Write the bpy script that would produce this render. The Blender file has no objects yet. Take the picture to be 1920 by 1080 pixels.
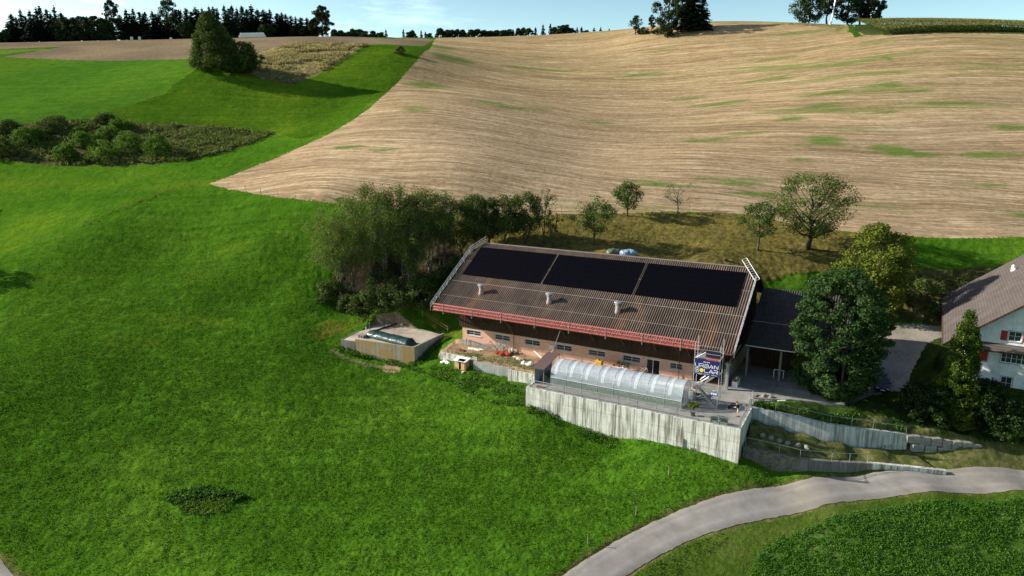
import bpy, math, random
import numpy as np
from mathutils import Vector, Matrix
R = math.radians
SC = bpy.context.scene
COL = SC.collection

# ------------------------------------------------------------------ camera
cam_data = bpy.data.cameras.new("Camera")
cam = bpy.data.objects.new("Camera", cam_data)
COL.objects.link(cam)
cam_data.sensor_width = 36.0
cam_data.lens = 36.0 * 1290 / 1920
cam_data.clip_start = 0.5
cam_data.clip_end = 20000
cam.location = (0, 0, 33)
cam.rotation_euler = (R(90) - math.atan(303 / 1290), 0, 0)
SC.camera = cam

# ------------------------------------------------------------------ sky, sun, exposure
SUN_AZ = math.atan2(-0.98, 0.19)      # from +Y towards +X (negative: the sun stands on the left)
SUN_EL = R(24)
world = bpy.data.worlds.new("World")
SC.world = world
world.use_nodes = True
wt = world.node_tree
bg = wt.nodes["Background"]
sky = wt.nodes.new("ShaderNodeTexSky")
sky.sky_type = 'NISHITA'
sky.sun_disc = False
sky.sun_elevation = SUN_EL
sky.sun_rotation = SUN_AZ
sky.altitude = 600
sky.air_density = 1.0
sky.dust_density = 1.6
sky.ozone_density = 1.5
# thin clouds low over the horizon
wc = wt.nodes.new("ShaderNodeTexCoord")
wm = wt.nodes.new("ShaderNodeMapping"); wm.inputs['Scale'].default_value = (1.2, 1.2, 6.0)
wn = wt.nodes.new("ShaderNodeTexNoise"); wn.inputs['Scale'].default_value = 3.2; wn.inputs['Detail'].default_value = 7; wn.inputs['Roughness'].default_value = 0.62
wr = wt.nodes.new("ShaderNodeValToRGB"); wr.color_ramp.elements[0].position = 0.50; wr.color_ramp.elements[1].position = 0.72
ws = wt.nodes.new("ShaderNodeSeparateXYZ")
wx = wt.nodes.new("ShaderNodeMapRange")     # more cloud on the left
wx.inputs[1].default_value = 0.05; wx.inputs[2].default_value = -0.5; wx.inputs[3].default_value = 0.0; wx.inputs[4].default_value = 1.0
wmu = wt.nodes.new("ShaderNodeMath"); wmu.operation = 'MULTIPLY'
wmix = wt.nodes.new("ShaderNodeMix"); wmix.data_type = 'RGBA'
wt.links.new(wc.outputs['Generated'], wm.inputs[0]); wt.links.new(wm.outputs[0], wn.inputs['Vector'])
wt.links.new(wn.outputs['Fac'], wr.inputs[0]); wt.links.new(wc.outputs['Generated'], ws.inputs[0])
wt.links.new(ws.outputs[0], wx.inputs[0]); wt.links.new(wr.outputs[0], wmu.inputs[0]); wt.links.new(wx.outputs[0], wmu.inputs[1])
wt.links.new(wmu.outputs[0], wmix.inputs[0]); wt.links.new(sky.outputs[0], wmix.inputs[6])
wmix.inputs[7].default_value = (11, 11.5, 12, 1)
wtint = wt.nodes.new("ShaderNodeMix"); wtint.data_type = 'RGBA'; wtint.blend_type = 'MULTIPLY'; wtint.inputs[0].default_value = 1.0; 
wh = wt.nodes.new("ShaderNodeMapRange"); wh.inputs[1].default_value = 0.0; wh.inputs[2].default_value = 0.30; wh.inputs[3].default_value = 1.0; wh.inputs[4].default_value = 0.0
wt.links.new(ws.outputs[2], wh.inputs[0])
whm = wt.nodes.new("ShaderNodeMix"); whm.data_type = 'RGBA'; whm.inputs[6].default_value = (.95, 1.0, 1.02, 1); whm.inputs[7].default_value = (1.95, 2.25, 1.95, 1)   # the air near the horizon is brighter
wt.links.new(wh.outputs[0], whm.inputs[0]); wt.links.new(whm.outputs[2], wtint.inputs[7])
wt.links.new(wmix.outputs[2], wtint.inputs[6]); wt.links.new(wtint.outputs[2], bg.inputs[0])
bg.inputs[1].default_value = 0.07

sun_data = bpy.data.lights.new("Sun", 'SUN')
sun_data.energy = 4.9
sun_data.angle = R(0.5)
sun_data.color = (1.0, 0.93, 0.82)
sun = bpy.data.objects.new("Sun", sun_data)
COL.objects.link(sun)
sdir = Vector((math.sin(SUN_AZ) * math.cos(SUN_EL), math.cos(SUN_AZ) * math.cos(SUN_EL), math.sin(SUN_EL)))
sun.rotation_euler = sdir.to_track_quat('Z', 'Y').to_euler()
sun.location = (-80, 40, 90)

SC.view_settings.view_transform = 'Standard'
SC.view_settings.look = 'None'
SC.view_settings.gamma = 1.0
SC.view_settings.exposure = 0.88
SC.render.engine = 'CYCLES'
SC.cycles.max_bounces = 6
SC.cycles.transparent_max_bounces = 12

# ------------------------------------------------------------------ surveyed data (world metres)
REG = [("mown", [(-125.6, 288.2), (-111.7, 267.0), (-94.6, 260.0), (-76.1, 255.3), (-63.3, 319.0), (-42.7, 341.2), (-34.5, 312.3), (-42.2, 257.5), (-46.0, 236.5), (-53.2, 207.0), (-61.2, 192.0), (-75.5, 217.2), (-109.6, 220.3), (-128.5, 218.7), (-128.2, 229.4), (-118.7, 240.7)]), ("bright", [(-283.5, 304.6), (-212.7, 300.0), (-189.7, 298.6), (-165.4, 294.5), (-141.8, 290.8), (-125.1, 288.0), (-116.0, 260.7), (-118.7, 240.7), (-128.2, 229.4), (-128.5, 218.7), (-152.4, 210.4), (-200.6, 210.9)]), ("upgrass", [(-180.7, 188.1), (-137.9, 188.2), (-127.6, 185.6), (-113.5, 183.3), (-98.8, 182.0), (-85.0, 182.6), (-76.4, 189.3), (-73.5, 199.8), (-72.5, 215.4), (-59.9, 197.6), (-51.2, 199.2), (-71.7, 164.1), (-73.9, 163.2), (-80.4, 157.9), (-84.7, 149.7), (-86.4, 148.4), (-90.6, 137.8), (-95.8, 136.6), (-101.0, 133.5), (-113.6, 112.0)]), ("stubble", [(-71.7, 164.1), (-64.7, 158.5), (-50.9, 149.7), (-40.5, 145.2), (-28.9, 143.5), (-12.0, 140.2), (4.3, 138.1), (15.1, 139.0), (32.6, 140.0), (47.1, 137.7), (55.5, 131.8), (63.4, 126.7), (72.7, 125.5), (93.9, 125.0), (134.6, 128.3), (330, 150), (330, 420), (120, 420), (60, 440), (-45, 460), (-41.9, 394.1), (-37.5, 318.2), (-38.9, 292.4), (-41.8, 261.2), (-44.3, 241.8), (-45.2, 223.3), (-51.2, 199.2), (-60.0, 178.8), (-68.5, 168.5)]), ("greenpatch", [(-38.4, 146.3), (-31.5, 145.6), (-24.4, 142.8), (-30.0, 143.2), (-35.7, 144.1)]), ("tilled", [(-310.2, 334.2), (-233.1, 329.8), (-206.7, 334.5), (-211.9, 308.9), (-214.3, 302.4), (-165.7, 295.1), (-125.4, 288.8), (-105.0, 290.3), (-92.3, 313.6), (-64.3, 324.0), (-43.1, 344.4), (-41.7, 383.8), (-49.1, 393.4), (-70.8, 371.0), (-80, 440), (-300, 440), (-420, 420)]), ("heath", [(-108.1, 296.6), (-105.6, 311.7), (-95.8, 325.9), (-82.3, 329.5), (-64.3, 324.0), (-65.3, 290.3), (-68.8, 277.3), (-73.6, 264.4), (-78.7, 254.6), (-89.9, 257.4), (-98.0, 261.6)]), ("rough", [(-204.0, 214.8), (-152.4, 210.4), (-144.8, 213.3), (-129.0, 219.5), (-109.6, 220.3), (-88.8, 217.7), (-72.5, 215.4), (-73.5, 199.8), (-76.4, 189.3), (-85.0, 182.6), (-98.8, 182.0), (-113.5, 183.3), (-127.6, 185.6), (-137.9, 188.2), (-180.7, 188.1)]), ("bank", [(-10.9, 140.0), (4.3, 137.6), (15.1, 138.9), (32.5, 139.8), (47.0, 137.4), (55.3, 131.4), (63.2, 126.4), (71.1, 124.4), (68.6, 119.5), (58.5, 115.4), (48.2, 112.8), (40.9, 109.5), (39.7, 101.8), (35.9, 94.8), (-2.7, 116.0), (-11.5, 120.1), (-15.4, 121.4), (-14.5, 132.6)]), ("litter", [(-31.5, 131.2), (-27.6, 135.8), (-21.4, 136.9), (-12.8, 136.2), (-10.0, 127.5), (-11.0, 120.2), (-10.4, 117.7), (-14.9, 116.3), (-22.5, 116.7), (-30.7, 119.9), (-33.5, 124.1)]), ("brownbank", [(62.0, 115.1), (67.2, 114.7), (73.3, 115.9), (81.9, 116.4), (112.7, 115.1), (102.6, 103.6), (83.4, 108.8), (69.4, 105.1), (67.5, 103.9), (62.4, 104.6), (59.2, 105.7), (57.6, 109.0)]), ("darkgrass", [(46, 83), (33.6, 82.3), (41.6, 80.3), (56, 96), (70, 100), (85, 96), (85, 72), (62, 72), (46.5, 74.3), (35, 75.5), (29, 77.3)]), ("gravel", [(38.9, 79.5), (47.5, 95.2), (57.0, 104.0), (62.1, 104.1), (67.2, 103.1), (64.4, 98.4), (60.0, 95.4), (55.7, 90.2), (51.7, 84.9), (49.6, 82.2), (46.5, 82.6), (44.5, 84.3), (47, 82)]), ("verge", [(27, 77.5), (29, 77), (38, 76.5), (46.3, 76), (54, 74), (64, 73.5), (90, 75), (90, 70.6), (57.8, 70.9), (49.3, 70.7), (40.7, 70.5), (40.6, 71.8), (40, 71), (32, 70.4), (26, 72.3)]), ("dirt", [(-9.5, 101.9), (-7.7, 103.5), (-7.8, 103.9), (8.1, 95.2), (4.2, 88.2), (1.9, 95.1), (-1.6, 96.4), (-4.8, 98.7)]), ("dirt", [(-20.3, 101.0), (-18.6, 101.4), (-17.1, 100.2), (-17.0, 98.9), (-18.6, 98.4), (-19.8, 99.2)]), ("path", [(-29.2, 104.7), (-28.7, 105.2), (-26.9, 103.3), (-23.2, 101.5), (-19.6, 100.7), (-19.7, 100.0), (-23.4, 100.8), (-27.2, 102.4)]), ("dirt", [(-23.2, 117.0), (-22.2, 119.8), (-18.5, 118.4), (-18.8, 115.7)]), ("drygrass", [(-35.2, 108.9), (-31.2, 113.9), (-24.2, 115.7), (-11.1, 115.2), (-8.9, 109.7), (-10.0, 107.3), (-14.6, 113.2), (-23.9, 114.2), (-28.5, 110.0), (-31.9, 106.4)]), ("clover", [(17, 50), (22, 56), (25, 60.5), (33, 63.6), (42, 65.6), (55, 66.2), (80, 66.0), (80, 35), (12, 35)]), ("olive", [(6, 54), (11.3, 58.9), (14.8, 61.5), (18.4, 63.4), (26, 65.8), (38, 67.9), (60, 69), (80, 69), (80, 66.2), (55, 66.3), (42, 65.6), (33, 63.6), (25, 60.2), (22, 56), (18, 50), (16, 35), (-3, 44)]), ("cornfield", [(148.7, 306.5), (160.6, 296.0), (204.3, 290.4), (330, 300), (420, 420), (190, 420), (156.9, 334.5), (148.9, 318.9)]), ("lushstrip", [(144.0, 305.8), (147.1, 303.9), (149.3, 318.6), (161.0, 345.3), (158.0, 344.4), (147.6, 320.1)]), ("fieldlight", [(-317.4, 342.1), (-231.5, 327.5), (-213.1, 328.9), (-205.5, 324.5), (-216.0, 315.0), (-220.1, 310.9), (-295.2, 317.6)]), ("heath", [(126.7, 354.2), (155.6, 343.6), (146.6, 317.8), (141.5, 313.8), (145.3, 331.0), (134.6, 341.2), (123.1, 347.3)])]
CTRL = [(-55.5, 56.6, -8.0), (-49.4, 58.5, -8.2), (-33.0, 56.6, -8.0), (-17.8, 56.0, -7.6), (-2.9, 55.5, -7.2), (6.8, 55.2, -7.0), (16.8, 56.0, -7.6), (32.1, 56.8, -8.2), (48.9, 57.7, -8.8), (60.9, 58.0, -9.0), (-60.5, 74.7, -4.6), (-42.7, 76.6, -5.6), (-23.5, 77.2, -5.9), (-3.9, 76.6, -5.6), (12.2, 75.9, -5.2), (25.8, 71.3, -4.1), (2.0, 83.9, -2.6), (15.5, 77.2, -3.4), (29.4, 70.4, -5.2), (38.5, 70.8, -5.0), (47.8, 71.2, -4.9), (57.9, 71.1, -4.9), (71.2, 70.3, -4.9), (45.0, 66.5, -5.1), (54.8, 66.8, -5.1), (33.2, 65.6, -5.5), (30.1, 64.6, -6.2), (44.0, 64.6, -6.2), (53.6, 64.8, -6.3), (18.9, 64.6, -6.2), (-70.7, 89.8, -0.2), (-51.0, 94.1, -1.8), (-28.8, 97.4, -3.0), (-15.0, 100.6, -2.8), (-4.5, 92.0, -2.6), (-28.0, 105.9, -1.6), (-36.3, 112.8, 0.9), (-29.9, 120.6, 1.7), (-20.4, 127.3, 1.0), (-10.2, 115.3, 0.2), (-89.8, 117.0, 3.6), (-62.2, 118.0, 3.3), (-43.9, 119.5, 3.0), (-122.4, 140.0, 6.9), (-101.3, 134.0, 8.0), (-84.1, 142.0, 13.3), (-69.1, 133.0, 8.2), (-47.7, 132.0, 10.5), (-41.1, 143.0, 15.4), (-40.6, 146.0, 17.8), (-73.6, 165.0, 19.7), (-137.9, 160.0, 13.3), (-116.3, 156.0, 13.8), (-100.4, 172.0, 19.7), (-135.7, 185.0, 23.0), (-100.8, 186.0, 24.3), (-74.8, 215.0, 30.9), (-155.4, 215.0, 34.9), (-110.4, 222.0, 34.5), (-190.4, 218.0, 34.9), (-73.7, 228.0, 36.7), (-84.2, 198.0, 28.2), (-212.7, 300.0, 60.4), (-167.3, 298.0, 59.8), (-119.1, 288.0, 59.3), (-104.8, 262.0, 53.2), (-120.6, 245.0, 44.9), (-160.4, 250.0, 45.2), (-261.3, 305.0, 60.8), (-56.6, 236.0, 39.4), (-43.6, 243.0, 43.1), (-70.1, 262.0, 49.5), (-72.7, 243.0, 42.2), (-93.7, 275.0, 55.2), (-76.4, 305.0, 64.1), (-39.3, 314.0, 65.0), (-53.9, 280.0, 56.6), (-271.6, 385.0, 76.2), (-214.8, 385.0, 77.3), (-158.2, 385.0, 78.4), (-128.2, 380.0, 78.3), (-101.6, 385.0, 79.4), (-59.3, 385.0, 78.4), (-328.2, 385.0, 75.7), (-33.3, 168.0, 25.1), (-37.8, 192.0, 31.2), (-44.1, 226.0, 39.1), (-12.2, 144.0, 18.0), (-13.8, 164.0, 25.3), (-15.9, 191.0, 31.2), (-18.2, 220.0, 38.1), (-19.9, 242.0, 43.0), (-22.7, 277.0, 50.4), (-27.2, 335.0, 65.9), (-32.3, 400.0, 80.1), (16.3, 151.0, 19.1), (19.1, 179.0, 24.6), (21.8, 206.0, 31.0), (25.9, 247.0, 39.7), (30.5, 293.0, 51.5), (36.3, 352.0, 67.6), (40.8, 398.0, 82.1), (38.9, 148.0, 18.2), (45.1, 174.0, 24.9), (52.5, 204.0, 31.0), (61.2, 240.0, 39.5), (70.8, 280.0, 50.6), (80.7, 322.0, 64.7), (87.6, 352.0, 77.4), (90.9, 366.0, 82.5), (62.6, 150.0, 18.0), (70.5, 171.0, 25.0), (79.2, 194.0, 31.1), (89.9, 222.0, 39.0), (102.0, 254.0, 49.0), (117.8, 296.0, 62.1), (130.5, 330.0, 74.6), (136.1, 345.0, 80.3), (80.4, 140.0, 15.7), (88.3, 155.0, 19.9), (96.0, 170.0, 25.0), (106.3, 190.0, 31.2), (118.2, 213.0, 38.8), (130.9, 238.0, 48.0), (148.4, 272.0, 59.7), (160.6, 296.0, 69.1), (104.4, 140.0, 15.7), (123.0, 168.0, 25.1), (151.2, 210.0, 38.7), (185.4, 262.0, 58.8), (202.7, 288.0, 68.1), (134.8, 140.0, 15.7), (156.1, 165.0, 25.3), (190.6, 205.0, 38.5), (237.7, 260.0, 58.6), (15.2, 125.0, 11.7), (4.0, 128.0, 12.2), (43.7, 127.0, 13.4), (31.3, 117.0, 11.2), (20.4, 117.5, 11.3), (31.1, 138.0, 15.5), (15.1, 139.0, 15.7), (47.2, 138.0, 15.8), (53.6, 122.0, 12.2), (57.1, 136.0, 15.2), (-6.1, 130.0, 11.9), (-15.7, 124.0, 7.9), (-1.1, 140.0, 15.7), (67.0, 114.5, 9.4), (72.4, 125.0, 13.2), (87.0, 114.5, 9.4), (93.9, 125.0, 13.2), (47.8, 111.5, 8.6), (40.9, 109.5, 8.6), (110.6, 118.0, 11.0), (-40.0, 116.0, 2.2), (-36.0, 112.0, 1.0), (-35.0, 118.0, 2.8), (-30.0, 128.0, 7.3), (-25.0, 128.0, 7.0), (-21.0, 132.0, 9.2), (-26.0, 136.0, 12.0), (-31.0, 134.0, 11.3), (-17.0, 130.0, 9.0), (-15.0, 136.0, 12.4), (-24.0, 122.0, 3.8), (-36.0, 128.0, 7.9), (-36.0, 136.0, 12.8), (-20.0, 125.0, 6.0), (-60.0, -60.0, -20.0), (60.0, -60.0, -20.0), (0.0, 0.0, -14.0), (-90.0, 10.0, -13.0), (90.0, 10.0, -13.0), (-180.0, 60.0, -5.0), (180.0, 60.0, -8.0), (0.0, 30.0, -10.5), (-300.0, 150.0, 18.0), (300.0, 150.0, 20.0), (36.0, 88.0, 0.0), (42.0, 88.0, 0.2), (48.0, 90.0, 0.6), (54.0, 82.0, 0.0), (52.0, 98.0, 1.6), (58.0, 98.0, 2.2), (62.0, 80.0, 0.2), (66.0, 98.0, 2.6), (75.0, 76.0, 0.2), (80.0, 100.0, 3.0), (56.0, 106.0, 3.0), (66.0, 107.0, 3.6), (78.0, 108.0, 4.0), (27.0, 70.9, -4.3), (32.0, 69.5, -4.7), (40.0, 70.2, -4.8), (54.0, 74.6, -2.0), (54.0, 72.4, -3.9), (62.0, 74.0, -1.6), (30.0, 118.0, 10.0), (44.0, 112.0, 8.8), (5.0, 96.0, -0.6), (-8.0, 103.0, 0.0), (0.0, 99.0, -0.3), (-200.0, 460.0, 84.0), (-100.0, 460.0, 84.0), (0.0, 520.0, 92.0), (100.0, 480.0, 90.0), (200.0, 420.0, 88.0), (150.0, 360.0, 82.0), (-300.0, 600.0, 88.0), (0.0, 800.0, 106.0), (300.0, 700.0, 104.0), (-100.0, 1500.0, 120.0), (400.0, 1500.0, 120.0), (-600.0, 1200.0, 100.0), (900.0, 1200.0, 100.0), (-900.0, 500.0, 60.0), (900.0, 500.0, 60.0), (0.0, 3000.0, 160.0), (-2000.0, 2500.0, 120.0), (2000.0, 2500.0, 120.0)]
TREES = [('wispy', -31.0, 121.1, 2.26, 16.8, 10.0), ('wispy', -28.2, 120.9, 2.02, 19.6, 9.0), ('wispy', -25.2, 120.5, 2.71, 20.5, 9.0), ('wispy', -22.2, 119.7, 3.71, 19.2, 8.9), ('wispy', -19.3, 119.3, 4.49, 18.7, 7.9), ('wispy', -17.0, 120.6, 5.85, 16.8, 7.5), ('wispy', -14.9, 122.3, 7.07, 15.4, 7.6), ('wispy', -12.5, 124.1, 8.18, 13.4, 7.3), ('dark', -9.7, 126.1, 9.51, 9.9, 7.9), ('dark', -7.0, 127.2, 10.32, 10.4, 6.9), ('dark', -4.5, 127.9, 11.0, 9.0, 6.2), ('dark', -1.2, 127.9, 11.4, 9.0, 8.0), ('dark', 2.5, 127.5, 11.78, 9.3, 7.1), ('wispy', -24.1, 126.8, 5.28, 15.5, 8.9), ('wispy', -17.4, 117.7, 3.41, 15.1, 6.5), ('sparse', 6.0, 126.9, 11.89, 10.2, 4.9), ('sparse', 7.5, 125.4, 11.43, 7.6, 4.1), ('orchard', 15.2, 125.0, 11.7, 8.8, 7.8), ('orchard', 23.1, 138.2, 15.33, 6.8, 6.0), ('bare', 33.5, 139.2, 15.85, 5.9, 6.2), ('orchard', 43.3, 119.7, 11.65, 9.4, 6.5), ('big', 52.5, 120.8, 11.83, 13.2, 13.6), ('walnut', 57.6, 105.8, 2.89, 15.4, 12.6), ('maple', 41.0, 82.7, -1.5, 17.8, 11.1), ('conifer', 53.0, 76.8, -1.23, 13.7, 5.3), ('hill', -105.0, 261.3, 52.99, 19.5, 22.7), ('hill2', -97.8, 261.0, 52.03, 10.3, 13.5)]
SPRUCE = [(-275.9, 395.3, 77.58, 6.7, 6.3), (-271.9, 397.2, 77.85, 15.1, 6.5), (-269.0, 400.8, 78.32, 17.4, 5.4), (-258.4, 392.2, 77.4, 16.1, 6.8), (-256.9, 395.6, 77.86, 17.6, 5.7), (-261.5, 405.9, 79.02, 19.4, 6.3), (-256.5, 403.7, 78.84, 17.6, 6.3), (-250.3, 400.9, 78.61, 18.5, 5.6), (-247.0, 400.9, 78.66, 15.4, 7.1), (-210.6, 399.3, 79.13, 16.0, 6.8), (-207.6, 401.4, 79.41, 16.9, 5.4), (-204.9, 402.6, 79.58, 15.3, 6.5), (-198.5, 396.2, 78.98, 14.9, 5.3), (-198.6, 404.1, 79.84, 15.5, 6.3), (-194.0, 402.1, 79.69, 13.4, 7.1), (-182.5, 402.0, 79.87, 15.5, 7.2), (-176.7, 397.5, 79.49, 16.2, 6.9), (-172.0, 398.2, 79.65, 16.7, 7.1), (-171.1, 404.3, 80.27, 16.5, 5.5), (-162.9, 393.9, 79.34, 16.6, 5.6), (-165.3, 405.5, 80.46, 17.3, 6.2), (-157.2, 400.8, 80.14, 17.5, 5.9), (-152.4, 399.1, 80.05, 17.5, 6.0), (-146.3, 396.9, 79.93, 17.0, 6.4), (-142.3, 400.2, 80.31, 17.2, 7.1), (-139.5, 401.5, 80.48, 15.3, 7.2), (-137.1, 404.0, 80.73, 15.2, 7.4), (-132.7, 401.4, 80.58, 15.2, 5.6), (-129.7, 404.0, 80.85, 13.4, 7.3), (-127.2, 404.7, 80.94, 13.4, 6.5), (-124.3, 402.0, 80.77, 12.6, 5.7), (-122.1, 403.6, 80.94, 11.6, 6.5), (-117.2, 396.0, 80.37, 10.5, 5.3), (-116.6, 404.0, 81.06, 10.7, 7.4), (-110.3, 393.2, 80.23, 9.7, 6.8), (-109.3, 397.7, 80.66, 9.1, 5.5), (-283.2, 410.1, 79.27, 11.1, 7.0), (-283.8, 418.2, 80.1, 14.3, 5.6), (-275.9, 414.6, 79.81, 14.6, 5.6), (-272.0, 416.1, 79.99, 15.5, 6.2), (-263.6, 418.3, 80.31, 15.8, 7.6), (-252.4, 413.1, 79.92, 13.7, 7.6), (-244.1, 410.3, 79.76, 13.5, 5.6), (-240.5, 414.4, 80.23, 13.1, 5.5), (-231.2, 408.8, 79.8, 12.4, 6.2), (-229.9, 414.5, 80.4, 14.0, 5.8), (-218.0, 406.6, 79.79, 14.0, 7.2), (-214.3, 410.4, 80.23, 14.7, 7.4), (-211.2, 418.6, 81.03, 14.9, 6.3), (-200.9, 412.4, 80.62, 14.6, 6.5), (-195.7, 415.0, 80.91, 14.7, 6.7), (-190.6, 413.8, 80.87, 14.0, 6.8), (-183.8, 419.2, 81.4, 16.0, 6.6), (-176.1, 412.0, 80.9, 16.0, 6.9), (-164.8, 409.3, 80.81, 16.8, 6.0), (-162.5, 419.7, 81.65, 17.6, 6.6), (-155.3, 413.7, 81.28, 17.0, 5.5), (-149.1, 411.8, 81.2, 16.5, 6.6), (-136.1, 406.3, 80.94, 13.9, 6.6), (-131.6, 414.9, 81.62, 12.9, 5.6), (-294.9, 414.8, 79.66, 6.3, 6.5), (-302.1, 415.5, 79.66, 11.5, 6.2), (-310.1, 415.9, 79.6, 14.5, 7.0)]
DEC = [('dec', -236.6, 392, 77.78, 12.8, 9.2), ('dec', -230.2, 392, 77.9, 12.1, 9.8), ('dec', -222.7, 392, 78.05, 12.5, 10.3), ('dec', -242.9, 392, 77.65, 11.3, 7.5), ('dec', -217.3, 392, 78.15, 9.7, 7.5), ('tall', -218.8, 400, 79.06, 21.4, 9.9), ('tall', -187.4, 400, 79.58, 21.4, 12.8), ('dec', -101.9, 392, 80.2, 15.2, 10.3), ('dec', -274.8, 392, 77.15, 4.8, 7.5), ('dec', -175.0, 392, 78.9, 9.0, 7.5), ('dec', -132.4, 392, 79.67, 6.6, 7.5), ('dec', -106.5, 392, 80.16, 7.7, 5.2)]
FAR = [('far', -151.0, 620, 92.8, 21.0, 6.4), ('far', -147.2, 627, 93.27, 20.6, 6.4), ('far', -143.2, 634, 93.76, 20.6, 5.6), ('far', -140.1, 641, 94.22, 22.8, 5.7), ('far', -135.5, 648, 94.72, 22.7, 9.5), ('far', -125.5, 620, 93.56, 19.4, 6.4), ('far', -119.6, 627, 94.12, 19.3, 6.4), ('far', -114.4, 634, 94.65, 19.2, 5.6), ('far', -111.0, 641, 95.13, 21.4, 3.8), ('far', -96.5, 648, 95.96, 21.9, 3.8), ('far', -87.3, 620, 94.75, 17.8, 4.6), ('far', -85.5, 627, 95.18, 18.7, 4.6), ('far', -79.1, 634, 95.76, 19.0, 3.7), ('far', -76.2, 641, 96.23, 18.5, 3.8), ('far', -73.7, 648, 96.67, 18.1, 4.8), ('far', -55.0, 560, 92.42, 14.3, 5.8), ('far', -50.9, 569, 93.08, 14.1, 5.8), ('far', -47.5, 578, 93.7, 14.2, 5.1), ('far', -43.9, 587, 94.31, 15.2, 5.2), ('far', -40.2, 596, 94.91, 15.4, 5.2), ('far', -31.2, 560, 93.24, 12.4, 5.8), ('far', -26.7, 569, 93.87, 13.3, 6.7), ('far', -22.0, 578, 94.48, 13.1, 6.8), ('far', -17.2, 587, 95.08, 13.2, 6.9), ('far', -12.2, 596, 95.67, 14.2, 7.0), ('far', -6.6, 560, 93.94, 11.3, 5.8), ('far', -2.5, 569, 94.49, 13.1, 5.0), ('far', 0.8, 578, 95.03, 13.3, 4.2), ('far', 5.2, 587, 95.58, 14.7, 4.3), ('far', 9.6, 596, 96.13, 15.8, 4.4), ('far', 13.1, 560, 94.31, 12.4, 4.9), ('far', 18.4, 569, 94.85, 13.9, 3.3), ('far', 24.6, 578, 95.4, 16.5, 3.8), ('far', 31.0, 587, 95.96, 18.0, 3.9), ('far', 35.0, 596, 96.5, 15.8, 6.1), ('far', 38.6, 560, 94.55, 14.9, 5.7), ('far', 42.1, 569, 95.07, 16.0, 5.0), ('far', 47.5, 578, 95.62, 13.5, 5.1), ('far', 52.5, 587, 96.17, 15.0, 3.9), ('far', 56.8, 596, 96.73, 16.0, 3.9), ('far', 57.5, 560, 94.62, 10.6, 4.9), ('far', 64.2, 569, 95.18, 13.2, 3.8), ('far', 70.3, 578, 95.76, 14.2, 3.8), ('far', 78.3, 587, 96.37, 13.9, 3.0), ('far', 86.5, 596, 96.99, 12.9, 3.9)]
TOPR = [('dec', 75.3, 352, 74.99, 22.8, 12.3), ('dec', 82.7, 356, 77.92, 19.9, 10.4), ('spruce', 87.2, 354, 78.05, 20.9, 11.3), ('spruce', 91.6, 352, 78.06, 16.2, 6.7), ('small', 63.1, 372, 78.74, 8.9, 6.5), ('small', 70.1, 366, 78.45, 8.8, 3.7), ('dec', 143.0, 352, 81.46, 15.2, 14.3), ('tall', 153.5, 356, 81.41, 18.3, 12.9), ('dec', 161.5, 352, 80.82, 19.4, 12.8), ('tall', 170.5, 358, 81.6, 18.5, 11.4), ('dec', 172.3, 350, 80.59, 11.4, 9.2)]
SHRUB = [('shrub', -146.1, 205.5, 31.03, 3.9, 7.4), ('shrub', -134.9, 208.7, 31.46, 4.7, 9.1), ('shrub', -124.7, 217.6, 33.8, 3.3, 6.6), ('shrub', -137.2, 198.2, 27.87, 5.0, 6.9), ('shrub', -138.2, 190.9, 25.21, 4.8, 6.4), ('shrub', -119.8, 188.2, 24.19, 4.5, 6.0), ('shrub', -117.1, 204.6, 29.23, 3.9, 7.4), ('shrub', -105.5, 193.2, 26.13, 5.6, 8.5), ('shrub', -95.1, 188.5, 25.31, 5.5, 7.2), ('shrub', -110.1, 187.4, 24.23, 5.3, 8.6), ('shrub', -120.6, 198.4, 27.42, 4.4, 6.9), ('shrub', -118.2, 212.8, 31.75, 3.6, 7.1), ('shrub', -126.0, 205.4, 29.82, 3.0, 5.6), ('shrub', -136.4, 202.2, 29.27, 3.3, 5.2)]
UNDER = [('shrub', -32.4, 120.8, 2.63, 4.4, 5.8), ('shrub', -25.3, 116.8, 1.22, 5.3, 6.5), ('shrub', -20.3, 116.2, 2.06, 5.5, 7.4), ('shrub', -15.9, 117.0, 2.63, 6.7, 7.4), ('shrub', -12.5, 118.4, 3.24, 6.7, 7.5), ('shrub', -10.5, 119.8, 4.37, 6.3, 6.6), ('shrub', -29.1, 118.8, 1.18, 3.4, 4.7), ('shrub', -22.8, 119.1, 3.07, 6.8, 7.6), ('shrub', -9.7, 121.9, 6.35, 4.9, 5.8)]
BUSH = [('shrub', 49.4, 77.7, -1.89, 3.8, 5.0), ('shrub', 50.2, 76.2, -2.24, 4.3, 3.8), ('shrub', 55.7, 75.5, -1.59, 6.2, 4.5), ('shrub', 57.6, 74.2, -2.48, 5.3, 4.9), ('shrub', 58.8, 74.1, -2.42, 4.1, 3.7), ('shrub', 49.1, 79.1, -1.51, 2.0, 2.8)]
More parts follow.
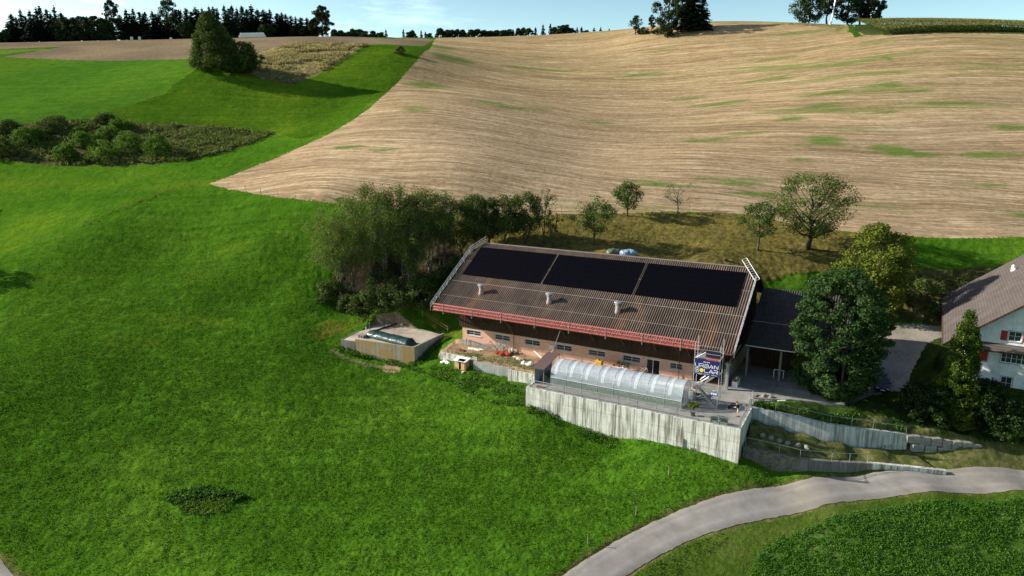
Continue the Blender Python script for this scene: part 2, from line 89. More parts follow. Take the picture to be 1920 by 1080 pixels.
GREENS = [(95.5, 217.6, 8.4, 5.0), (123.0, 234.2, 6.8, 5.0), (82.8, 186.8, 4.8, 4.9), (96.6, 176.3, 4.4, 4.0), (101.6, 173.3, 5.1, 2.2), (117.7, 171.7, 7.3, 2.8), (83.8, 210.0, 4.9, 2.8), (110.5, 210.3, 4.3, 4.4), (51.0, 157.9, 8.6, 3.0), (33.8, 156.9, 7.2, 2.3), (54.7, 150.9, 6.1, 1.6), (-1.8, 235.8, 12.7, 5.1), (26.6, 220.9, 5.1, 3.2), (125.6, 227.5, 7.7, 2.5), (104.1, 232.3, 8.6, 2.9), (93.4, 261.7, 8.6, 3.2), (60.6, 253.1, 8.1, 2.3), (71.3, 237.9, 8.6, 2.9), (-32.2, 176.4, 4.2, 1.9), (-42.5, 180.6, 3.8, 1.5), (131.2, 213.6, 10.7, 1.9), (135.6, 191.1, 5.4, 2.3), (70.5, 171.0, 3.8, 1.1), (106.6, 294.5, 9.6, 2.5), (162.1, 245.8, 9.9, 2.3), (104.2, 155.8, 5.8, 1.1), (102.1, 139.9, 5.5, 1.6), (53.2, 298.4, 12.1, 2.9), (9.3, 313.5, 16.5, 4.0), (-25.2, 310.8, 8.5, 8.4), (-33.5, 350.6, 7.2, 10.7), (-31.1, 260.7, 7.3, 7.1), (-29.5, 218.2, 4.9, 4.4), (139.3, 269.6, 1.9, 10.0), (54.5, 194.4, 6.6, 2.6), (66.0, 198.4, 7.9, 1.9)]
YELLOWS = [(-55.3, 132.9, 4.6, 1.9), (-59.7, 125.4, 2.6, 1.7), (-54.7, 111.4, 5.9, 2.5), (-59.2, 102.8, 4.5, 2.1), (-82.9, 124.3, 5.6, 1.8), (-79.6, 164.1, 8.3, 3.2), (-119.6, 172.8, 11.6, 2.8), (-71.2, 213.8, 6.0, 3.3)]

# ------------------------------------------------------------------ terrain height
S_ = 100.0
_C = np.array(CTRL, float)
def _U(r2): return 0.5 * r2 * np.log(r2 + 1e-9)
def _fit(C):
    X = C[:, :2] / S_; n = len(C)
    K = _U(((X[:, None] - X[None]) ** 2).sum(-1)) + np.eye(n) * 1e-4
    Pm = np.c_[np.ones(n), X]
    return np.linalg.solve(np.block([[K, Pm], [Pm.T, np.zeros((3, 3))]]), np.r_[C[:, 2], 0, 0, 0])
_w = _fit(_C)

ANG = R(28.76)
E0 = np.array([-12.14, 102.9])
AX = np.array([math.cos(ANG), -math.sin(ANG)]); BX = np.array([math.sin(ANG), math.cos(ANG)])
def bp(a, b): return E0 + a * AX + b * BX          # farmyard grid (along the barn, away from the camera) -> world

def inside(x, y, poly):
    r = np.zeros(x.shape, bool); n = len(poly); j = n - 1
    for i in range(n):
        xi, yi = poly[i]; xj, yj = poly[j]
        c = ((yi > y) != (yj > y)) & (x < (xj - xi) * (y - yi) / ((yj - yi) + 1e-12) + xi)
        r ^= c; j = i
    return r
def edge_dist(x, y, poly):
    d = np.full(x.shape, 1e9); n = len(poly)
    for i in range(n):
        x0, y0 = poly[i]; x1, y1 = poly[(i + 1) % n]
        dx, dy = x1 - x0, y1 - y0
        t = np.clip(((x - x0) * dx + (y - y0) * dy) / (dx * dx + dy * dy + 1e-9), 0, 1)
        d = np.minimum(d, np.hypot(x - x0 - t * dx, y - y0 - t * dy))
    return d
def B_(L): return [tuple(bp(a, b)) for a, b in L]

UPW_ = None
YARD = B_([(21.5, -9.35), (47.9, -9.35), (48.0, -2.4), (48.3, -0.2), (52, 2.6), (58, 4), (58, 20), (44, 21), (2.5, 21), (2.5, 3.2), (21.5, 3.2)])
SLAB = [(-26.6, 105.9), (-15.5, 101.6), (-12.1, 108.3), (-20.0, 115.3), (-23.6, 115.3)]
DIRT = B_([(1.5, -1.4), (3.5, -2.0), (9, -2.9), (13, -3.1), (15.5, -2.8), (21.6, -4.2), (21.6, 3.4), (1.5, 3.4)])
UPW = [(29.0, 77.4), (30.6, 76.7), (34.0, 75.7), (37.4, 74.7), (42.3, 74.4), (46.2, 74.2)]
LOW = [(26.4, 72.3), (30.0, 71.0), (32.1, 70.35), (35.9, 70.6), (40.1, 70.9), (44.4, 70.7), (48.6, 70.2)]
TERR = [(x + .08, y + .34) for x, y in UPW] + [(54, 73.9), (56, 80), (60, 92)] + B_([(58, 4), (52, 2.6), (48.3, -0.2), (48.1, -2.3)])
RAMP = [(x, y + .34) for x, y in LOW] + [(46.3, 74.1), (42.3, 74.2), (37.4, 74.5), (34.0, 75.5), (30.6, 76.5), (28.9, 77.2)]
TERR_C = [(29.2, 77.6, -.15), (34, 75.7, -.65), (37.4, 74.8, -1.15), (40, 74.6, -1.5), (46.2, 74.3, -2.1), (54, 74, -2.1), (36, 82, -.05), (40.6, 78.0, -.12), (36, 79.2, -.06), (33, 79.9, -.04), (31.5, 80.4, -.04), (45, 78, -.2), (44, 80.5, -.05), (50, 82, .1), (57, 77, -.8), (60, 86, .3), (60, 92, .4), (45, 90, .1), (40, 86, -.02)]
RAMP_C = [(28.9, 76.8, -1.3), (31, 76.3, -1.7), (34, 75.2, -2.3), (37.4, 74.4, -2.9), (42, 74.1, -3.6), (46.3, 74, -4.0), (26.6, 72.5, -2.7), (30, 71.2, -3.0), (32.1, 70.6, -3.3), (35.9, 70.8, -3.7), (40, 71.1, -4.1), (44.4, 70.9, -4.4), (48.6, 70.3, -4.6)]

def idw(x, y, pts):
    n = 0; d = 0
    for px, py, pz in pts:
        w = 1.0 / ((x - px) ** 2 + (y - py) ** 2 + .05) ** 1.6
        n = n + w * pz; d = d + w
    return n / d

ROAD = [(85, 69.0), (70, 69.15), (57, 69.2), (50, 69.1), (44.3, 68.8), (38.3, 68.1), (32.1, 67.0), (26, 65.7), (21.9, 64.5), (18.4, 63.2), (14.8, 61.3), (11.3, 58.8), (8.4, 56.2), (5.9, 53.8), (2.5, 50.3), (-1.5, 46), (-7, 40), (-14, 32), (-25, 20)]
ROAD2 = [(-38, 47), (-43, 51.5), (-48.0, 55.6), (-53.6, 59.6), (-62, 65), (-80, 74), (-120, 90)]
def smooth_line(P, n=12):
    P = np.array(P, float); out = []
    for i in range(len(P) - 1):
        p0 = P[max(i - 1, 0)]; p1 = P[i]; p2 = P[i + 1]; p3 = P[min(i + 2, len(P) - 1)]
        for k in range(n):
            t = k / n
            out.append(.5 * ((2 * p1) + (-p0 + p2) * t + (2 * p0 - 5 * p1 + 4 * p2 - p3) * t * t + (-p0 + 3 * p1 - 3 * p2 + p3) * t ** 3))
    out.append(P[-1]); return np.array(out)
ROADS = [(smooth_line(ROAD), 1.95), (smooth_line(ROAD2), 1.8)]
def road_dist(x, y):
    d = np.full(x.shape, 1e9)
    for L, hw in ROADS:
        sel = L[::4]
        for i in range(len(sel) - 1):
            x0, y0 = sel[i]; dx, dy = sel[i + 1] - sel[i]
            t = np.clip(((x - x0) * dx + (y - y0) * dy) / (dx * dx + dy * dy), 0, 1)
            d = np.minimum(d, np.hypot(x - x0 - t * dx, y - y0 - t * dy) - hw)
    return d

def Hbase(x, y):
    xs = x / S_; ys = y / S_
    out = _w[-3] + _w[-2] * xs + _w[-1] * ys
    for (a, b), k in zip(_C[:, :2] / S_, _w[:-3]): out = out + k * _U((xs - a) ** 2 + (ys - b) ** 2)
    return out
def H(x, y):
    x = np.atleast_1d(np.asarray(x, float)); y = np.atleast_1d(np.asarray(y, float))
    z = Hbase(x, y)
    near = (x > -45) & (x < 75) & (y > 60) & (y < 130)
    if near.any():
        xn, yn = x[near], y[near]; zn = z[near]
        for poly, fn, soft in ((TERR, lambda a, b: idw(a, b, TERR_C), .25), (RAMP, lambda a, b: idw(a, b, RAMP_C), .2),
                               (DIRT, lambda a, b: a * 0 - .5, .5), (YARD, lambda a, b: a * 0 - .05, .12), (SLAB, lambda a, b: a * 0 - .5, .1)):
            m = inside(xn, yn, poly)
            if m.any():
                w = np.clip(edge_dist(xn[m], yn[m], poly) / soft, 0, 1)
                zn[m] = zn[m] * (1 - w) + fn(xn[m], yn[m]) * w
        z[near] = zn
    return z
def h1(x, y): return float(H(x, y)[0])

# ------------------------------------------------------------------ numpy noise
_rng = np.random.default_rng(5)
_tab = _rng.random((256, 256))
def vnoise(x, y):
    xi = np.floor(x).astype(int); yi = np.floor(y).astype(int); fx = x - xi; fy = y - yi
    fx = fx * fx * (3 - 2 * fx); fy = fy * fy * (3 - 2 * fy)
    a = _tab[xi % 256, yi % 256]; b = _tab[(xi + 1) % 256, yi % 256]; c = _tab[xi % 256, (yi + 1) % 256]; d = _tab[(xi + 1) % 256, (yi + 1) % 256]
    return (a * (1 - fx) + b * fx) * (1 - fy) + (c * (1 - fx) + d * fx) * fy
def fbm(x, y, o=3):
    s = 0; a = 1; t = 0
    for i in range(o):
        s = s + a * vnoise(x * 2 ** i + 17.3 * i, y * 2 ** i + 9.1 * i); t += a; a *= .55
    return s / t - .5

# ------------------------------------------------------------------ material helpers
def newmat(name):
    m = bpy.data.materials.new(name); m.use_nodes = True
    nt = m.node_tree; b = nt.nodes["Principled BSDF"]; b.inputs['Roughness'].default_value = .85
    b.inputs['Specular IOR Level'].default_value = .25
    return m, nt, b
def coords(nt, scale=(1, 1, 1), rot=0.0):
    t = nt.nodes.new("ShaderNodeTexCoord"); mp = nt.nodes.new("ShaderNodeMapping")
    mp.inputs['Scale'].default_value = scale; mp.inputs['Rotation'].default_value = (0, 0, rot)
    nt.links.new(t.outputs['Object'], mp.inputs[0]); return mp.outputs[0]
def noise(nt, scale, detail=3, rough=.55, vec=None, dist=0):
    n = nt.nodes.new("ShaderNodeTexNoise"); n.inputs['Scale'].default_value = scale; n.inputs['Detail'].default_value = detail
    n.inputs['Roughness'].default_value = rough; n.inputs['Distortion'].default_value = dist
    if vec is not None: nt.links.new(vec, n.inputs['Vector'])
    else: nt.links.new(coords(nt), n.inputs['Vector'])
    return n.outputs['Fac']
def ramp(nt, fac, stops):
    r = nt.nodes.new("ShaderNodeValToRGB"); e = r.color_ramp.elements
    while len(e) < len(stops): e.new(.5)
    for i, (p, c) in enumerate(stops):
        e[i].position = p; e[i].color = (c[0], c[1], c[2], 1) if isinstance(c, (tuple, list)) else (c, c, c, 1)
    nt.links.new(fac, r.inputs[0]); return r.outputs[0]
def mix(nt, fac, a, b, mode='MIX'):
    m = nt.nodes.new("ShaderNodeMix"); m.data_type = 'RGBA'; m.blend_type = mode
    for s, v in ((0, fac), (6, a), (7, b)):
        if isinstance(v, (int, float)): m.inputs[s].default_value = v
        elif isinstance(v, tuple): m.inputs[s].default_value = (*v, 1)
        else: nt.links.new(v, m.inputs[s])
    return m.outputs[2]
def bump(nt, b, h, strength=.5, dist=.1):
    n = nt.nodes.new("ShaderNodeBump"); n.inputs['Strength'].default_value = strength; n.inputs['Distance'].default_value = dist
    nt.links.new(h, n.inputs['Height']); nt.links.new(n.outputs[0], b.inputs['Normal'])
def simple(name, col, rough=.7, metal=0, var=.25, scale=3.0, bmp=0, spec=.3):
    m, nt, b = newmat(name)
    f = noise(nt, scale, 4)
    d = tuple(c * (1 - var) for c in col); l = tuple(min(1, c * (1 + var)) for c in col)
    nt.links.new(ramp(nt, f, [(.3, d), (.7, l)]), b.inputs['Base Color'])
    b.inputs['Roughness'].default_value = rough; b.inputs['Metallic'].default_value = metal; b.inputs['Specular IOR Level'].default_value = spec
    if bmp: bump(nt, b, noise(nt, scale * 6, 4), .6, bmp)
    return m

# ---- ground materials
def grass_mat(name, dark, mid, light, big=.035, medium=.6, fine=5.0, dist=.12, rowrot=None, bstr=1.0):
    m, nt, b = newmat(name)
    n1 = noise(nt, big, 4, .6); n2 = noise(nt, medium, 4, .65); n3 = noise(nt, fine, 3, .7)
    c = ramp(nt, n1, [(.32, dark), (.5, mid), (.68, light)])
    c = mix(nt, .75, c, ramp(nt, n2, [(.25, (.55, .60, .55)), (.5, (.95, .95, .95)), (.75, (1.35, 1.25, 1.15))]), 'MULTIPLY')
    c = mix(nt, .65, c, ramp(nt, n3, [(.3, (.45, .5, .45)), (.55, (1, 1, 1)), (.75, (1.6, 1.45, 1.2))]), 'MULTIPLY')
    if rowrot is not None:
        v = coords(nt, (.03, 1.1, .2), rowrot)
        c = mix(nt, .45, c, ramp(nt, noise(nt, 1.0, 3, .6, v), [(.35, (.66, .70, .66)), (.65, (1.25, 1.2, 1.1))]), 'MULTIPLY')
    ya = nt.nodes.new("ShaderNodeAttribute"); ya.attribute_name = "yellowing"; c = mix(nt, ya.outputs['Fac'], c, (.12, .175, .012))
    nt.links.new(c, b.inputs['Base Color']); b.inputs['Roughness'].default_value = 1.0; b.inputs['Specular IOR Level'].default_value = 0.0
    bump(nt, b, noise(nt, fine * .6, 5, .75), bstr, dist)
    return m
def stubble_mat():
    m, nt, b = newmat("stubble")
    rot = .20
    wv = noise(nt, .012, 2, .5)
    tc = nt.nodes.new("ShaderNodeTexCoord"); 
    # warp the rows a little so that they swing like real drill rows
    cmb = nt.nodes.new("ShaderNodeCombineXYZ"); mul = nt.nodes.new("ShaderNodeMath"); mul.operation = 'MULTIPLY'; mul.inputs[1].default_value = 26
    nt.links.new(wv, mul.inputs[0]); nt.links.new(mul.outputs[0], cmb.inputs[1])
    add = nt.nodes.new("ShaderNodeVectorMath"); nt.links.new(tc.outputs['Object'], add.inputs[0]); nt.links.new(cmb.outputs[0], add.inputs[1])
    def st(sx, sy, sz=.05):
        mp = nt.nodes.new("ShaderNodeMapping"); mp.vector_type = 'POINT'
        mp.inputs['Rotation'].default_value = (0, 0, rot); mp.inputs['Scale'].default_value = (1, 1, 1)
        nt.links.new(add.outputs[0], mp.inputs[0])
        m2 = nt.nodes.new("ShaderNodeMapping"); m2.inputs['Scale'].default_value = (sx, sy, sz); nt.links.new(mp.outputs[0], m2.inputs[0])
        return m2.outputs[0]
    broad = noise(nt, 1, 3, .6, st(.006, .11)); rows = noise(nt, 1, 5, .80, st(.032, .80), .5); fine = noise(nt, 1, 4, .75, st(.45, 3.2, .5))
    speck = noise(nt, 1.1, 5, .85); dash = noise(nt, 1, 4, .8, st(.10, 1.5, .3)); scuff = noise(nt, .35, 5, .75)
    soil = (.150, .098, .056); straw = (.44, .33, .185); pale = (.66, .53, .34)
    c = ramp(nt, rows, [(.28, (.19, .125, .072)), (.44, (.285, .200, .118)), (.56, (.385, .282, .172)), (.70, (.56, .44, .295))])
    c = mix(nt, .6, c, ramp(nt, broad, [(.34, (.66, .63, .56)), (.46, (.95, .95, .93)), (.54, (1.02, 1.02, 1.02)), (.64, (1.32, 1.32, 1.30))]), 'MULTIPLY')
    c = mix(nt, .6, c, ramp(nt, fine, [(.3, (.5, .5, .5)), (.52, (1, 1, 1)), (.72, (1.6, 1.55, 1.45))]), 'MULTIPLY')
    c = mix(nt, .5, c, ramp(nt, speck, [(.3, (.6, .6, .6)), (.7, (1.35, 1.32, 1.25))]), 'MULTIPLY')
    c = mix(nt, ramp(nt, dash, [(.56, 0.0), (.68, .75)]), c, (.66, .53, .37))
    c = mix(nt, ramp(nt, dash, [(.32, .6), (.42, 0.0)]), c, (.15, .10, .055))
    c = mix(nt, .5, c, ramp(nt, scuff, [(.3, (.72, .68, .62)), (.5, (1, 1, 1)), (.7, (1.25, 1.22, 1.2))]), 'MULTIPLY')
    # regrowth: green streaks lying along the rows
    g1 = noise(nt, 1, 5, .6, st(.018, .10, .02)); g2 = noise(nt, .011, 2, .5)
    gm = nt.nodes.new("ShaderNodeMath"); gm.operation = 'ADD'; nt.links.new(g1, gm.inputs[0])
    gs = nt.nodes.new("ShaderNodeMath"); gs.operation = 'MULTIPLY'; gs.inputs[1].default_value = .55; nt.links.new(g2, gs.inputs[0]); nt.links.new(gs.outputs[0], gm.inputs[1])
    gf = ramp(nt, gm.outputs[0], [(.86, 0.0), (.98, .6)])
    at = nt.nodes.new("ShaderNodeAttribute"); at.attribute_name = "regrowth"
    mx_ = nt.nodes.new("ShaderNodeMath"); mx_.operation = 'MAXIMUM'; nt.links.new(gf, mx_.inputs[0]); nt.links.new(at.outputs['Fac'], mx_.inputs[1]); gf = mx_.outputs[0]
    # thin swaths of pale straw and dark wheel tracks along the rows
    l1 = noise(nt, 1, 3, .55, st(.008, .22)); l2 = noise(nt, 1, 3, .6, st(.010, .30, .09))
    brk = ramp(nt, noise(nt, .12, 4, .7), [(.42, 0.0), (.58, 1.0)])
    k1 = nt.nodes.new("ShaderNodeMath"); k1.operation = 'MULTIPLY'; nt.links.new(ramp(nt, l1, [(.470, 0.0), (.49, .6), (.51, 0.0)]), k1.inputs[0]); nt.links.new(brk, k1.inputs[1])
    c = mix(nt, k1.outputs[0], c, (.62, .50, .33))
    c = mix(nt, ramp(nt, l2, [(.475, 0.0), (.50, .42), (.515, 0.0)]), c, (.13, .105, .05))
    # a thin olive tinge over the higher part of the field
    sep = nt.nodes.new("ShaderNodeSeparateXYZ"); nt.links.new(tc.outputs['Object'], sep.inputs[0])
    up = nt.nodes.new("ShaderNodeMapRange"); up.inputs[1].default_value = 30; up.inputs[2].default_value = 55; up.inputs[3].default_value = 0; up.inputs[4].default_value = .6
    nt.links.new(sep.outputs[2], up.inputs[0])
    c = mix(nt, up.outputs[0], c, mix(nt, 1.0, c, (.97, .98, .80), 'MULTIPLY'))
    gn = ramp(nt, fine, [(.3, (.05, .10, .015)), (.7, (.14, .22, .04))])
    c = mix(nt, gf, c, gn)
    nt.links.new(c, b.inputs['Base Color']); b.inputs['Roughness'].default_value = 1.0; b.inputs['Specular IOR Level'].default_value = 0.0
    bump(nt, b, fine, .8, .12)
    return m
def rough_mat(name, stops, sc=1.2, dist=.3, big=.08, vec=None):
    m, nt, b = newmat(name)
    c = ramp(nt, noise(nt, sc, 6, .75), stops)
    c = mix(nt, .6, c, ramp(nt, noise(nt, big, 3), [(.35, (.6, .62, .6)), (.65, (1.35, 1.3, 1.2))]), 'MULTIPLY')
    nt.links.new(c, b.inputs['Base Color']); b.inputs['Roughness'].default_value = 1.0; b.inputs['Specular IOR Level'].default_value = 0.0
    bump(nt, b, noise(nt, sc * 1.5, 6, .8), 1.0, dist)
    return m
GM = {
 'meadow': grass_mat("meadow", (.048, .122, .009), (.060, .150, .011), (.084, .172, .015), .045, .55, 3.5, .16, rowrot=.5),
 'mown': grass_mat("mown_grass", (.040, .098, .007), (.060, .132, .009), (.105, .175, .013), .022, .5, 3, .2, rowrot=-.25),
 'upgrass': grass_mat("upper_meadow", (.042, .115, .009), (.066, .158, .011), (.110, .190, .014), .035, .5, 3.5, .2),
 'bright': grass_mat("young_crop", (.058, .150, .016), (.070, .168, .016), (.098, .185, .018), .015, .3, 2.5, .1, rowrot=.02, bstr=.6),
 'stubble': stubble_mat(),
 'greenpatch': grass_mat("regrowth", (.05, .10, .02), (.09, .14, .03), (.2, .2, .08), .2, 1, 4, .1),
 'tilled': rough_mat("tilled_soil", [(.3, (.13, .098, .062)), (.5, (.20, .155, .10)), (.7, (.28, .22, .14))], 1.0, .1, .03),
 'heath': rough_mat("dry_tall_grass", [(.28, (.05, .06, .02)), (.42, (.17, .15, .06)), (.58, (.34, .27, .12)), (.75, (.52, .42, .22))], .55, .8, .06),
 'rough': rough_mat("rough_bank", [(.3, (.025, .035, .012)), (.48, (.07, .075, .028)), (.62, (.15, .13, .06)), (.78, (.26, .20, .10))], .8, .6, .08),
 'bank': rough_mat("dry_bank_grass", [(.28, (.045, .045, .014)), (.45, (.11, .095, .028)), (.6, (.19, .155, .045)), (.78, (.27, .21, .075))], .9, .35, .09),
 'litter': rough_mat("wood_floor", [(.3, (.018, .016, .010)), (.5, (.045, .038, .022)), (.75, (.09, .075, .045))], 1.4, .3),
 'brownbank': rough_mat("bramble_bank", [(.3, (.04, .05, .012)), (.46, (.10, .10, .03)), (.6, (.19, .15, .06)), (.78, (.25, .21, .08))], .8, .7, .1),
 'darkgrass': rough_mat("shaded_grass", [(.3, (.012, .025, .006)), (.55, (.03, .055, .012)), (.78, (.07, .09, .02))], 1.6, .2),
 'gravel': rough_mat("gravel", [(.3, (.20, .175, .15)), (.55, (.29, .26, .225)), (.75, (.36, .33, .29))], 2.5, .05, .15),
 'verge': rough_mat("dry_verge", [(.25, (.035, .060, .012)), (.42, (.075, .095, .025)), (.58, (.145, .14, .055)), (.75, (.25, .215, .12))], 1.0, .15, .25),
 'dirt': rough_mat("bare_earth", [(.3, (.19, .135, .085)), (.55, (.32, .23, .15)), (.75, (.42, .32, .22))], 1.5, .08, .3),
 'path': rough_mat("trodden_path", [(.35, (.10, .12, .04)), (.6, (.27, .22, .13))], 2.0, .08, .3),
 'drygrass': grass_mat("yellowing_grass", (.035, .11, .008), (.065, .135, .010), (.13, .15, .02), .12, .8, 3, .25),
 'clover': grass_mat("clover_ground", (.045, .105, .012), (.060, .13, .018), (.10, .15, .035), .12, .9, 3.5, .2),
 'olive': grass_mat("olive_verge", (.055, .098, .012), (.075, .122, .018), (.11, .14, .03), .2, 1.2, 5, .15),
 'cornfield': rough_mat("corn_soil", [(.3, (.03, .045, .012)), (.7, (.07, .09, .03))], 1, .1),
 'lushstrip': grass_mat("green_strip", (.03, .085, .01), (.045, .11, .012), (.07, .13, .02), .05, .5, 3, .1),
 'fieldlight': grass_mat("light_field", (.10, .16, .03), (.13, .19, .04), (.16, .2, .05), .05, .5, 3, .1),
}
GN = list(GM)

# ------------------------------------------------------------------ ground mesh (one sheet, polar grid of uneven density)
def grid_ground():
    th = np.r_[np.arange(-180, -44, 4.0), np.linspace(-42, 42, 880), np.arange(46, 180, 4.0)]
    th = np.radians(np.r_[th, 180.0])
    r = [0, 10, 20, 30, 36, 40, 43]
    q = 45.0
    while q < 470: r.append(q); q *= 1.0032
    while q < 9000: r.append(q); q *= 1.05
    r = np.array(r)
    T, Rr = np.meshgrid(th, r); x = (Rr * np.sin(T)).ravel(); y = (Rr * np.cos(T)).ravel()
    nt_, nr = len(th), len(r)
    z = H(x, y)
    far = np.hypot(x, y) > 1300
    if far.any():
        rr = np.hypot(x, y); w = np.clip((rr - 1300) / 1200, 0, 1); z = z * (1 - w) + (100 * (y > 0)) * w
    # regions
    jx = fbm(x * .45, y * .45, 3) * 1.8; jy = fbm(x * .45 + 50, y * .45 + 50, 3) * 1.8
    cls = np.zeros(x.shape, np.int32)
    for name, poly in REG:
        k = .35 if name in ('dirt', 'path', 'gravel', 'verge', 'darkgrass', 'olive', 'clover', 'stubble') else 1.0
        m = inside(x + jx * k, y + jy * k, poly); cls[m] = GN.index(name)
    rd = road_dist(x, y)
    edge = (rd < .7 + fbm(x * 1.5, y * 1.5, 2) * 1.6) & (rd > -1.5) & (cls == 0); cls[edge] = GN.index('olive')
    cls[(rd < .30 + fbm(x * 2.1, y * 2.1, 2) * .9) & (rd > -1.0) & (y < 75)] = GN.index('verge')
    # relief of the sward
    amp = np.zeros(x.shape)
    for n, a in (('meadow', .22), ('upgrass', .2), ('mown', .15), ('bright', .06), ('stubble', .08), ('heath', .55), ('rough', .6), ('bank', .26), ('brownbank', .7), ('litter', .25), ('clover', .1), ('darkgrass', .22), ('verge', .14), ('drygrass', .2), ('olive', .1), ('tilled', .06), ('dirt', .05)):
        amp[cls == GN.index(n)] = a
    amp *= np.clip((rd - .1) / .8, 0, 1)
    flatm = np.ones(x.shape)
    for poly in (YARD, SLAB, DIRT):
        m = inside(x, y, poly); flatm[m] = 0
        cls[m] = GN.index('dirt')
        if poly is not DIRT: amp[m] = 0
    z = z + amp * (fbm(x * 1.1, y * 1.1, 2) * .9 + fbm(x * 3.2 + 5, y * 3.2, 2) * .7)
    z = z + np.where(np.isin(cls, [GN.index('meadow'), GN.index('mown')]), fbm(x * .16, y * .16, 2) * .4, 0) * np.clip(rd / 4, 0, 1) * flatm
    # the overgrown hollow in the meadow
    dd = np.hypot((x + 33.2) / 1.9, (y - 67.0) / 1.25); z = z - .5 * np.exp(-dd ** 4) + .15 * np.exp(-((dd - 1.35) / .35) ** 2)
    z = np.where(rd < .25, z - .07, z)
    V = np.c_[x, y, z]
    i = np.arange(nr - 1)[:, None] * nt_ + np.arange(nt_ - 1)[None]
    i = i.ravel(); F = np.c_[i, i + 1, i + nt_ + 1, i + nt_]
    me = bpy.data.meshes.new("ground")
    me.vertices.add(len(V)); me.vertices.foreach_set("co", V.ravel())
    me.loops.add(F.size); me.loops.foreach_set("vertex_index", F.ravel().astype(np.int32))
    me.polygons.add(len(F)); me.polygons.foreach_set("loop_start", np.arange(0, F.size, 4, dtype=np.int32))
    me.polygons.foreach_set("loop_total", np.full(len(F), 4, np.int32))
    me.polygons.foreach_set("material_index", cls[F[:, 0]].astype(np.int32))
    me.polygons.foreach_set("use_smooth", np.ones(len(F), bool))
    gr = np.zeros(len(V))
    for gx, gy, ga, gb in GREENS:
        d = ((x - gx) / ga) ** 2 + ((y - gy + (x - gx) * .12) / gb) ** 2; gr = np.maximum(gr, np.clip(1.0 - d * .45, 0, 1))
    gr = np.clip((gr + fbm(x * .10, y * .55, 4) * 1.9 - .30) * 1.1, 0, .85) * (gr > 0)
    at = me.attributes.new("regrowth", 'FLOAT', 'POINT'); at.data.foreach_set("value", gr.astype(np.float32))
    ye = np.zeros(len(V))
    for gx, gy, ga, gb in YELLOWS:
        d = ((x - gx) / ga) ** 2 + ((y - gy) / gb) ** 2; ye = np.maximum(ye, np.clip(1.0 - d * .4, 0, 1))
    ye = np.clip((ye + fbm(x * .25, y * .25, 4) * 1.4 - .25) * .6, 0, .45) * (ye > 0)
    at = me.attributes.new("yellowing", 'FLOAT', 'POINT'); at.data.foreach_set("value", ye.astype(np.float32))
    me.update(calc_edges=True)
    for n in GN: me.materials.append(GM[n])
    o = bpy.data.objects.new("ground", me); COL.objects.link(o); o['kind'] = 'structure'
    return o
grid_ground()

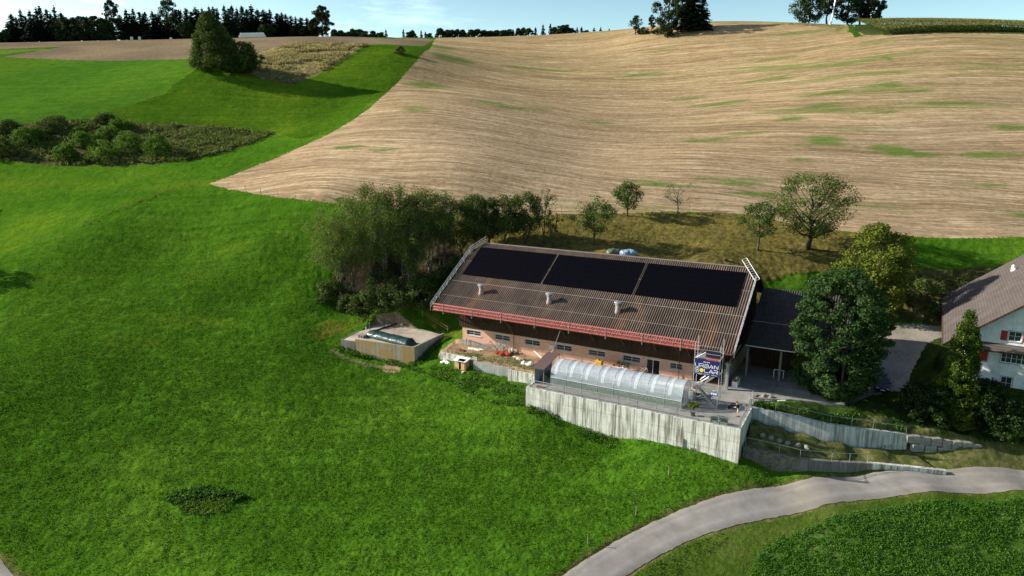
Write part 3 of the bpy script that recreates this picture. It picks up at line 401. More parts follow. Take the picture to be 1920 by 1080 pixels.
# ------------------------------------------------------------------ mesh builder
class MB:
    def __init__(s): s.v = []; s.f = []; s.mi = []
    def add(s, vs, fs, mi=0):
        k = len(s.v); s.v += [tuple(p) for p in vs]; s.f += [tuple(i + k for i in f) for f in fs]; s.mi += [mi] * len(fs); return s
    def box(s, x0, x1, y0, y1, z0, z1, mi=0):
        return s.add([(x0, y0, z0), (x1, y0, z0), (x1, y1, z0), (x0, y1, z0), (x0, y0, z1), (x1, y0, z1), (x1, y1, z1), (x0, y1, z1)],
                     [(0, 3, 2, 1), (4, 5, 6, 7), (0, 1, 5, 4), (1, 2, 6, 5), (2, 3, 7, 6), (3, 0, 4, 7)], mi)
    def tube(s, p, q, r0, r1=None, n=6, mi=0):
        r1 = r0 if r1 is None else r1
        p = Vector(p); q = Vector(q); d = q - p
        if d.length < 1e-6: return s
        d.normalize(); u = d.orthogonal().normalized(); w = d.cross(u)
        vs = []
        for c, r in ((p, r0), (q, r1)):
            for i in range(n):
                a = 2 * math.pi * i / n; vs.append(c + u * (r * math.cos(a)) + w * (r * math.sin(a)))
        fs = [(i, (i + 1) % n, n + (i + 1) % n, n + i) for i in range(n)] + [tuple(range(n))[::-1], tuple(range(n, 2 * n))]
        return s.add(vs, fs, mi)
    def path(s, P, rad, n=6, mi=0):
        for i in range(len(P) - 1):
            r0 = rad[i] if isinstance(rad, (list, tuple)) else rad; r1 = rad[i + 1] if isinstance(rad, (list, tuple)) else rad
            s.tube(P[i], P[i + 1], r0, r1, n, mi)
        return s
    def bar(s, p, q, w=.04, h=.04, mi=0):
        p = Vector(p); q = Vector(q); d = (q - p).normalized(); u = d.cross(Vector((0, 0, 1)))
        if u.length < 1e-3: u = Vector((1, 0, 0))
        u.normalize(); t = u.cross(d); vs = []
        for c in (p, q):
            for a, b in ((-1, -1), (1, -1), (1, 1), (-1, 1)): vs.append(c + u * (a * w / 2) + t * (b * h / 2))
        return s.add(vs, [(0, 1, 2, 3), (7, 6, 5, 4), (0, 4, 5, 1), (1, 5, 6, 2), (2, 6, 7, 3), (3, 7, 4, 0)], mi)
    def prism(s, poly, z0, z1, mi=0):
        n = len(poly); z0 = z0 if isinstance(z0, (list, tuple)) else [z0] * n; z1 = z1 if isinstance(z1, (list, tuple)) else [z1] * n
        vs = [(p[0], p[1], z) for p, z in zip(poly, z0)] + [(p[0], p[1], z) for p, z in zip(poly, z1)]
        return s.add(vs, [tuple(range(n))[::-1], tuple(range(n, 2 * n))] + [(i, (i + 1) % n, n + (i + 1) % n, n + i) for i in range(n)], mi)
    def lathe(s, prof, cx=0, cy=0, n=16, mi=0):
        vs = []
        for r, z in prof:
            for i in range(n):
                a = 2 * math.pi * i / n; vs.append((cx + r * math.cos(a), cy + r * math.sin(a), z))
        fs = []
        for k in range(len(prof) - 1):
            for i in range(n): fs.append((k * n + i, k * n + (i + 1) % n, (k + 1) * n + (i + 1) % n, (k + 1) * n + i))
        fs.append(tuple(range(n))[::-1]); fs.append(tuple(range((len(prof) - 1) * n, len(prof) * n)))
        return s.add(vs, fs, mi)
    def blob(s, c, r, rng, sub=1, jit=.25, mi=0):
        import bmesh
        b = bmesh.new(); bmesh.ops.create_icosphere(b, subdivisions=sub + 1, radius=1)
        vs = [(c[0] + v.co.x * r[0] * (1 + rng.uniform(-jit, jit)), c[1] + v.co.y * r[1] * (1 + rng.uniform(-jit, jit)), c[2] + v.co.z * r[2] * (1 + rng.uniform(-jit, jit))) for v in b.verts]
        fs = [tuple(v.index for v in f.verts) for f in b.faces]; b.free(); return s.add(vs, fs, mi)
    def build(s, name, mats, parent=None, smooth=False, bevel=0):
        me = bpy.data.meshes.new(name); me.from_pydata(s.v, [], s.f)
        mats = mats if isinstance(mats, (list, tuple)) else [mats]
        for m in mats: me.materials.append(m)
        if any(s.mi): me.polygons.foreach_set("material_index", s.mi)
        if smooth: me.polygons.foreach_set("use_smooth", [True] * len(me.polygons))
        me.update(); o = bpy.data.objects.new(name, me); COL.objects.link(o)
        if parent is not None: o.parent = parent
        if bevel:
            bv = o.modifiers.new("Bevel", 'BEVEL'); bv.width = bevel; bv.segments = 2; bv.limit_method = 'ANGLE'
        return o
def tag(o, label, cat, group=None, kind=None):
    if label: o['label'] = label
    if cat: o['category'] = cat
    if group: o['group'] = group
    if kind: o['kind'] = kind
    return o
def thing(name, label, cat, loc=(0, 0, 0), rz=0.0, group=None):
    o = bpy.data.objects.new(name, None); COL.objects.link(o); o.location = loc; o.rotation_euler = (0, 0, rz)
    o.empty_display_size = .3
    return tag(o, label, cat, group)
def bthing(name, label, cat, a=0, b=0, z=0, group=None, rz=0.0):
    p = bp(a, b); return thing(name, label, cat, (p[0], p[1], z), -ANG + rz, group)
def dup(root, loc=None, rz=None, label=None, scale=None):
    r = root.copy(); COL.objects.link(r)
    if loc is not None: r.location = loc
    if rz is not None: r.rotation_euler = (0, 0, rz)
    if label: r['label'] = label
    if scale: r.scale = scale
    for ch in [c for c in bpy.data.objects if c.parent == root]:
        c = ch.copy(); COL.objects.link(c); c.parent = r
        for g in [k for k in bpy.data.objects if k.parent == ch]:
            d = g.copy(); COL.objects.link(d); d.parent = c
    return r

# ------------------------------------------------------------------ road
def ribbon(name, L, hw, mat, lift=.03, cross=12, label=None):
    vs = []; fs = []
    t = np.gradient(L, axis=0); t /= np.linalg.norm(t, axis=1)[:, None]; nrm = np.c_[-t[:, 1], t[:, 0]]
    js = np.linspace(-1, 1, cross + 1)
    P = np.concatenate([L + nrm * hw * j for j in js]).reshape(cross + 1, len(L), 2)
    P[0] += nrm * (fbm(L[:, 0] * 1.3, L[:, 1] * 1.3, 3)[:, None] * .35); P[-1] += nrm * (fbm(L[:, 0] * 1.3 + 9, L[:, 1] * 1.3, 3)[:, None] * .35)
    z = H(P[..., 0].ravel(), P[..., 1].ravel()).reshape(P.shape[:2]) + lift
    z[0] -= .06; z[-1] -= .06
    for a in range(len(L)):
        for k in range(cross + 1): vs.append((P[k, a, 0], P[k, a, 1], z[k, a]))
    n = cross + 1
    for a in range(len(L) - 1):
        for k in range(cross): fs.append((a * n + k, (a + 1) * n + k, (a + 1) * n + k + 1, a * n + k + 1))
    o = MB().add(vs, fs).build(name, mat, smooth=True); o['kind'] = 'structure'
    at = o.data.attributes.new("across", 'FLOAT', 'POINT'); at.data.foreach_set("value", np.tile(np.abs(js), len(L)).astype(np.float32))
    n_ = len(o.data.polygons)
    if o.data.polygons[n_ // 2].normal.z < 0: o.data.flip_normals()
    return o
def asphalt():
    m, nt, b = newmat("asphalt")
    c = ramp(nt, noise(nt, .5, 5, .65), [(.3, (.21, .195, .175)), (.5, (.26, .245, .222)), (.7, (.31, .29, .262))])
    c = mix(nt, .5, c, ramp(nt, noise(nt, 18, 3, .8), [(.3, (.6, .6, .6)), (.7, (1.3, 1.3, 1.3))]), 'MULTIPLY')
    c = mix(nt, ramp(nt, noise(nt, .12, 4, .6), [(.55, 0.0), (.7, .35)]), c, (.25, .20, .15))
    at = nt.nodes.new("ShaderNodeAttribute"); at.attribute_name = "across"      # polished wheel lanes, dusty edges
    c = mix(nt, .8, c, ramp(nt, at.outputs['Fac'], [(.0, (.95, .95, .93)), (.28, (1.0, .99, .97)), (.48, (1.14, 1.14, 1.14)), (.68, (.94, .94, .94)), (.86, (.98, .96, .92)), (1.0, (1.2, 1.08, .88))]), 'MULTIPLY')
    nt.links.new(c, b.inputs['Base Color']); b.inputs['Roughness'].default_value = .9; bump(nt, b, noise(nt, 25, 3), .3, .02); return m
ASPH = asphalt()
ribbon("road", ROADS[0][0], 1.95, ASPH); ribbon("road", ROADS[1][0], 1.8, ASPH)

# ------------------------------------------------------------------ foliage
def leaf_mat(name, dark, mid, light, trans=.25):
    m, nt, b = newmat(name)
    at = nt.nodes.new("ShaderNodeAttribute"); at.attribute_name = "var"
    c = ramp(nt, at.outputs['Fac'], [(.05, dark), (.5, mid), (.95, light)])
    nt.links.new(c, b.inputs['Base Color']); b.inputs['Roughness'].default_value = .7; b.inputs['Specular IOR Level'].default_value = .06
    tr = nt.nodes.new("ShaderNodeBsdfTranslucent"); nt.links.new(mix(nt, 1.0, c, (1.25, 1.3, .6), 'MULTIPLY'), tr.inputs[0])
    mx = nt.nodes.new("ShaderNodeMixShader"); mx.inputs[0].default_value = trans
    out = nt.nodes["Material Output"]; nt.links.new(b.outputs[0], mx.inputs[1]); nt.links.new(tr.outputs[0], mx.inputs[2]); nt.links.new(mx.outputs[0], out.inputs[0])
    return m
LM = {
 'maple': leaf_mat("maple_leaves", (.018, .042, .012), (.038, .078, .022), (.085, .140, .042)),
 'walnut': leaf_mat("walnut_leaves", (.055, .078, .010), (.11, .145, .018), (.20, .22, .04)),
 'wispy': leaf_mat("willow_leaves", (.052, .075, .020), (.105, .140, .038), (.20, .235, .08), .35),
 'dark': leaf_mat("thicket_leaves", (.030, .050, .012), (.065, .095, .024), (.13, .165, .05), .25),
 'orchard': leaf_mat("orchard_leaves", (.030, .060, .012), (.062, .105, .022), (.13, .18, .05)),
 'big': leaf_mat("pear_leaves", (.048, .070, .018), (.098, .130, .034), (.18, .21, .07)),
 'spruce': leaf_mat("spruce_needles", (.006, .013, .008), (.013, .026, .014), (.030, .048, .024), .08),
 'far': leaf_mat("far_leaves", (.016, .028, .012), (.032, .050, .020), (.06, .08, .03), .15),
 'conifer': leaf_mat("thuja_leaves", (.022, .050, .006), (.055, .100, .010), (.14, .19, .028), .25),
 'shrub': leaf_mat("shrub_leaves", (.045, .095, .014), (.080, .150, .022), (.14, .22, .038), .3),
 'bush': leaf_mat("garden_leaves", (.008, .020, .006), (.018, .040, .010), (.05, .085, .02), .2),
 'hill': leaf_mat("hill_tree_leaves", (.026, .046, .014), (.060, .092, .024), (.13, .165, .040), .25),
 'clover': leaf_mat("clover_leaves", (.046, .130, .014), (.075, .185, .022), (.12, .25, .04), .4),
 'tuft': leaf_mat("grass_blades", (.046, .118, .009), (.064, .152, .012), (.100, .185, .018), .35),
 'weed': leaf_mat("weed_leaves", (.03, .085, .012), (.06, .14, .02), (.12, .20, .04), .3),
 'corn': leaf_mat("corn_leaves", (.030, .055, .012), (.060, .095, .022), (.14, .16, .045), .3),
 'tassel': leaf_mat("corn_tassels", (.12, .13, .04), (.20, .19, .075), (.32, .27, .12), .3),
 'straw': leaf_mat("straw_stalks", (.12, .105, .05), (.27, .23, .125), (.44, .37, .23), .3),
}
BARK = simple("bark", (.075, .06, .045), .9, 0, .4, 5, .03)
BARKL = simple("pale_bark", (.11, .095, .072), .9, 0, .35, 5, .02)
BARKD = simple("dark_bark", (.035, .028, .02), .9, 0, .4, 5, .03)

def leaves(name, P, size, mat, rng, parent=None, up=.35, aspect=.75, varbase=None, dirs=None):
    P = np.asarray(P, float); n = len(P)
    nrm = rng.normal(size=(n, 3))
    if dirs is not None: nrm = nrm * .8 + dirs * 1.0
    nrm[:, 2] = nrm[:, 2] + up
    nrm /= np.linalg.norm(nrm, axis=1)[:, None] + 1e-9
    t = np.cross(nrm, rng.normal(size=(n, 3))); t /= np.linalg.norm(t, axis=1)[:, None] + 1e-9
    bt = np.cross(nrm, t)
    sz = np.broadcast_to(size, (n,)) * rng.uniform(.65, 1.35, n)
    a = t * sz[:, None] * .5; b = bt * sz[:, None] * .5 * aspect
    V = np.stack([P - a * 1.1, P - b * .9 + nrm * sz[:, None] * .12, P + a * 1.1, P + b * .9 + nrm * sz[:, None] * .12], 1).reshape(-1, 3)
    F = np.arange(4 * n, dtype=np.int32)
    me = bpy.data.meshes.new(name); me.vertices.add(4 * n); me.vertices.foreach_set("co", V.ravel())
    me.loops.add(4 * n); me.loops.foreach_set("vertex_index", F)
    me.polygons.add(n); me.polygons.foreach_set("loop_start", np.arange(0, 4 * n, 4, dtype=np.int32)); me.polygons.foreach_set("loop_total", np.full(n, 4, np.int32))
    at = me.attributes.new("var", 'FLOAT', 'FACE')
    v = rng.random(n) * .6 + (varbase if varbase is not None else .2)
    at.data.foreach_set("value", np.clip(v, 0, 1).astype(np.float32))
    me.update(calc_edges=True); me.materials.append(mat)
    o = bpy.data.objects.new(name, me); COL.objects.link(o); o.parent = parent
    return o
def prof_round(t): return math.sqrt(max(0, 1 - (2 * t - 1) ** 2)) ** .8
def prof_egg(t): return min(1, 1.25 * t ** .45) * (max(0, 1 - t ** 2.6)) ** .6
def prof_cone(t): return (1 - t) ** .85 * min(1, t * 8 + .3)
def prof_top(t): return (max(0, 1 - (1.6 * t - .9) ** 2 / .9)) ** .5 if t > .0 else 0
def prof_col(t): return min(1, t * 5 + .4) * (1 - t ** 2.2) ** .9
def grow(kind, h, w, seed, leafm, bark, zb=.25, prof=prof_round, ncl=60, lpc=60, cr=.16, ls=.3, tr=.25, ntr=1, lean=(0, 0), limbs=14, shell=.45, up=.35, flat=.75, spread=0.0, lumpy=.25):
    """trunk and crown meshes of one tree, standing at its own origin"""
    rng = np.random.default_rng(seed); rr = random.Random(seed)
    C = []
    ph = [rr.uniform(0, 6.28) for _ in range(4)]
    while len(C) < ncl:
        t = rr.random(); a = rr.uniform(0, 2 * math.pi)
        if rr.random() > (prof(t) + .15): continue
        lump = 1 + lumpy * (math.sin(3 * a + ph[0] + 5 * t) * .5 + math.sin(5 * a + ph[1] - 7 * t) * .35 + math.sin(2 * a + 9 * t + ph[2]) * .4)
        rad = w / 2 * prof(t) * lump * (shell + (1 - shell) * math.sqrt(rr.random())) * (1 - cr * .6)
        z = h * (zb + (1 - zb) * t * (1 - cr * .25))
        C.append((rad * math.cos(a) + lean[0] * z / h, rad * math.sin(a) + lean[1] * z / h, z, rr.uniform(.7, 1.3)))
    C = np.array(C)
    crad = C[:, 3] * cr * w
    idx = rng.integers(0, ncl, ncl * lpc)
    d = rng.normal(size=(len(idx), 3)); d /= np.linalg.norm(d, axis=1)[:, None]
    rad_ = rng.random(len(idx)) ** .4
    P = C[idx, :3] + d * rad_[:, None] * crad[idx][:, None] * np.array([1, 1, flat])
    P[:, 2] = np.clip(P[:, 2], .15, h * 1.02)
    vb = (rng.random(ncl) * .3)[idx] + .05
    trunk = MB()
    for k in range(ntr):
        ang = rr.uniform(0, 6.28); off = spread * rr.random(); bx, by = off * math.cos(ang), off * math.sin(ang)
        top = C[rr.randrange(ncl)] if ntr > 1 else None
        tx, ty, tz = (top[0] * .9, top[1] * .9, top[2]) if ntr > 1 else (lean[0] * .8, lean[1] * .8, h * .86)
        n = 6; Pts = []; Rs = []
        for i in range(n + 1):
            t = i / n
            Pts.append((bx + (tx - bx) * t ** 1.2 + rr.uniform(-.03, .03) * w * (0 < i < n), by + (ty - by) * t ** 1.2 + rr.uniform(-.03, .03) * w * (0 < i < n), tz * t - (.3 if i == 0 else 0)))
            Rs.append(tr * (1 - t) ** .8 * (1.25 if i == 0 else 1) + .02)
        trunk.path(Pts, Rs, 7)
        for j in range(limbs if ntr == 1 else max(2, limbs // ntr)):
            c = C[rr.randrange(ncl)]
            if ntr == 1:
                s0 = min(c[2] * .75, h * .7) * rr.uniform(.55, .95); s0 = max(s0, h * zb * .7)
            else: s0 = min(c[2] * .8, tz * .8)
            f = min(1, s0 / max(tz, .1)); i0 = min(n - 1, int(f * n)); ff = f * n - i0
            p0 = Vector(Pts[i0]).lerp(Vector(Pts[i0 + 1]), ff); c_ = Vector(c[:3])
            mid = p0.lerp(c_, .5) + Vector((0, 0, -.04 * h * rr.random()))
            r0 = max(.03, tr * (1 - f) ** .8 * .55)
            trunk.path([p0, mid, c_], [r0, r0 * .6, .015], 5)
            for q in range(2):
                e = c_ + Vector((rr.uniform(-1, 1), rr.uniform(-1, 1), rr.uniform(-.2, 1))) * (cr * w * 1.0)
                trunk.path([mid.lerp(c_, .5), e], [r0 * .4, .01], 4)
    dirs = d
    return trunk, P, dirs, vb, rng, ls, up, leafm, bark
def plant_tree(name, label, cat, x, y, g, zbase=None, group=None, rz=0):
    trunk, P, dirs, vb, rng, ls, up, leafm, bark = g
    z = h1(x, y) if zbase is None else zbase
    t = thing(name, label, cat, (x, y, z), rz, group)
    trunk.build('trunk', bark, t, smooth=True)
    leaves('crown', P, ls, leafm, rng, t, up, varbase=vb, dirs=dirs)
    return t

KIND = {
 'wispy': dict(leafm=LM['wispy'], bark=BARKL, zb=.30, prof=prof_egg, ncl=85, lpc=85, cr=.12, ls=.24, tr=.15, ntr=3, limbs=24, shell=.25, spread=.8, up=.1, flat=1.3, lumpy=.45),
 'dark': dict(leafm=LM['dark'], bark=BARK, zb=.22, prof=prof_round, ncl=70, lpc=90, cr=.15, ls=.28, tr=.17, ntr=2, limbs=14, shell=.35, spread=.5, up=.2, flat=.9, lumpy=.35),
 'sparse': dict(leafm=LM['dark'], bark=BARK, zb=.3, prof=prof_egg, ncl=34, lpc=26, cr=.11, ls=.22, tr=.10, ntr=2, limbs=26, shell=.3, spread=.3, up=.1, flat=1.1, lumpy=.5),
 'orchard': dict(leafm=LM['orchard'], bark=BARK, zb=.28, prof=prof_round, ncl=44, lpc=80, cr=.15, ls=.27, tr=.17, limbs=16, shell=.4, flat=.75, lumpy=.5),
 'bare': dict(leafm=LM['orchard'], bark=BARKL, zb=.35, prof=prof_top, ncl=22, lpc=16, cr=.12, ls=.20, tr=.13, limbs=26, shell=.6, flat=.75, lumpy=.5),
 'big': dict(leafm=LM['big'], bark=BARKD, zb=.22, prof=prof_round, ncl=120, lpc=105, cr=.105, ls=.27, tr=.42, limbs=30, shell=.5, flat=.8, lumpy=.3),
 'walnut': dict(leafm=LM['walnut'], bark=BARK, zb=.10, prof=prof_egg, ncl=130, lpc=150, cr=.105, ls=.34, tr=.35, limbs=26, shell=.5, flat=.7, lumpy=.45),
 'maple': dict(leafm=LM['maple'], bark=BARKD, zb=.0, prof=lambda t: (max(0, 1 - ((t - .42) / .60) ** 2)) ** .6 if t > .42 else (max(0, 1 - ((.42 - t) / .50) ** 2)) ** .5, ncl=330, lpc=170, cr=.082, ls=.29, tr=.40, limbs=30, shell=.62, flat=.65, lumpy=.22, up=.6),
 'conifer': dict(leafm=LM['conifer'], bark=BARKD, zb=.0, prof=lambda t: (1 - t) ** .62, ncl=340, lpc=105, cr=.10, ls=.2, tr=.18, limbs=12, shell=.65, flat=1.1, lumpy=.3),
 'hill': dict(leafm=LM['hill'], bark=BARKD, zb=.0, prof=lambda t: (max(0, 1 - t ** 1.25)) ** .9 * min(1, .8 + t * 2), ncl=320, lpc=90, cr=.085, ls=.5, tr=.5, limbs=12, shell=.6, flat=.9, lumpy=.10),
 'hill2': dict(leafm=LM['hill'], bark=BARKD, zb=.02, prof=prof_round, ncl=110, lpc=70, cr=.12, ls=.55, tr=.3, limbs=8, shell=.6, flat=.8, lumpy=.2),
 'dec': dict(leafm=LM['far'], bark=BARKD, zb=.05, prof=prof_round, ncl=90, lpc=55, cr=.13, ls=.8, tr=.35, limbs=12, shell=.5, flat=.8, lumpy=.4),
 'tall': dict(leafm=LM['far'], bark=BARKD, zb=.28, prof=prof_egg, ncl=70, lpc=50, cr=.11, ls=.7, tr=.4, limbs=24, shell=.4, flat=.8, lumpy=.6),
 'small': dict(leafm=LM['far'], bark=BARKD, zb=.28, prof=prof_round, ncl=30, lpc=50, cr=.16, ls=.5, tr=.22, limbs=14, shell=.3, flat=.8, lumpy=.4),
}
LBL = [
 ('tree', 'grey green feathery tree leaning out at the left end of the small wood'), ('tree', 'tall wispy grey green tree second from the left end of the wood'),
 ('tree', 'tall feathery tree with several pale stems, third from the left end of the wood'), ('tree', 'wispy tall tree with sparse top in the left half of the small wood'),
 ('tree', 'slender wispy tree rising to the stubble edge in the middle of the wood'), ('tree', 'wispy tree on the slope, left of the dark bare-stemmed gap in the wood'),
 ('tree', 'wispy tree with open crown just right of the middle of the wood'), ('tree', 'wispy tree above the left corner of the barn roof'),
 ('tree', 'dark rounded tree where the wispy trees of the wood end'), ('tree', 'dark narrow tree right behind the lattice rail at the top left roof corner'),
 ('tree', 'small dark tree above the left end of the barn ridge'), ('tree', 'dense dark bushy tree behind the left part of the barn ridge'),
 ('tree', 'bushy olive tree at the right end of the small wood'), ('tree', 'feathery tree standing in the back row of the wood'),
 ('tree', 'low wispy tree with thin trunks in front of the wood beside the barn'), ('tree', 'thin nearly leafless tree standing just right of the wood'),
 ('tree', 'small sparse tree at the barn ridge, right of the wood'), ('tree', 'round leafy orchard tree on the dry bank, nearest the barn ridge'),
 ('tree', 'small open orchard tree at the upper edge of the bank'), ('tree', 'almost bare little fruit tree against the stubble edge'),
 ('tree', 'leafy orchard tree left of the large wide one with dark limbs'), ('tree', 'large wide orchard tree with dark spreading limbs on the bank'),
 ('tree', 'yellow green leafy tree behind the big dark green tree'), ('tree', 'big dense dark green tree beside the farmyard'),
 ('conifer', 'tall columnar garden conifer with yellow green tip in front of the farmhouse'), ('tree', 'large solitary conical tree on the hill meadow'),
 ('tree', 'dark low tree leaning on the right side of the solitary hill tree')]
NM = {'wispy': 'feathery_tree', 'dark': 'broadleaf_tree', 'sparse': 'thin_tree', 'orchard': 'fruit_tree', 'bare': 'fruit_tree', 'big': 'fruit_tree', 'walnut': 'broadleaf_tree', 'maple': 'broadleaf_tree', 'conifer': 'columnar_conifer', 'hill': 'solitary_tree', 'hill2': 'solitary_tree'}
for i, ((k, x, y, z, h, w), (cat, lb)) in enumerate(zip(TREES, LBL)):
    zz = h1(x, y); h = z + h - zz; kw = dict(KIND[k])
    lean = (0, 0)
    if i == 0: lean = (-2.2, -.5)
    if i == 1: lean = (-1.2, 0)
    if k == 'hill': lean = (-4.2, 0)
    grp = 'trees of the small wood beside the barn' if i < 17 else ('fruit trees on the orchard bank' if i < 22 else None)
    plant_tree(NM[k], lb, cat, x, y, grow(k, h, w, 100 + i, lean=lean, **kw), zz, grp)

# spruces: four kinds of mesh, shared
def spruce_mesh(seed, h=16., w=6.4):
    rng = np.random.default_rng(seed); rr = random.Random(seed)
    P = []; D = []; m = MB(); m.path([(0, 0, -.5), (0, 0, h * .5), (0, 0, h * .99)], [.26, .16, .02], 6)
    nl = 26
    for k in range(nl):
        t = (k + rr.random() * .5) / nl; z = h * (.05 + .93 * t); r = w / 2 * (1 - t) ** .72 * rr.uniform(.8, 1.12) + .15
        nb = max(5, int(15 * (1 - t)))
        for b in range(nb):
            a = rr.uniform(0, 6.28); rb = r * rr.uniform(.7, 1.1); n = max(4, int(rb * 9))
            for q in range(n):
                s = (q + rr.random()) / n
                P.append((rb * s * math.cos(a) + rr.gauss(0, .12), rb * s * math.sin(a) + rr.gauss(0, .12), z - .35 * rb * s * s + rr.gauss(0, .08) + .1 * rb * s)); D.append((math.cos(a) * .4, math.sin(a) * .4, .5))
    P.append((0, 0, h)); D.append((0, 0, 1))
    return m, np.array(P), np.array(D), rng
protos = []
for v in range(4):
    m, P, D, rng = spruce_mesh(40 + v)
    t = thing('spruce_tree', 'x', 'tree', (0, 0, 0))
    m.build('trunk', BARKD, t); leaves('crown', P, .80, LM['spruce'], rng, t, .3, .5, varbase=.15, dirs=D)
    protos.append(t)
used = [False] * 4
rr = random.Random(8)
allsp = [(s, 'dark spruce in the dense forest row along the left skyline', 'spruces of the forest on the left skyline') for s in SPRUCE]
allsp += [(s[1:], None, 'trees of the hilltop clump above the stubble field') for s in TOPR if s[0] == 'spruce']
SPL = ['tall dark spruce at the right side of the left hilltop tree clump', 'smaller spruce at the outer right edge of the left hilltop clump']
si = 0
for (x, y, z, h, w), lb, grp in allsp:
    if lb is None: lb = SPL[si]; si += 1
    v = rr.randrange(4); zz = h1(x, y); h = z + h - zz
    o = protos[v] if not used[v] else dup(protos[v]); used[v] = True
    o.location = (x, y, zz); o.rotation_euler = (0, 0, rr.uniform(0, 6.28)); sx = w / 6.4 * 1.5; o.scale = (sx, sx, h / 16.0)
    o['label'] = lb; o['group'] = grp
DECL = ['round leafy tree in front of the spruces, leftmost of the pale ones', 'leafy tree between spruces at the middle of the left forest edge', 'broad leafy tree left of the tall open tree on the left skyline', 'small leafy tree low in front of the spruces at far left', 'leafy tree at the foot of the tall ragged tree on the left skyline',
        'tall ragged broadleaf towering over the left forest, left one of two', 'very tall open broadleaf towering over the forest, right one of two', 'lone tall leafy tree ending the left forest row', 'low leafy tree at the far left end of the forest', 'leafy tree below the second towering broadleaf', 'leafy tree behind the hay bales at the forest edge', 'small leafy tree just left of the lone tree ending the forest row']
for i, (k, x, y, z, h, w) in enumerate(DEC):
    zz = h1(x, y); kw = dict(KIND[k]); 
    plant_tree('broadleaf_tree', DECL[i], 'tree', x, y, grow(k, z + h - zz, w, 300 + i, **kw), zz, 'broadleaf trees of the forest on the left skyline')
TOPL = ['leafy tree at the left side of the left hilltop clump', 'leafy tree in the middle of the left hilltop clump', 'small lone tree on the crest left of the hilltop clump', 'tiny thin tree beside the left hilltop clump', 'dark leafy tree at the left side of the clump round the mast', 'tall open tree just left of the silver mast', 'dark tree just right of the silver mast', 'tall tree at the right of the clump round the mast', 'lower leafy tree nearest the corn field in the hilltop clump']
j = 0
for i, (k, x, y, z, h, w) in enumerate(TOPR):
    if k == 'spruce': continue
    zz = h1(x, y); plant_tree('broadleaf_tree', TOPL[j], 'tree', x, y, grow(k, z + h - zz, w, 340 + i, **KIND[k]), zz, 'trees of the hilltop clumps above the stubble field'); j += 1
# far line of trees beyond the crest: three shared meshes
fp = []
for v in range(2):
    tr_, P, dirs, vb, rng, ls, up, lm, bk = grow('far', 14, 6, 500 + v, LM['far'], BARKD, zb=.05, prof=prof_egg if v < 2 else prof_cone, ncl=50, lpc=30, cr=.15, ls=.9, tr=.3, limbs=6, lumpy=.3)
    t = thing('distant_tree', 'x', 'tree'); tr_.build('trunk', BARKD, t); leaves('crown', P, ls, lm, rng, t, up, varbase=vb); fp.append(t)
uf = [False] * 3
for i, (k, x, y, z, h, w) in enumerate(FAR):
    v = 2 if w < 4.3 else rr.randrange(2); zz = h1(x, y); h = z + h - zz
    if v == 2: o = dup(protos[i % 4]); o.name = 'distant_spruce'
    else: o = fp[v] if not uf[v] else dup(fp[v]); uf[v] = True
    o.location = (x, y, zz - 1.2); o.rotation_euler = (0, 0, rr.uniform(-.4, .4)); o.scale = (w / 6 * 2.0, w / 6 * 1.6, (h + 1.2) / 14) if v < 2 else (w / 6 * 1.9, w / 6 * 1.9, (h + 1.2) / 16)
    o['label'] = 'distant tree in the thin row beyond the tilled field crest' if i < 15 else 'distant tree in the long row beyond the stubble field crest'
    o['group'] = 'distant trees beyond the tilled field' if i < 15 else 'distant trees beyond the stubble crest'

# bushes
def bush(name, label, x, y, h, w, seed, mat, group=None, ls=.3, ncl=60, lpc=60, zz=None):
    g = grow('b', h, w, seed, mat, BARKD, zb=.0, prof=lambda t: (max(0, 1 - t ** 2.2)) ** .5, ncl=ncl, lpc=lpc, cr=.15, ls=ls, tr=.06, ntr=4, limbs=12, shell=.55, spread=w * .12, flat=.7, lumpy=.35)
    return plant_tree(name, label, 'shrub', x, y, g, h1(x, y) - .1 if zz is None else zz, group)
SHL = ['dark shrub at the top left corner of the rough bank', 'dark wide shrub on the upper edge of the rough bank', 'tallest dark shrub on the crest of the rough bank', 'bright round shrub left in the middle of the rough bank', 'shrub at the picture edge low on the rough bank', 'bright green shrub lowest on the rough bank', 'shrub below the crest shrub in the middle of the bank', 'large round shrub right of the middle of the bank', 'rightmost green shrub on the rough bank', 'shrub between the lowest bright one and the large round one', 'olive shrub in the middle of the rough bank', 'small shrub right beside the crest shrub', 'low shrub left of the crest shrub', 'low shrub in the left gap of the bank']
for i, (k, x, y, z, h, w) in enumerate(SHRUB):
    bush('shrub', SHL[i], x, y, h, w, 600 + i, LM['shrub'] if i not in (0, 1, 2, 4) else LM['dark'], 'shrubs on the rough bank at left', .36)
UNL = ['low bush at the left foot of the small wood', 'dark bush under the front edge of the wood', 'dark undergrowth bush below the tall feathery trees', 'dark bush in the shade of the wood left of the barn', 'undergrowth bush near the left barn gable', 'dark bush touching the view of the barn roof corner', 'small brownish bush at the outer left edge of the wood', 'bush deep among the stems of the wood', 'bush on the slope behind the barn gable rail']
for i, (k, x, y, z, h, w) in enumerate(UNDER):
    bush('undergrowth_bush', UNL[i], x, y, h * .8, w, 650 + i, LM['dark'], 'undergrowth of the small wood', .3)
BUL = ['dark garden bush left of the columnar conifer', 'dark garden bush in front of the columnar conifer', 'tall dark bush between conifer and farmhouse wall', 'dark bush before the farmhouse wall at the picture edge', 'small light green bush at the lower right of the garden', 'low bush between the parked car and the garden wall']
for i, (k, x, y, z, h, w) in enumerate(BUSH):
    bush('garden_bush', BUL[i], x, y, h, w, 700 + i, LM['bush'] if i != 4 else LM['shrub'], 'garden bushes below the farmhouse', .26, 90, 80)
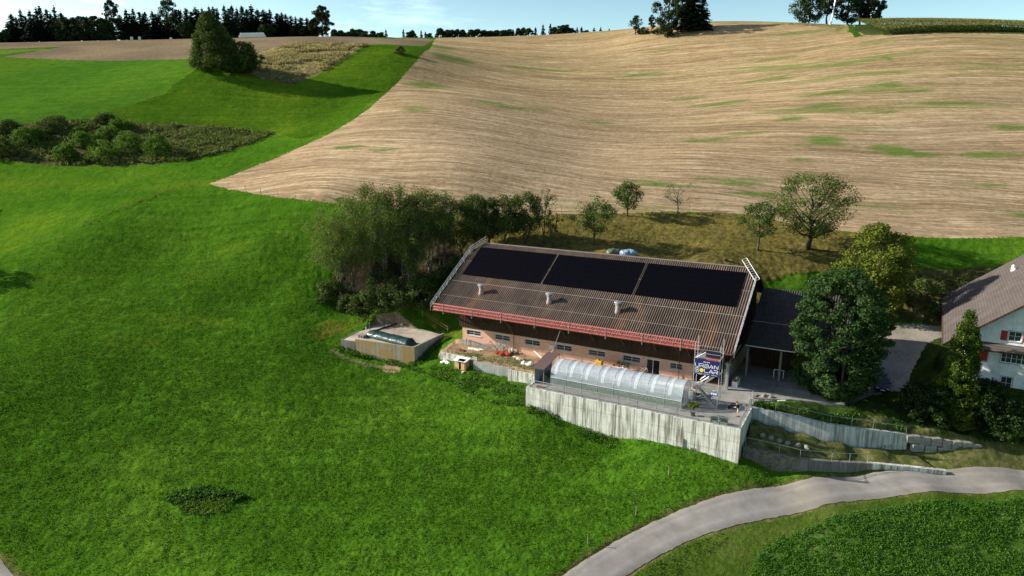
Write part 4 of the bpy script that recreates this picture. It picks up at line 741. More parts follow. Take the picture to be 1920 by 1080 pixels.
bush('shrub', 'small lone bush on the crest between green strip and stubble', -46.5, 300, 3.2, 5, 720, LM['hill'], None, .4, 30, 40)
for i, (x, y, h, w) in enumerate([(66.5, 369, 3.2, 6), (72.5, 362, 3.0, 7)]):
    bush('shrub', ['low bush on the crest left of the hilltop clump', 'low wide bush at the foot of the left hilltop clump'][i], x, y, h, w, 725 + i, LM['far'], None, .5, 30, 40)
# brambles on the brown bank behind the yard
for i, (x, y, h, w) in enumerate([(63, 110, 2.2, 6), (69, 111, 2.0, 7), (76, 112, 2.2, 7), (60, 107, 1.6, 5), (70, 107.5, 1.6, 6), (84, 113, 2, 7)]):
    bush('bramble_bush', ['brown bramble bush behind the yellow green tree', 'brown green bramble bush in the middle of the bank', 'bramble bush near the farmhouse roof', 'low bramble at the gravel drive', 'low bramble halfway along the drive', 'bramble bush partly behind the farmhouse roof'][i], x, y, h, w, 730 + i, LM['big'], 'brambles on the bank behind the drive', .3, 45, 50)
# trees beyond the left picture edge: their shadows lie on the meadow
plant_tree('broadleaf_tree', 'tree just outside the left picture edge whose shadow falls on the meadow', 'tree', -114.5, 127.5, grow('dec', 12.5, 10, 760, **dict(KIND['dec'], ls=.5, lpc=60)))
plant_tree('broadleaf_tree', 'smaller tree outside the left picture edge at the upper meadow', 'tree', -133, 160, grow('dec', 7.5, 6.5, 761, **dict(KIND['dec'], ls=.5, lpc=60)))

# ------------------------------------------------------------------ ground cover
def scatter(name, label, cat, poly, n, size, mat, seed, h=.25, per=3, keep=None, up=.3, asp=.7, spread=.12):
    rng = np.random.default_rng(seed); P = np.array(poly); lo = P.min(0); hi = P.max(0)
    x = rng.uniform(lo[0], hi[0], n); y = rng.uniform(lo[1], hi[1], n); m = inside(x, y, poly)
    rd = road_dist(x, y); m &= rd > .35
    if keep is not None: m &= keep(x, y)
    x, y = x[m], y[m]; z = H(x, y)
    X = np.repeat(np.c_[x, y, z], per, 0); X[:, :2] += rng.normal(0, spread, (len(X), 2)); X[:, 2] += rng.uniform(.3, 1, len(X)) * h
    hs = np.repeat(vnoise(x * .5, y * .5) * .5, per)
    o = leaves(name, X, size, mat, rng, None, up, asp, varbase=hs)
    return tag(o, label, cat, None, 'stuff')
CLOV = dict(REG)['clover']
scatter('leafy_crop', 'low leafy green crop in the field inside the road bend', 'crop', CLOV, 110000, .15, LM['clover'], 31, .16, 4, keep=lambda x, y: (fbm(x * 1.3, y * 1.3, 3) > -.10) , up=1.3)
yardpoly = YARD
MEAD = [(-60, 50), (8, 50), (20, 60), (27, 66), (30, 69.5), (26, 72), (25, 71.5), (2, 84), (4, 96), (-12, 101), (-16, 99), (-29, 104), (-34, 112), (-40, 130), (-40, 142), (-85, 142), (-95, 130), (-62, 70)]
scatter('meadow_grass', 'long tufted meadow grass in the foreground', 'grass', MEAD, 330000, .16, LM['tuft'], 32, .20, 2, keep=lambda x, y: (fbm(x * .9 + 3, y * .9, 3) > -.14) & (_rng.random(x.shape) < np.clip(1.5 - (y - 60) / 75, 0.15, 1)), up=.7, asp=.45)
WE = [tuple(p) for p in B_([(3, -4), (9, -4), (21, -6), (21, -9.6), (34, -10.2), (34, -11.5), (18, -11), (6, -7), (-2, -5)])]
scatter('tall_weeds', 'tall lush weeds along the foot of yard and retaining wall', 'weeds', WE, 9000, .22, LM['weed'], 33, .5, 5, keep=lambda x, y: fbm(x * .6, y * .6, 2) > -.1, up=.5)
WE3 = [(-28.5, 106), (-28.2, 104.6), (-25, 103.4), (-20, 101.4), (-15.2, 99.5), (-13.8, 100), (-9.8, 108), (-10.8, 108.5), (-14.6, 101), (-20, 102.6), (-25.2, 104.7), (-27.6, 105.8)]
scatter('slab_weeds', 'green weeds along the foot of the silage slab walls', 'weeds', WE3, 3600, .24, LM['weed'], 37, .5, 4, keep=lambda x, y: fbm(x * .6, y * .6, 2) > -.15, up=.5)
WE2 = UPW + [(46.3, 76.0), (42, 76.6), (37, 76.8), (33, 78), (29.5, 79.5)]
scatter('terrace_weeds', 'weeds growing along the top of the upper concrete wall', 'weeds', WE2, 4200, .22, LM['weed'], 34, .55, 4, keep=lambda x, y: fbm(x * .5, y * .5, 2) > 0.02, up=.5)
RB = dict(REG)['rough']
scatter('bank_weeds', 'rough tall weeds between the shrubs of the left bank', 'weeds', RB, 20000, .5, LM['big'], 35, .9, 3, keep=lambda x, y: fbm(x * .2, y * .2, 3) > -.05, up=.3)
HT = [(-108.3, 297.2), (-96.4, 328.0), (-63.6, 320.4), (-68.7, 277.2), (-78.7, 254.6), (-98.0, 261.6)]
scatter('dry_grass_clumps', 'tall dry yellow grass beside the solitary hill tree', 'grass', HT, 16000, .8, LM['straw'], 36, 1.1, 2, keep=lambda x, y: fbm(x * .12, y * .12, 3) > -.02, up=.1, asp=.4)

# ------------------------------------------------------------------ corn field
def corn():
    rng = np.random.default_rng(77); P = []; Tz = []
    rows = 0
    for r in range(90):
        y0 = 299 + r * .95; x0 = 148 + r * .28 + 6 * math.exp(-r / 12.0)
        step = .34 if r < 8 else (.7 if r < 40 else 1.1)
        xs = np.arange(x0, 268 + r * .9, step); xs = xs + rng.normal(0, .08, len(xs)); ys = y0 + (xs - 160) * -.075 + rng.normal(0, .08, len(xs))
        zs = H(xs, ys)
        k = 5 if r < 4 else 2
        for q in range(k):
            P.append(np.c_[xs + rng.normal(0, .15, len(xs)), ys + rng.normal(0, .15, len(xs)), zs + rng.uniform(.2 if r < 4 else 1.9, 2.5, len(xs))])
        Tz.append(np.c_[xs, ys, zs + rng.uniform(2.55, 2.9, len(xs))])
    t = thing('corn_field', 'x', 'corn'); bpy.data.objects.remove(t)
    o = leaves('corn', np.concatenate(P), .85, LM['corn'], rng, None, .2, .35); tag(o, 'tall corn crop with pale tassels on the right skyline', 'corn', None, 'stuff')
    leaves('tassels', np.concatenate(Tz), .6, LM['tassel'], rng, o, .2, .35)['kind'] = 'stuff'
corn()

# ------------------------------------------------------------------ building materials
def plank_mat(name, dark, light, axis='X', scale=6.0):
    m, nt, b = newmat(name)
    sc = {'X': (scale, scale * .03, .25), 'Y': (.25, scale, .25)}[axis]
    v = coords(nt, (scale, scale, .35))
    c = ramp(nt, noise(nt, 1, 4, .7, v), [(.3, dark), (.7, light)])
    c = mix(nt, .5, c, ramp(nt, noise(nt, .4, 4), [(.3, (.6, .6, .6)), (.7, (1.4, 1.35, 1.3))]), 'MULTIPLY')
    nt.links.new(c, b.inputs['Base Color']); b.inputs['Roughness'].default_value = .9
    w = nt.nodes.new("ShaderNodeTexWave"); w.inputs['Scale'].default_value = 2.2; w.inputs['Distortion'].default_value = .3; w.bands_direction = 'DIAGONAL'
    nt.links.new(coords(nt, (1, 1, 0)), w.inputs['Vector']); bump(nt, b, w.outputs['Fac'], .6, .03); return m
TIMBER = plank_mat("weathered_timber", (.028, .016, .010), (.075, .040, .024))
TIMB2 = plank_mat("timber_beam", (.06, .04, .025), (.13, .09, .06))
def roof_mat():
    m, nt, b = newmat("fibre_cement_sheets")
    c = ramp(nt, noise(nt, .35, 5, .65), [(.3, (.060, .044, .037)), (.5, (.088, .066, .055)), (.7, (.128, .097, .081))])
    v = coords(nt, (3.0, .12, .12))
    c = mix(nt, .7, c, ramp(nt, noise(nt, 1, 4, .7, v), [(.28, (.45, .45, .45)), (.5, (1, 1, 1)), (.74, (1.7, 1.55, 1.4))]), 'MULTIPLY')
    v2 = coords(nt, (.22, .05, .05))   # rust and lichen streaks running down the slope
    c = mix(nt, ramp(nt, noise(nt, 1.3, 4, .7, v2), [(.56, 0.0), (.72, .55)]), c, (.24, .125, .06))
    c = mix(nt, ramp(nt, noise(nt, 7, 4, .8), [(.60, 0.0), (.76, .45)]), c, (.30, .30, .24))
    # corrugation light and shade put into colour, with pale worn crests and mossy valleys
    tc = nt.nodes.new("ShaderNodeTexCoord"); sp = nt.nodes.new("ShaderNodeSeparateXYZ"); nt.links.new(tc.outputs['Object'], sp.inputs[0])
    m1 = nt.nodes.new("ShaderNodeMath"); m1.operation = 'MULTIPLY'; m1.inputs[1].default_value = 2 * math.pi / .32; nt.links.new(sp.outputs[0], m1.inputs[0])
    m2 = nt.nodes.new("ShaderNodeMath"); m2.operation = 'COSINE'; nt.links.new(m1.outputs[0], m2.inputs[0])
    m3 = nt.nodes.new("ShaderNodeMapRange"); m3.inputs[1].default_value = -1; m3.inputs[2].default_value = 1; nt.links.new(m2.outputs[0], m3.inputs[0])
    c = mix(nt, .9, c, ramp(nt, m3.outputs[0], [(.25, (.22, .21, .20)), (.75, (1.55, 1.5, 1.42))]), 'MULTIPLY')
    nt.links.new(c, b.inputs['Base Color']); b.inputs['Roughness'].default_value = .85; return m
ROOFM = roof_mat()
def brick_mat():
    m, nt, b = newmat("salmon_brick")
    br = nt.nodes.new("ShaderNodeTexBrick"); tc = nt.nodes.new("ShaderNodeTexCoord"); sp = nt.nodes.new("ShaderNodeSeparateXYZ"); cb = nt.nodes.new("ShaderNodeCombineXYZ")
    nt.links.new(tc.outputs['Object'], sp.inputs[0]); ad = nt.nodes.new("ShaderNodeMath"); nt.links.new(sp.outputs[0], ad.inputs[0]); nt.links.new(sp.outputs[1], ad.inputs[1])
    nt.links.new(ad.outputs[0], cb.inputs[0]); nt.links.new(sp.outputs[2], cb.inputs[1]); nt.links.new(cb.outputs[0], br.inputs['Vector'])
    br.inputs['Scale'].default_value = 1; br.inputs['Brick Width'].default_value = .3; br.inputs['Row Height'].default_value = .15; br.inputs['Mortar Size'].default_value = .012
    br.inputs['Color1'].default_value = (.68, .38, .26, 1); br.inputs['Color2'].default_value = (.60, .33, .225, 1); br.inputs['Mortar'].default_value = (.56, .42, .33, 1)
    c = mix(nt, .5, br.outputs[0], ramp(nt, noise(nt, .8, 5, .7), [(.3, (.72, .72, .72)), (.7, (1.2, 1.2, 1.2))]), 'MULTIPLY')
    nt.links.new(c, b.inputs['Base Color']); bump(nt, b, br.outputs['Fac'], -.4, .02); return m
BRICK = brick_mat()
def concrete_mat(name, base, streak, horiz=True, grime=.45, mossy=None):
    m, nt, b = newmat(name)
    l = tuple(min(1, c * 1.18) for c in base); d = tuple(c * .82 for c in base)
    c = ramp(nt, noise(nt, .9, 5, .65), [(.3, d), (.7, l)])
    v = coords(nt, (1.5, 1.5, .09)); n = noise(nt, 1.4, 4, .7, v)
    c = mix(nt, ramp(nt, n, [(.47, 0.0), (.60, grime)]), c, streak)
    v = coords(nt, (7, 7, .16)); n2 = noise(nt, 1.0, 3, .6, v)
    c = mix(nt, ramp(nt, n2, [(.52, 0.0), (.66, grime * .9)]), c, tuple(s * .7 for s in streak))
    if not mossy: c = mix(nt, ramp(nt, noise(nt, .22, 3, .5), [(.46, 0.0), (.64, .6)]), c, ramp(nt, noise(nt, .9, 5, .65), [(.3, d), (.7, l)]))
    if mossy:
        c = mix(nt, ramp(nt, noise(nt, .45, 4, .6), [(.44, 0.0), (.58, .8)]), c, mossy)
    nt.links.new(c, b.inputs['Base Color']); b.inputs['Roughness'].default_value = .9; bump(nt, b, noise(nt, 12, 4), .35, .015); return m
CONC = concrete_mat("retaining_concrete", (.63, .63, .57), (.12, .115, .075), grime=.85)
CONC2 = concrete_mat("old_concrete", (.34, .35, .33), (.10, .10, .085))
CONCD = concrete_mat("dark_concrete", (.20, .19, .175), (.06, .055, .045))
CONCY = concrete_mat("lichened_concrete", (.33, .30, .22), (.09, .08, .05), mossy=(.33, .20, .055))
YARDM = rough_mat("yard_concrete", [(.3, (.19, .187, .18)), (.5, (.26, .255, .245)), (.7, (.34, .335, .32))], .5, .02, .12)
SLABM = rough_mat("slab_concrete", [(.28, (.16, .13, .10)), (.5, (.40, .35, .29)), (.7, (.50, .45, .38))], .28, .02, .2)
GALV = simple("galvanised_steel", (.42, .43, .44), .45, .6, .15, 4, 0, .5)
GALVW = simple("bright_aluminium", (.62, .62, .64), .4, .4, .1, 4, 0, .5)
REDM = simple("red_painted_steel", (.66, .20, .18), .5, .1, .2, 2, 0, .4)
REDN = simple("faded_red_board", (.42, .10, .075), .8, 0, .25, 1.5)
PANEL = simple("solar_glass", (.0022, .0022, .0042), .6, 0, .3, .8, 0, .02)
GLASS = simple("window_glass", (.035, .045, .055), .15, 0, .4, 2, 0, .6)
FRAMEW = simple("window_frame_grey", (.55, .54, .52), .7, 0, .1)
WHITEP = simple("white_paint", (.78, .78, .76), .6, 0, .06)
VENT = simple("vent_cement", (.34, .27, .25), .85, 0, .2, 5)
DARK = simple("dark_interior", (.012, .011, .010), .95, 0, .3)
RUST = simple("rusty_iron", (.17, .075, .04), .85, .2, .35, 6)
WOODL = simple("light_plywood", (.58, .37, .20), .8, 0, .15, 4)
WOODG = simple("grey_wood", (.25, .21, .17), .9, 0, .3, 6)
BLUEB = simple("banner_blue", (.018, .020, .125), .6, 0, .06, 2, 0, .2)
WHITEE = simple("banner_white", (.80, .80, .82), .6, 0, .02)
YELL = simple("banner_yellow", (.85, .66, .03), .6, 0, .03)
YELLP = simple("yellow_plastic", (.70, .40, .03), .5, 0, .1)
RUBBLE = simple("rubble", (.48, .40, .32), .95, 0, .35, 5, .03)
REDPL = simple("red_machine_paint", (.34, .045, .03), .5, 0, .2, 4)
GREENP = simple("green_plastic", (.03, .16, .08), .5, 0, .2)
SACK = simple("pale_plastic_sack", (.66, .62, .54), .6, 0, .1, 3, .02)
BROWNM = simple("brown_sheet_metal", (.13, .085, .08), .55, .1, .1, 3)
STONE = simple("quarry_stone", (.26, .25, .22), .95, 0, .35, 3, .05)
RIDGEM = simple("ridge_cap", (.20, .16, .14), .85, 0, .2, 5)

# ------------------------------------------------------------------ yard, slab: flat concrete
def flat(name, poly, z, mat, thick=.1):
    o = MB().prism([(p[0], p[1]) for p in poly], z - thick, z).build(name, mat); o['kind'] = 'structure'; return o
def flat_b(name, L, z, mat, thick=.1):
    o = MB().prism(L, -thick, 0).build(name, mat); p = E0; o.location = (p[0], p[1], z); o.rotation_euler = (0, 0, -ANG); o['kind'] = 'structure'; return o
flat_b('yard', [(21.6, -9.5), (48.0, -9.5), (48.05, -2.6), (48.3, -.3), (52, 2.5), (58, 3.9), (58, 20.5), (44.5, 20.5), (44.5, 2.98), (21.6, 2.98)], 0.0, YARDM, 1.0)
# joints in the yard concrete: narrow strips of dark filler
jm = MB()
for a0, b0, a1, b1 in ((49.6, 3, 49.9, 12), (45, 6.2, 57.8, 6.6), (54, 4, 54.2, 12), (36, -2.6, 47.9, -2.3)):
    jm.bar((a0, b0, .004), (a1, b1, .004), .05, .006)
o = jm.build('yard_joint', DARK); o.location = (E0[0], E0[1], 0); o.rotation_euler = (0, 0, -ANG); o['kind'] = 'structure'

# ------------------------------------------------------------------ barn
def wall_holes(mb, x0, x1, y0, y1, z0, z1, holes):
    """wall along x between y0..y1 with rectangular openings (xa, xb, za, zb)"""
    holes = sorted(holes); x = x0
    for xa, xb, za, zb in holes:
        mb.box(x, xa, y0, y1, z0, z1)
        if za > z0: mb.box(xa, xb, y0, y1, z0, za)
        if zb < z1: mb.box(xa, xb, y0, y1, zb, z1)
        x = xb
    mb.box(x, x1, y0, y1, z0, z1)
barn = bthing('barn', 'long farm barn with brown corrugated roof, dark timber upper storey and salmon brick wall', 'barn')
WIN = [(4.1, 6.65), (9.25, 11.8), (14.4, 16.9), (19.6, 22.05), (24.7, 27.2), (29.85, 32.35), (36.5, 38.2)]
ZR = lambda b: 5.5 + .593 * b
m = MB(); wall_holes(m, 3.3, 39.6, 3.0, 3.35, -.8, 2.38, [(a, b, 1.2, 2.0) for a, b in WIN] + [(33.2, 35.15, -.05, 2.0)])
m.build('front_wall', BRICK, barn)
m = MB(); m.box(3.3, 10.7, 2.94, 2.998, -.8, .28); m.box(9.3, 12.7, 2.93, 2.997, .282, .62); m.build('plinth', CONC2, barn)
PLAS = simple("plaster_wall", (.30, .24, .17), .95, 0, .2, 1.5)
MB().box(3.3, 3.6, 3.352, 22, -.8, 2.38).build('side_wall', PLAS, barn); MB().box(43.6, 43.9, 3.0, 22, -.3, 2.9).build('side_wall', PLAS, barn)
# timber storey, the gable walls rise to the roof
m = MB(); m.box(2.9, 44.0, 2.86, 2.98, 2.39, ZR(2.8) - .3)
for s, a in ((0, 2.9), (1, 43.9)):
    m.add([(a, 2.98, 2.39), (a + .1, 2.98, 2.39), (a + .1, 22, 2.39), (a, 22, 2.39), (a, 2.98, ZR(2.9) - .3), (a + .1, 2.98, ZR(2.9) - .3), (a + .1, 22, 8.8), (a, 22, 8.8), (a, 14, 13.4), (a + .1, 14, 13.4)],
          [(0, 3, 7, 8, 4), (1, 5, 9, 6, 2), (4, 5, 1, 0), (3, 2, 6, 7), (7, 6, 9, 8), (8, 9, 5, 4)])
m.box(39.6, 43.6, 5.2, 5.3, -.1, 2.4)     # recessed barn door behind the stair tower
for i in range(0, 137):                      # battens over the board joints
    a = 3.0 + i * .3
    m.box(a, a + .05, 2.835, 2.862, 2.40, ZR(2.8) - .35)
m.build('timber_wall', TIMBER, barn)
m = MB(); m.box(3.3, 44, 21.8, 22, 2, 8.4); m.build('rear_wall', TIMBER, barn)
for a, b in WIN:
    w = MB(); d = 3.0; w.box(a, b, d + .12, d + .17, 1.2, 1.26); w.box(a, b, d + .12, d + .17, 1.94, 2.0)
    mid = (a + b) / 2
    for x in (a, mid - .03, b - .06): w.box(x, x + .06, d + .12, d + .17, 1.26, 1.94)
    w.box(a + .06, mid - .03, d + .125, d + .165, 1.585, 1.615); w.box(mid + .03, b - .06, d + .125, d + .165, 1.585, 1.615)
    f = w.build('window', FRAMEW, barn)
    MB().box(a + .06, b - .06, d + .14, d + .15, 1.26, 1.94).build('pane', GLASS, f)
    MB().box(a - .12, b + .12, d - .1, d - .002, 1.10, 1.198).box(a - .15, b + .15, d - .04, d - .003, 2.0, 2.13).build('sill', FRAMEW, f)
dr = MB(); dr.box(33.2, 33.3, 3.05, 3.2, 0, 2.0).box(34.1, 34.2, 3.05, 3.2, 0, 2).box(35.05, 35.15, 3.05, 3.2, 0, 2); f = dr.build('door', FRAMEW, barn)
MB().box(33.3, 34.1, 3.12, 3.16, 0, 2.0).build('door_leaf', TIMBER, f); MB().box(34.2, 35.05, 3.12, 3.16, 0, 2).build('door_leaf', DARK, f)
MB().box(33.0, 35.3, 2.95, 2.997, 2.0, 2.14).build('lintel', FRAMEW, f)
# corrugated roof
def corr(l, r, y0, y1, zf, hip=None, pitch=.32, amp=.05, rows=6):
    vs = []; fs = []; n = int((r - l) / (pitch / 6)) + 1; xs = np.linspace(l, r, n)
    for x in xs:
        if hip and x < l + hip[0]: e = hip[1] + (y1 - hip[1]) * (x - l) / hip[0]
        elif hip and x > r - hip[0]: e = hip[1] + (y1 - hip[1]) * (r - x) / hip[0]
        else: e = y1
        c = math.cos(2 * math.pi * x / pitch); off = amp * (math.copysign(abs(c) ** .8, c))
        for k in range(rows + 1):
            y = y0 + (e - y0) * k / rows; vs.append((x, y, zf(y) + off))
    q = rows + 1
    for i in range(n - 1):
        for k in range(rows): fs.append((i * q + k, (i + 1) * q + k, (i + 1) * q + k + 1, i * q + k + 1))
    return vs, fs
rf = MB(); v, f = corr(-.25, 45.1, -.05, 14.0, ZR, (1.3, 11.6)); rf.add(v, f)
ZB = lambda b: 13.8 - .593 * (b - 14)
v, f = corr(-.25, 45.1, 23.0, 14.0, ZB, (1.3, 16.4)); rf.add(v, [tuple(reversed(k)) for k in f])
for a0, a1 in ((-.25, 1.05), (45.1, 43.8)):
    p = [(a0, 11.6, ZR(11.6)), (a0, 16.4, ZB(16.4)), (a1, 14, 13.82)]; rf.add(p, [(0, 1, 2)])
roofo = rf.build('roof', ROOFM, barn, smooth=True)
MB().tube((1.0, 14, 13.84), (43.9, 14, 13.84), .11, .11, 8).build('ridge_cap', RIDGEM, roofo)
s = MB()
for bb, w in ((5.7, .09), (2.8, .04), (9.9, .04)): s.bar((-.2, bb, ZR(bb) + .055), (45.05, bb, ZR(bb) + .055), w, .02)
s.build('sheet_joint', simple("pale_joint", (.42, .38, .33), .7), roofo)
s = MB()
for a in (-.28, 45.13): s.bar((a, -.05, ZR(-.05) - .1), (a, 11.6, ZR(11.6) - .1), .05, .24)
s.bar((-.28, -.1, 5.36), (45.1, -.1, 5.36), .05, .2); s.build('barge_board', TIMB2, roofo)
# dark boards under the overhang, rafters and slanting struts
s = MB(); s.add([(-.2, 0, ZR(0) - .12), (45.05, 0, ZR(0) - .12), (45.05, 11.5, ZR(11.5) - .12), (-.2, 11.5, ZR(11.5) - .12)], [(0, 1, 2, 3)])
s.add([(-.2, 22.9, ZB(22.9) - .12), (45.05, 22.9, ZB(22.9) - .12), (45.05, 16.5, ZB(16.5) - .12), (-.2, 16.5, ZB(16.5) - .12)], [(0, 1, 2, 3)]); s.build('soffit', TIMBER, roofo)
for i in range(10):
    a = 3.1 + i * 4.5
    MB().bar((a, 2.9, 3.4), (a, .5, 5.45), .16, .18).build('strut', TIMB2, barn)
MB().bar((2.9, 3.1, 3.3), (.1, 3.1, 6.6), .16, .2).build('strut', TIMB2, barn)
MB().tube((0, -.2, 5.42), (45, -.2, 5.42), .085, .085, 8).build('gutter', RUST, barn)
for a, z1 in ((12.62, 2.4), (37.8, 3.6)):
    MB().tube((a, 2.8, -.3), (a, 2.8, z1), .05).tube((a, 2.8, z1), (a, -.1, 5.4), .05).build('downpipe', RUST, barn)
MB().tube((19.2, 2.6, 1.0), (18.2, .4, -.6), .06).tube((19.2, 2.6, 1), (20.3, 2.7, 4.2), .05).build('downpipe', WHITEP, barn)
MB().box(18.6, 19.3, 2.75, 2.98, 1.2, 1.85).build('meter_box', FRAMEW, barn)

for i, (a, w) in enumerate(((6.25, 'leftmost roof vent with round cap, below the left solar array'), (17.9, 'middle roof vent with round cap on the corrugated roof'), (28.5, 'rightmost roof vent with round cap on the corrugated roof'))):
    v = bthing('roof_vent', w, 'vent', a, 3.95, ZR(3.95), 'vents on the barn roof')
    MB().lathe([(.46, -.3), (.40, .15), (.34, .35), (.32, 1.05)], n=14).build('shaft', VENT, v, smooth=True)
    MB().lathe([(.44, 1.02), (.44, 1.12)], n=14).build('collar', VENT, v)
    MB().lathe([(.22, 1.12), (.22, 1.32), (.58, 1.34), (.56, 1.42), (.05, 1.58)], n=16).build('cap', GALV, v)

# solar arrays
sl = math.atan(.593); cs = math.cos(sl)
for i, (a0, a1, lb) in enumerate(((.95, 14.75, 'left black solar array on the barn roof'), (15.25, 29.25, 'middle black solar array on the barn roof'), (29.75, 43.75, 'right black solar array, nearest the stair tower, on the barn roof'))):
    t = bthing('solar_array', lb, 'solar panels', a0, 6.98, ZR(6.98) + .12, 'solar arrays on the barn roof')
    W = (a1 - a0) / 8; Lr = (12.93 - 6.98) / cs / 6
    for r in range(6):
        for c in range(8):
            mm = MB().box(.01, W - .01, .01, Lr - .01, 0, .04)
            o = mm.build('solar_module', PANEL, t) if (r == 0 and c == 0) else None
            if o is None: o = bpy.data.objects.new('solar_module', mod0.data); COL.objects.link(o); o.parent = t
            else: mod0 = o
            o.location = (c * W, r * Lr * cs, r * Lr * math.sin(sl)); o.rotation_euler = (sl, 0, 0)
    rl = MB()
    for bb in (.03, 1.0):
        rl.bar((0, bb * 5.9, bb * 5.9 * .593 - .05), (a1 - a0, bb * 5.9, bb * 5.9 * .593 - .05), .05, .05)
    rl.build('mounting_rail', DARK, t)

# red lattice guard rail along the eaves
gr = bthing('eaves_guard_rail', 'long red lattice guard rail hung along the front eaves of the barn', 'guard rail', 0.3, -.6, 5.55)
N = 20; Ls = 40.8 / N
for i in range(N):
    m = MB(); x0 = i * Ls; x1 = x0 + Ls - .03
    for y in (0.0, .28):
        for z in (.06, .52, 1.0): m.tube((x0, y, z), (x1, y, z), .030, .030, 5)
        k = 4; dx = (x1 - x0) / k
        for q in range(k):
            xa, xb = x0 + q * dx, x0 + (q + 1) * dx; xm = (xa + xb) / 2
            for z0, z1 in ((.06, .52), (1.0, .52)):
                m.tube((xa, y, z0), (xm, y, z1), .018, .018, 4); m.tube((xm, y, z1), (xb, y, z0), .018, .018, 4)
    for q in range(4): m.tube((x0 + q * dx, 0, .06), (x0 + q * dx + dx / 2, .28, .06), .015, .015, 4).tube((x0 + q * dx, 0, 1.0), (x0 + q * dx + dx / 2, .28, 1.0), .015, .015, 4)
    m.build('lattice_beam', REDM, gr)
MB().box(0, 40.8, .33, .36, -.02, .22).build('toe_board', REDN, gr)
for x in [1.9, 7, 12, 17.5, 22.8, 28.2, 33.3, 38.4]:
    MB().tube((x, -.06, -.45), (x, -.06, 1.15), .035).tube((x, -.06, -.4), (x, 1.2, -.15), .03).build('bracket_post', GALV, gr)
def rake_rail(name, label, P, posts=9, mat=GALVW):
    t = bthing(name, label, 'guard rail', 0, 0, 0)
    for (p, q) in zip(P[:-1], P[1:]):
        p = Vector(p); q = Vector(q); m = MB(); u = Vector((0, 0, 1))
        for h in (.25, .62, 1.0): m.tube(p + u * h, q + u * h, .035, .035, 6)
        n = max(3, int((q - p).length / .55)); 
        for i in range(n):
            a = p.lerp(q, i / n) + u * (.25 if i % 2 else .62); b = p.lerp(q, (i + 1) / n) + u * (.62 if i % 2 else .25); m.tube(a, b, .018, .018, 4)
            m.tube(p.lerp(q, i / n) + u * .62, p.lerp(q, i / n) + u * 1.0, .018, .018, 4)
        m.build('lattice_beam', mat, t)
        for i in range(0, n + 1, 5): MB().tube(p.lerp(q, i / n) - u * .25, p.lerp(q, i / n) + u * 1.05, .03).build('post', GALV, t)
rake_rail('rake_guard_rail', 'silver lattice guard rail up the left roof edge of the barn', [(-.45, -.2, 5.5), (-.45, 11.6, ZR(11.6) + .1), (1.0, 14.2, 13.9)])
rake_rail('rake_guard_rail', 'silver lattice guard rail up the right roof edge of the barn', [(45.3, -.2, 5.35), (45.3, 11.7, ZR(11.7) - .2)])
lt = bthing('lattice_girder', 'loose white lattice girder sticking up at the right end of the ridge', 'girder', 0, 0, 0)
m = MB(); p = Vector((45.45, 11.9, 12.65)); q = Vector((43.15, 14.0, 15.0)); off = Vector((.28, .16, .12))
for d in (-1, 1): m.tube(p + off * d, q + off * d, .045, .045, 6)
for i in range(11): a = p.lerp(q, i / 10); m.tube(a - off, a + off, .025, .025, 5)
m.build('girder', WHITEP, lt)

# annex to the right of the barn
an = bthing('open_shed', 'dark open-fronted shed with corrugated roof joined to the right end of the barn', 'shed')
ZA = lambda b: 4.5 + .478 * (b - 8)
m = MB(); v, f = corr(45.2, 57.5, 8.0, 19.5, ZA); m.add(v, f); v, f = corr(45.2, 57.5, 26, 19.5, lambda b: 10 - .478 * (b - 19.5)); m.add(v, [tuple(reversed(k)) for k in f])
ar = m.build('roof', simple("dark_sheets", (.05, .042, .038), .85, 0, .3, 1.5), an, smooth=True)
m = MB().bar((45.2, 7.95, 4.42), (57.5, 7.95, 4.42), .09, .12); m.build('gutter', FRAMEW, ar)
MB().bar((45.2, 12.5, ZA(12.5) + .05), (57.5, 12.5, ZA(12.5) + .05), .07, .03).build('sheet_joint', FRAMEW, ar)
m = MB(); m.box(45.2, 57.5, 13, 13.15, 0, 6.6); m.box(57.35, 57.5, 8.6, 13, 0, 4.7); m.box(45.2, 57.3, 19.4, 19.5, .2, 9.5)
for i in range(12): m.box(45.4 + i, 45.7 + i, 12.9, 12.98, .1, 5)
m.build('wall', TIMBER, an)
for a in (45.4, 49.6, 53.6, 57.1): MB().box(a, a + .28, 8.2, 8.48, 0, 4.45).build('post', CONCD, an)
MB().box(45.2, 57.5, 8.15, 8.5, 4.2, 4.38).build('beam', TIMBER, an)
cp = bthing('concrete_pillar', 'pale concrete pillar standing under the right front corner of the barn roof', 'pillar', 44.25, 2.0, 0)
MB().box(-.2, .2, -.2, .2, 0, 3.4).build('shaft', CONC2, cp, bevel=.02); MB().box(-.3, .3, -.3, .3, 3.402, 3.6).build('head', CONC2, cp)
MB().bar((44.3, 2.2, 3.5), (44.6, 8.2, 4.3), .15, .18).build('brace', WOODG, barn)

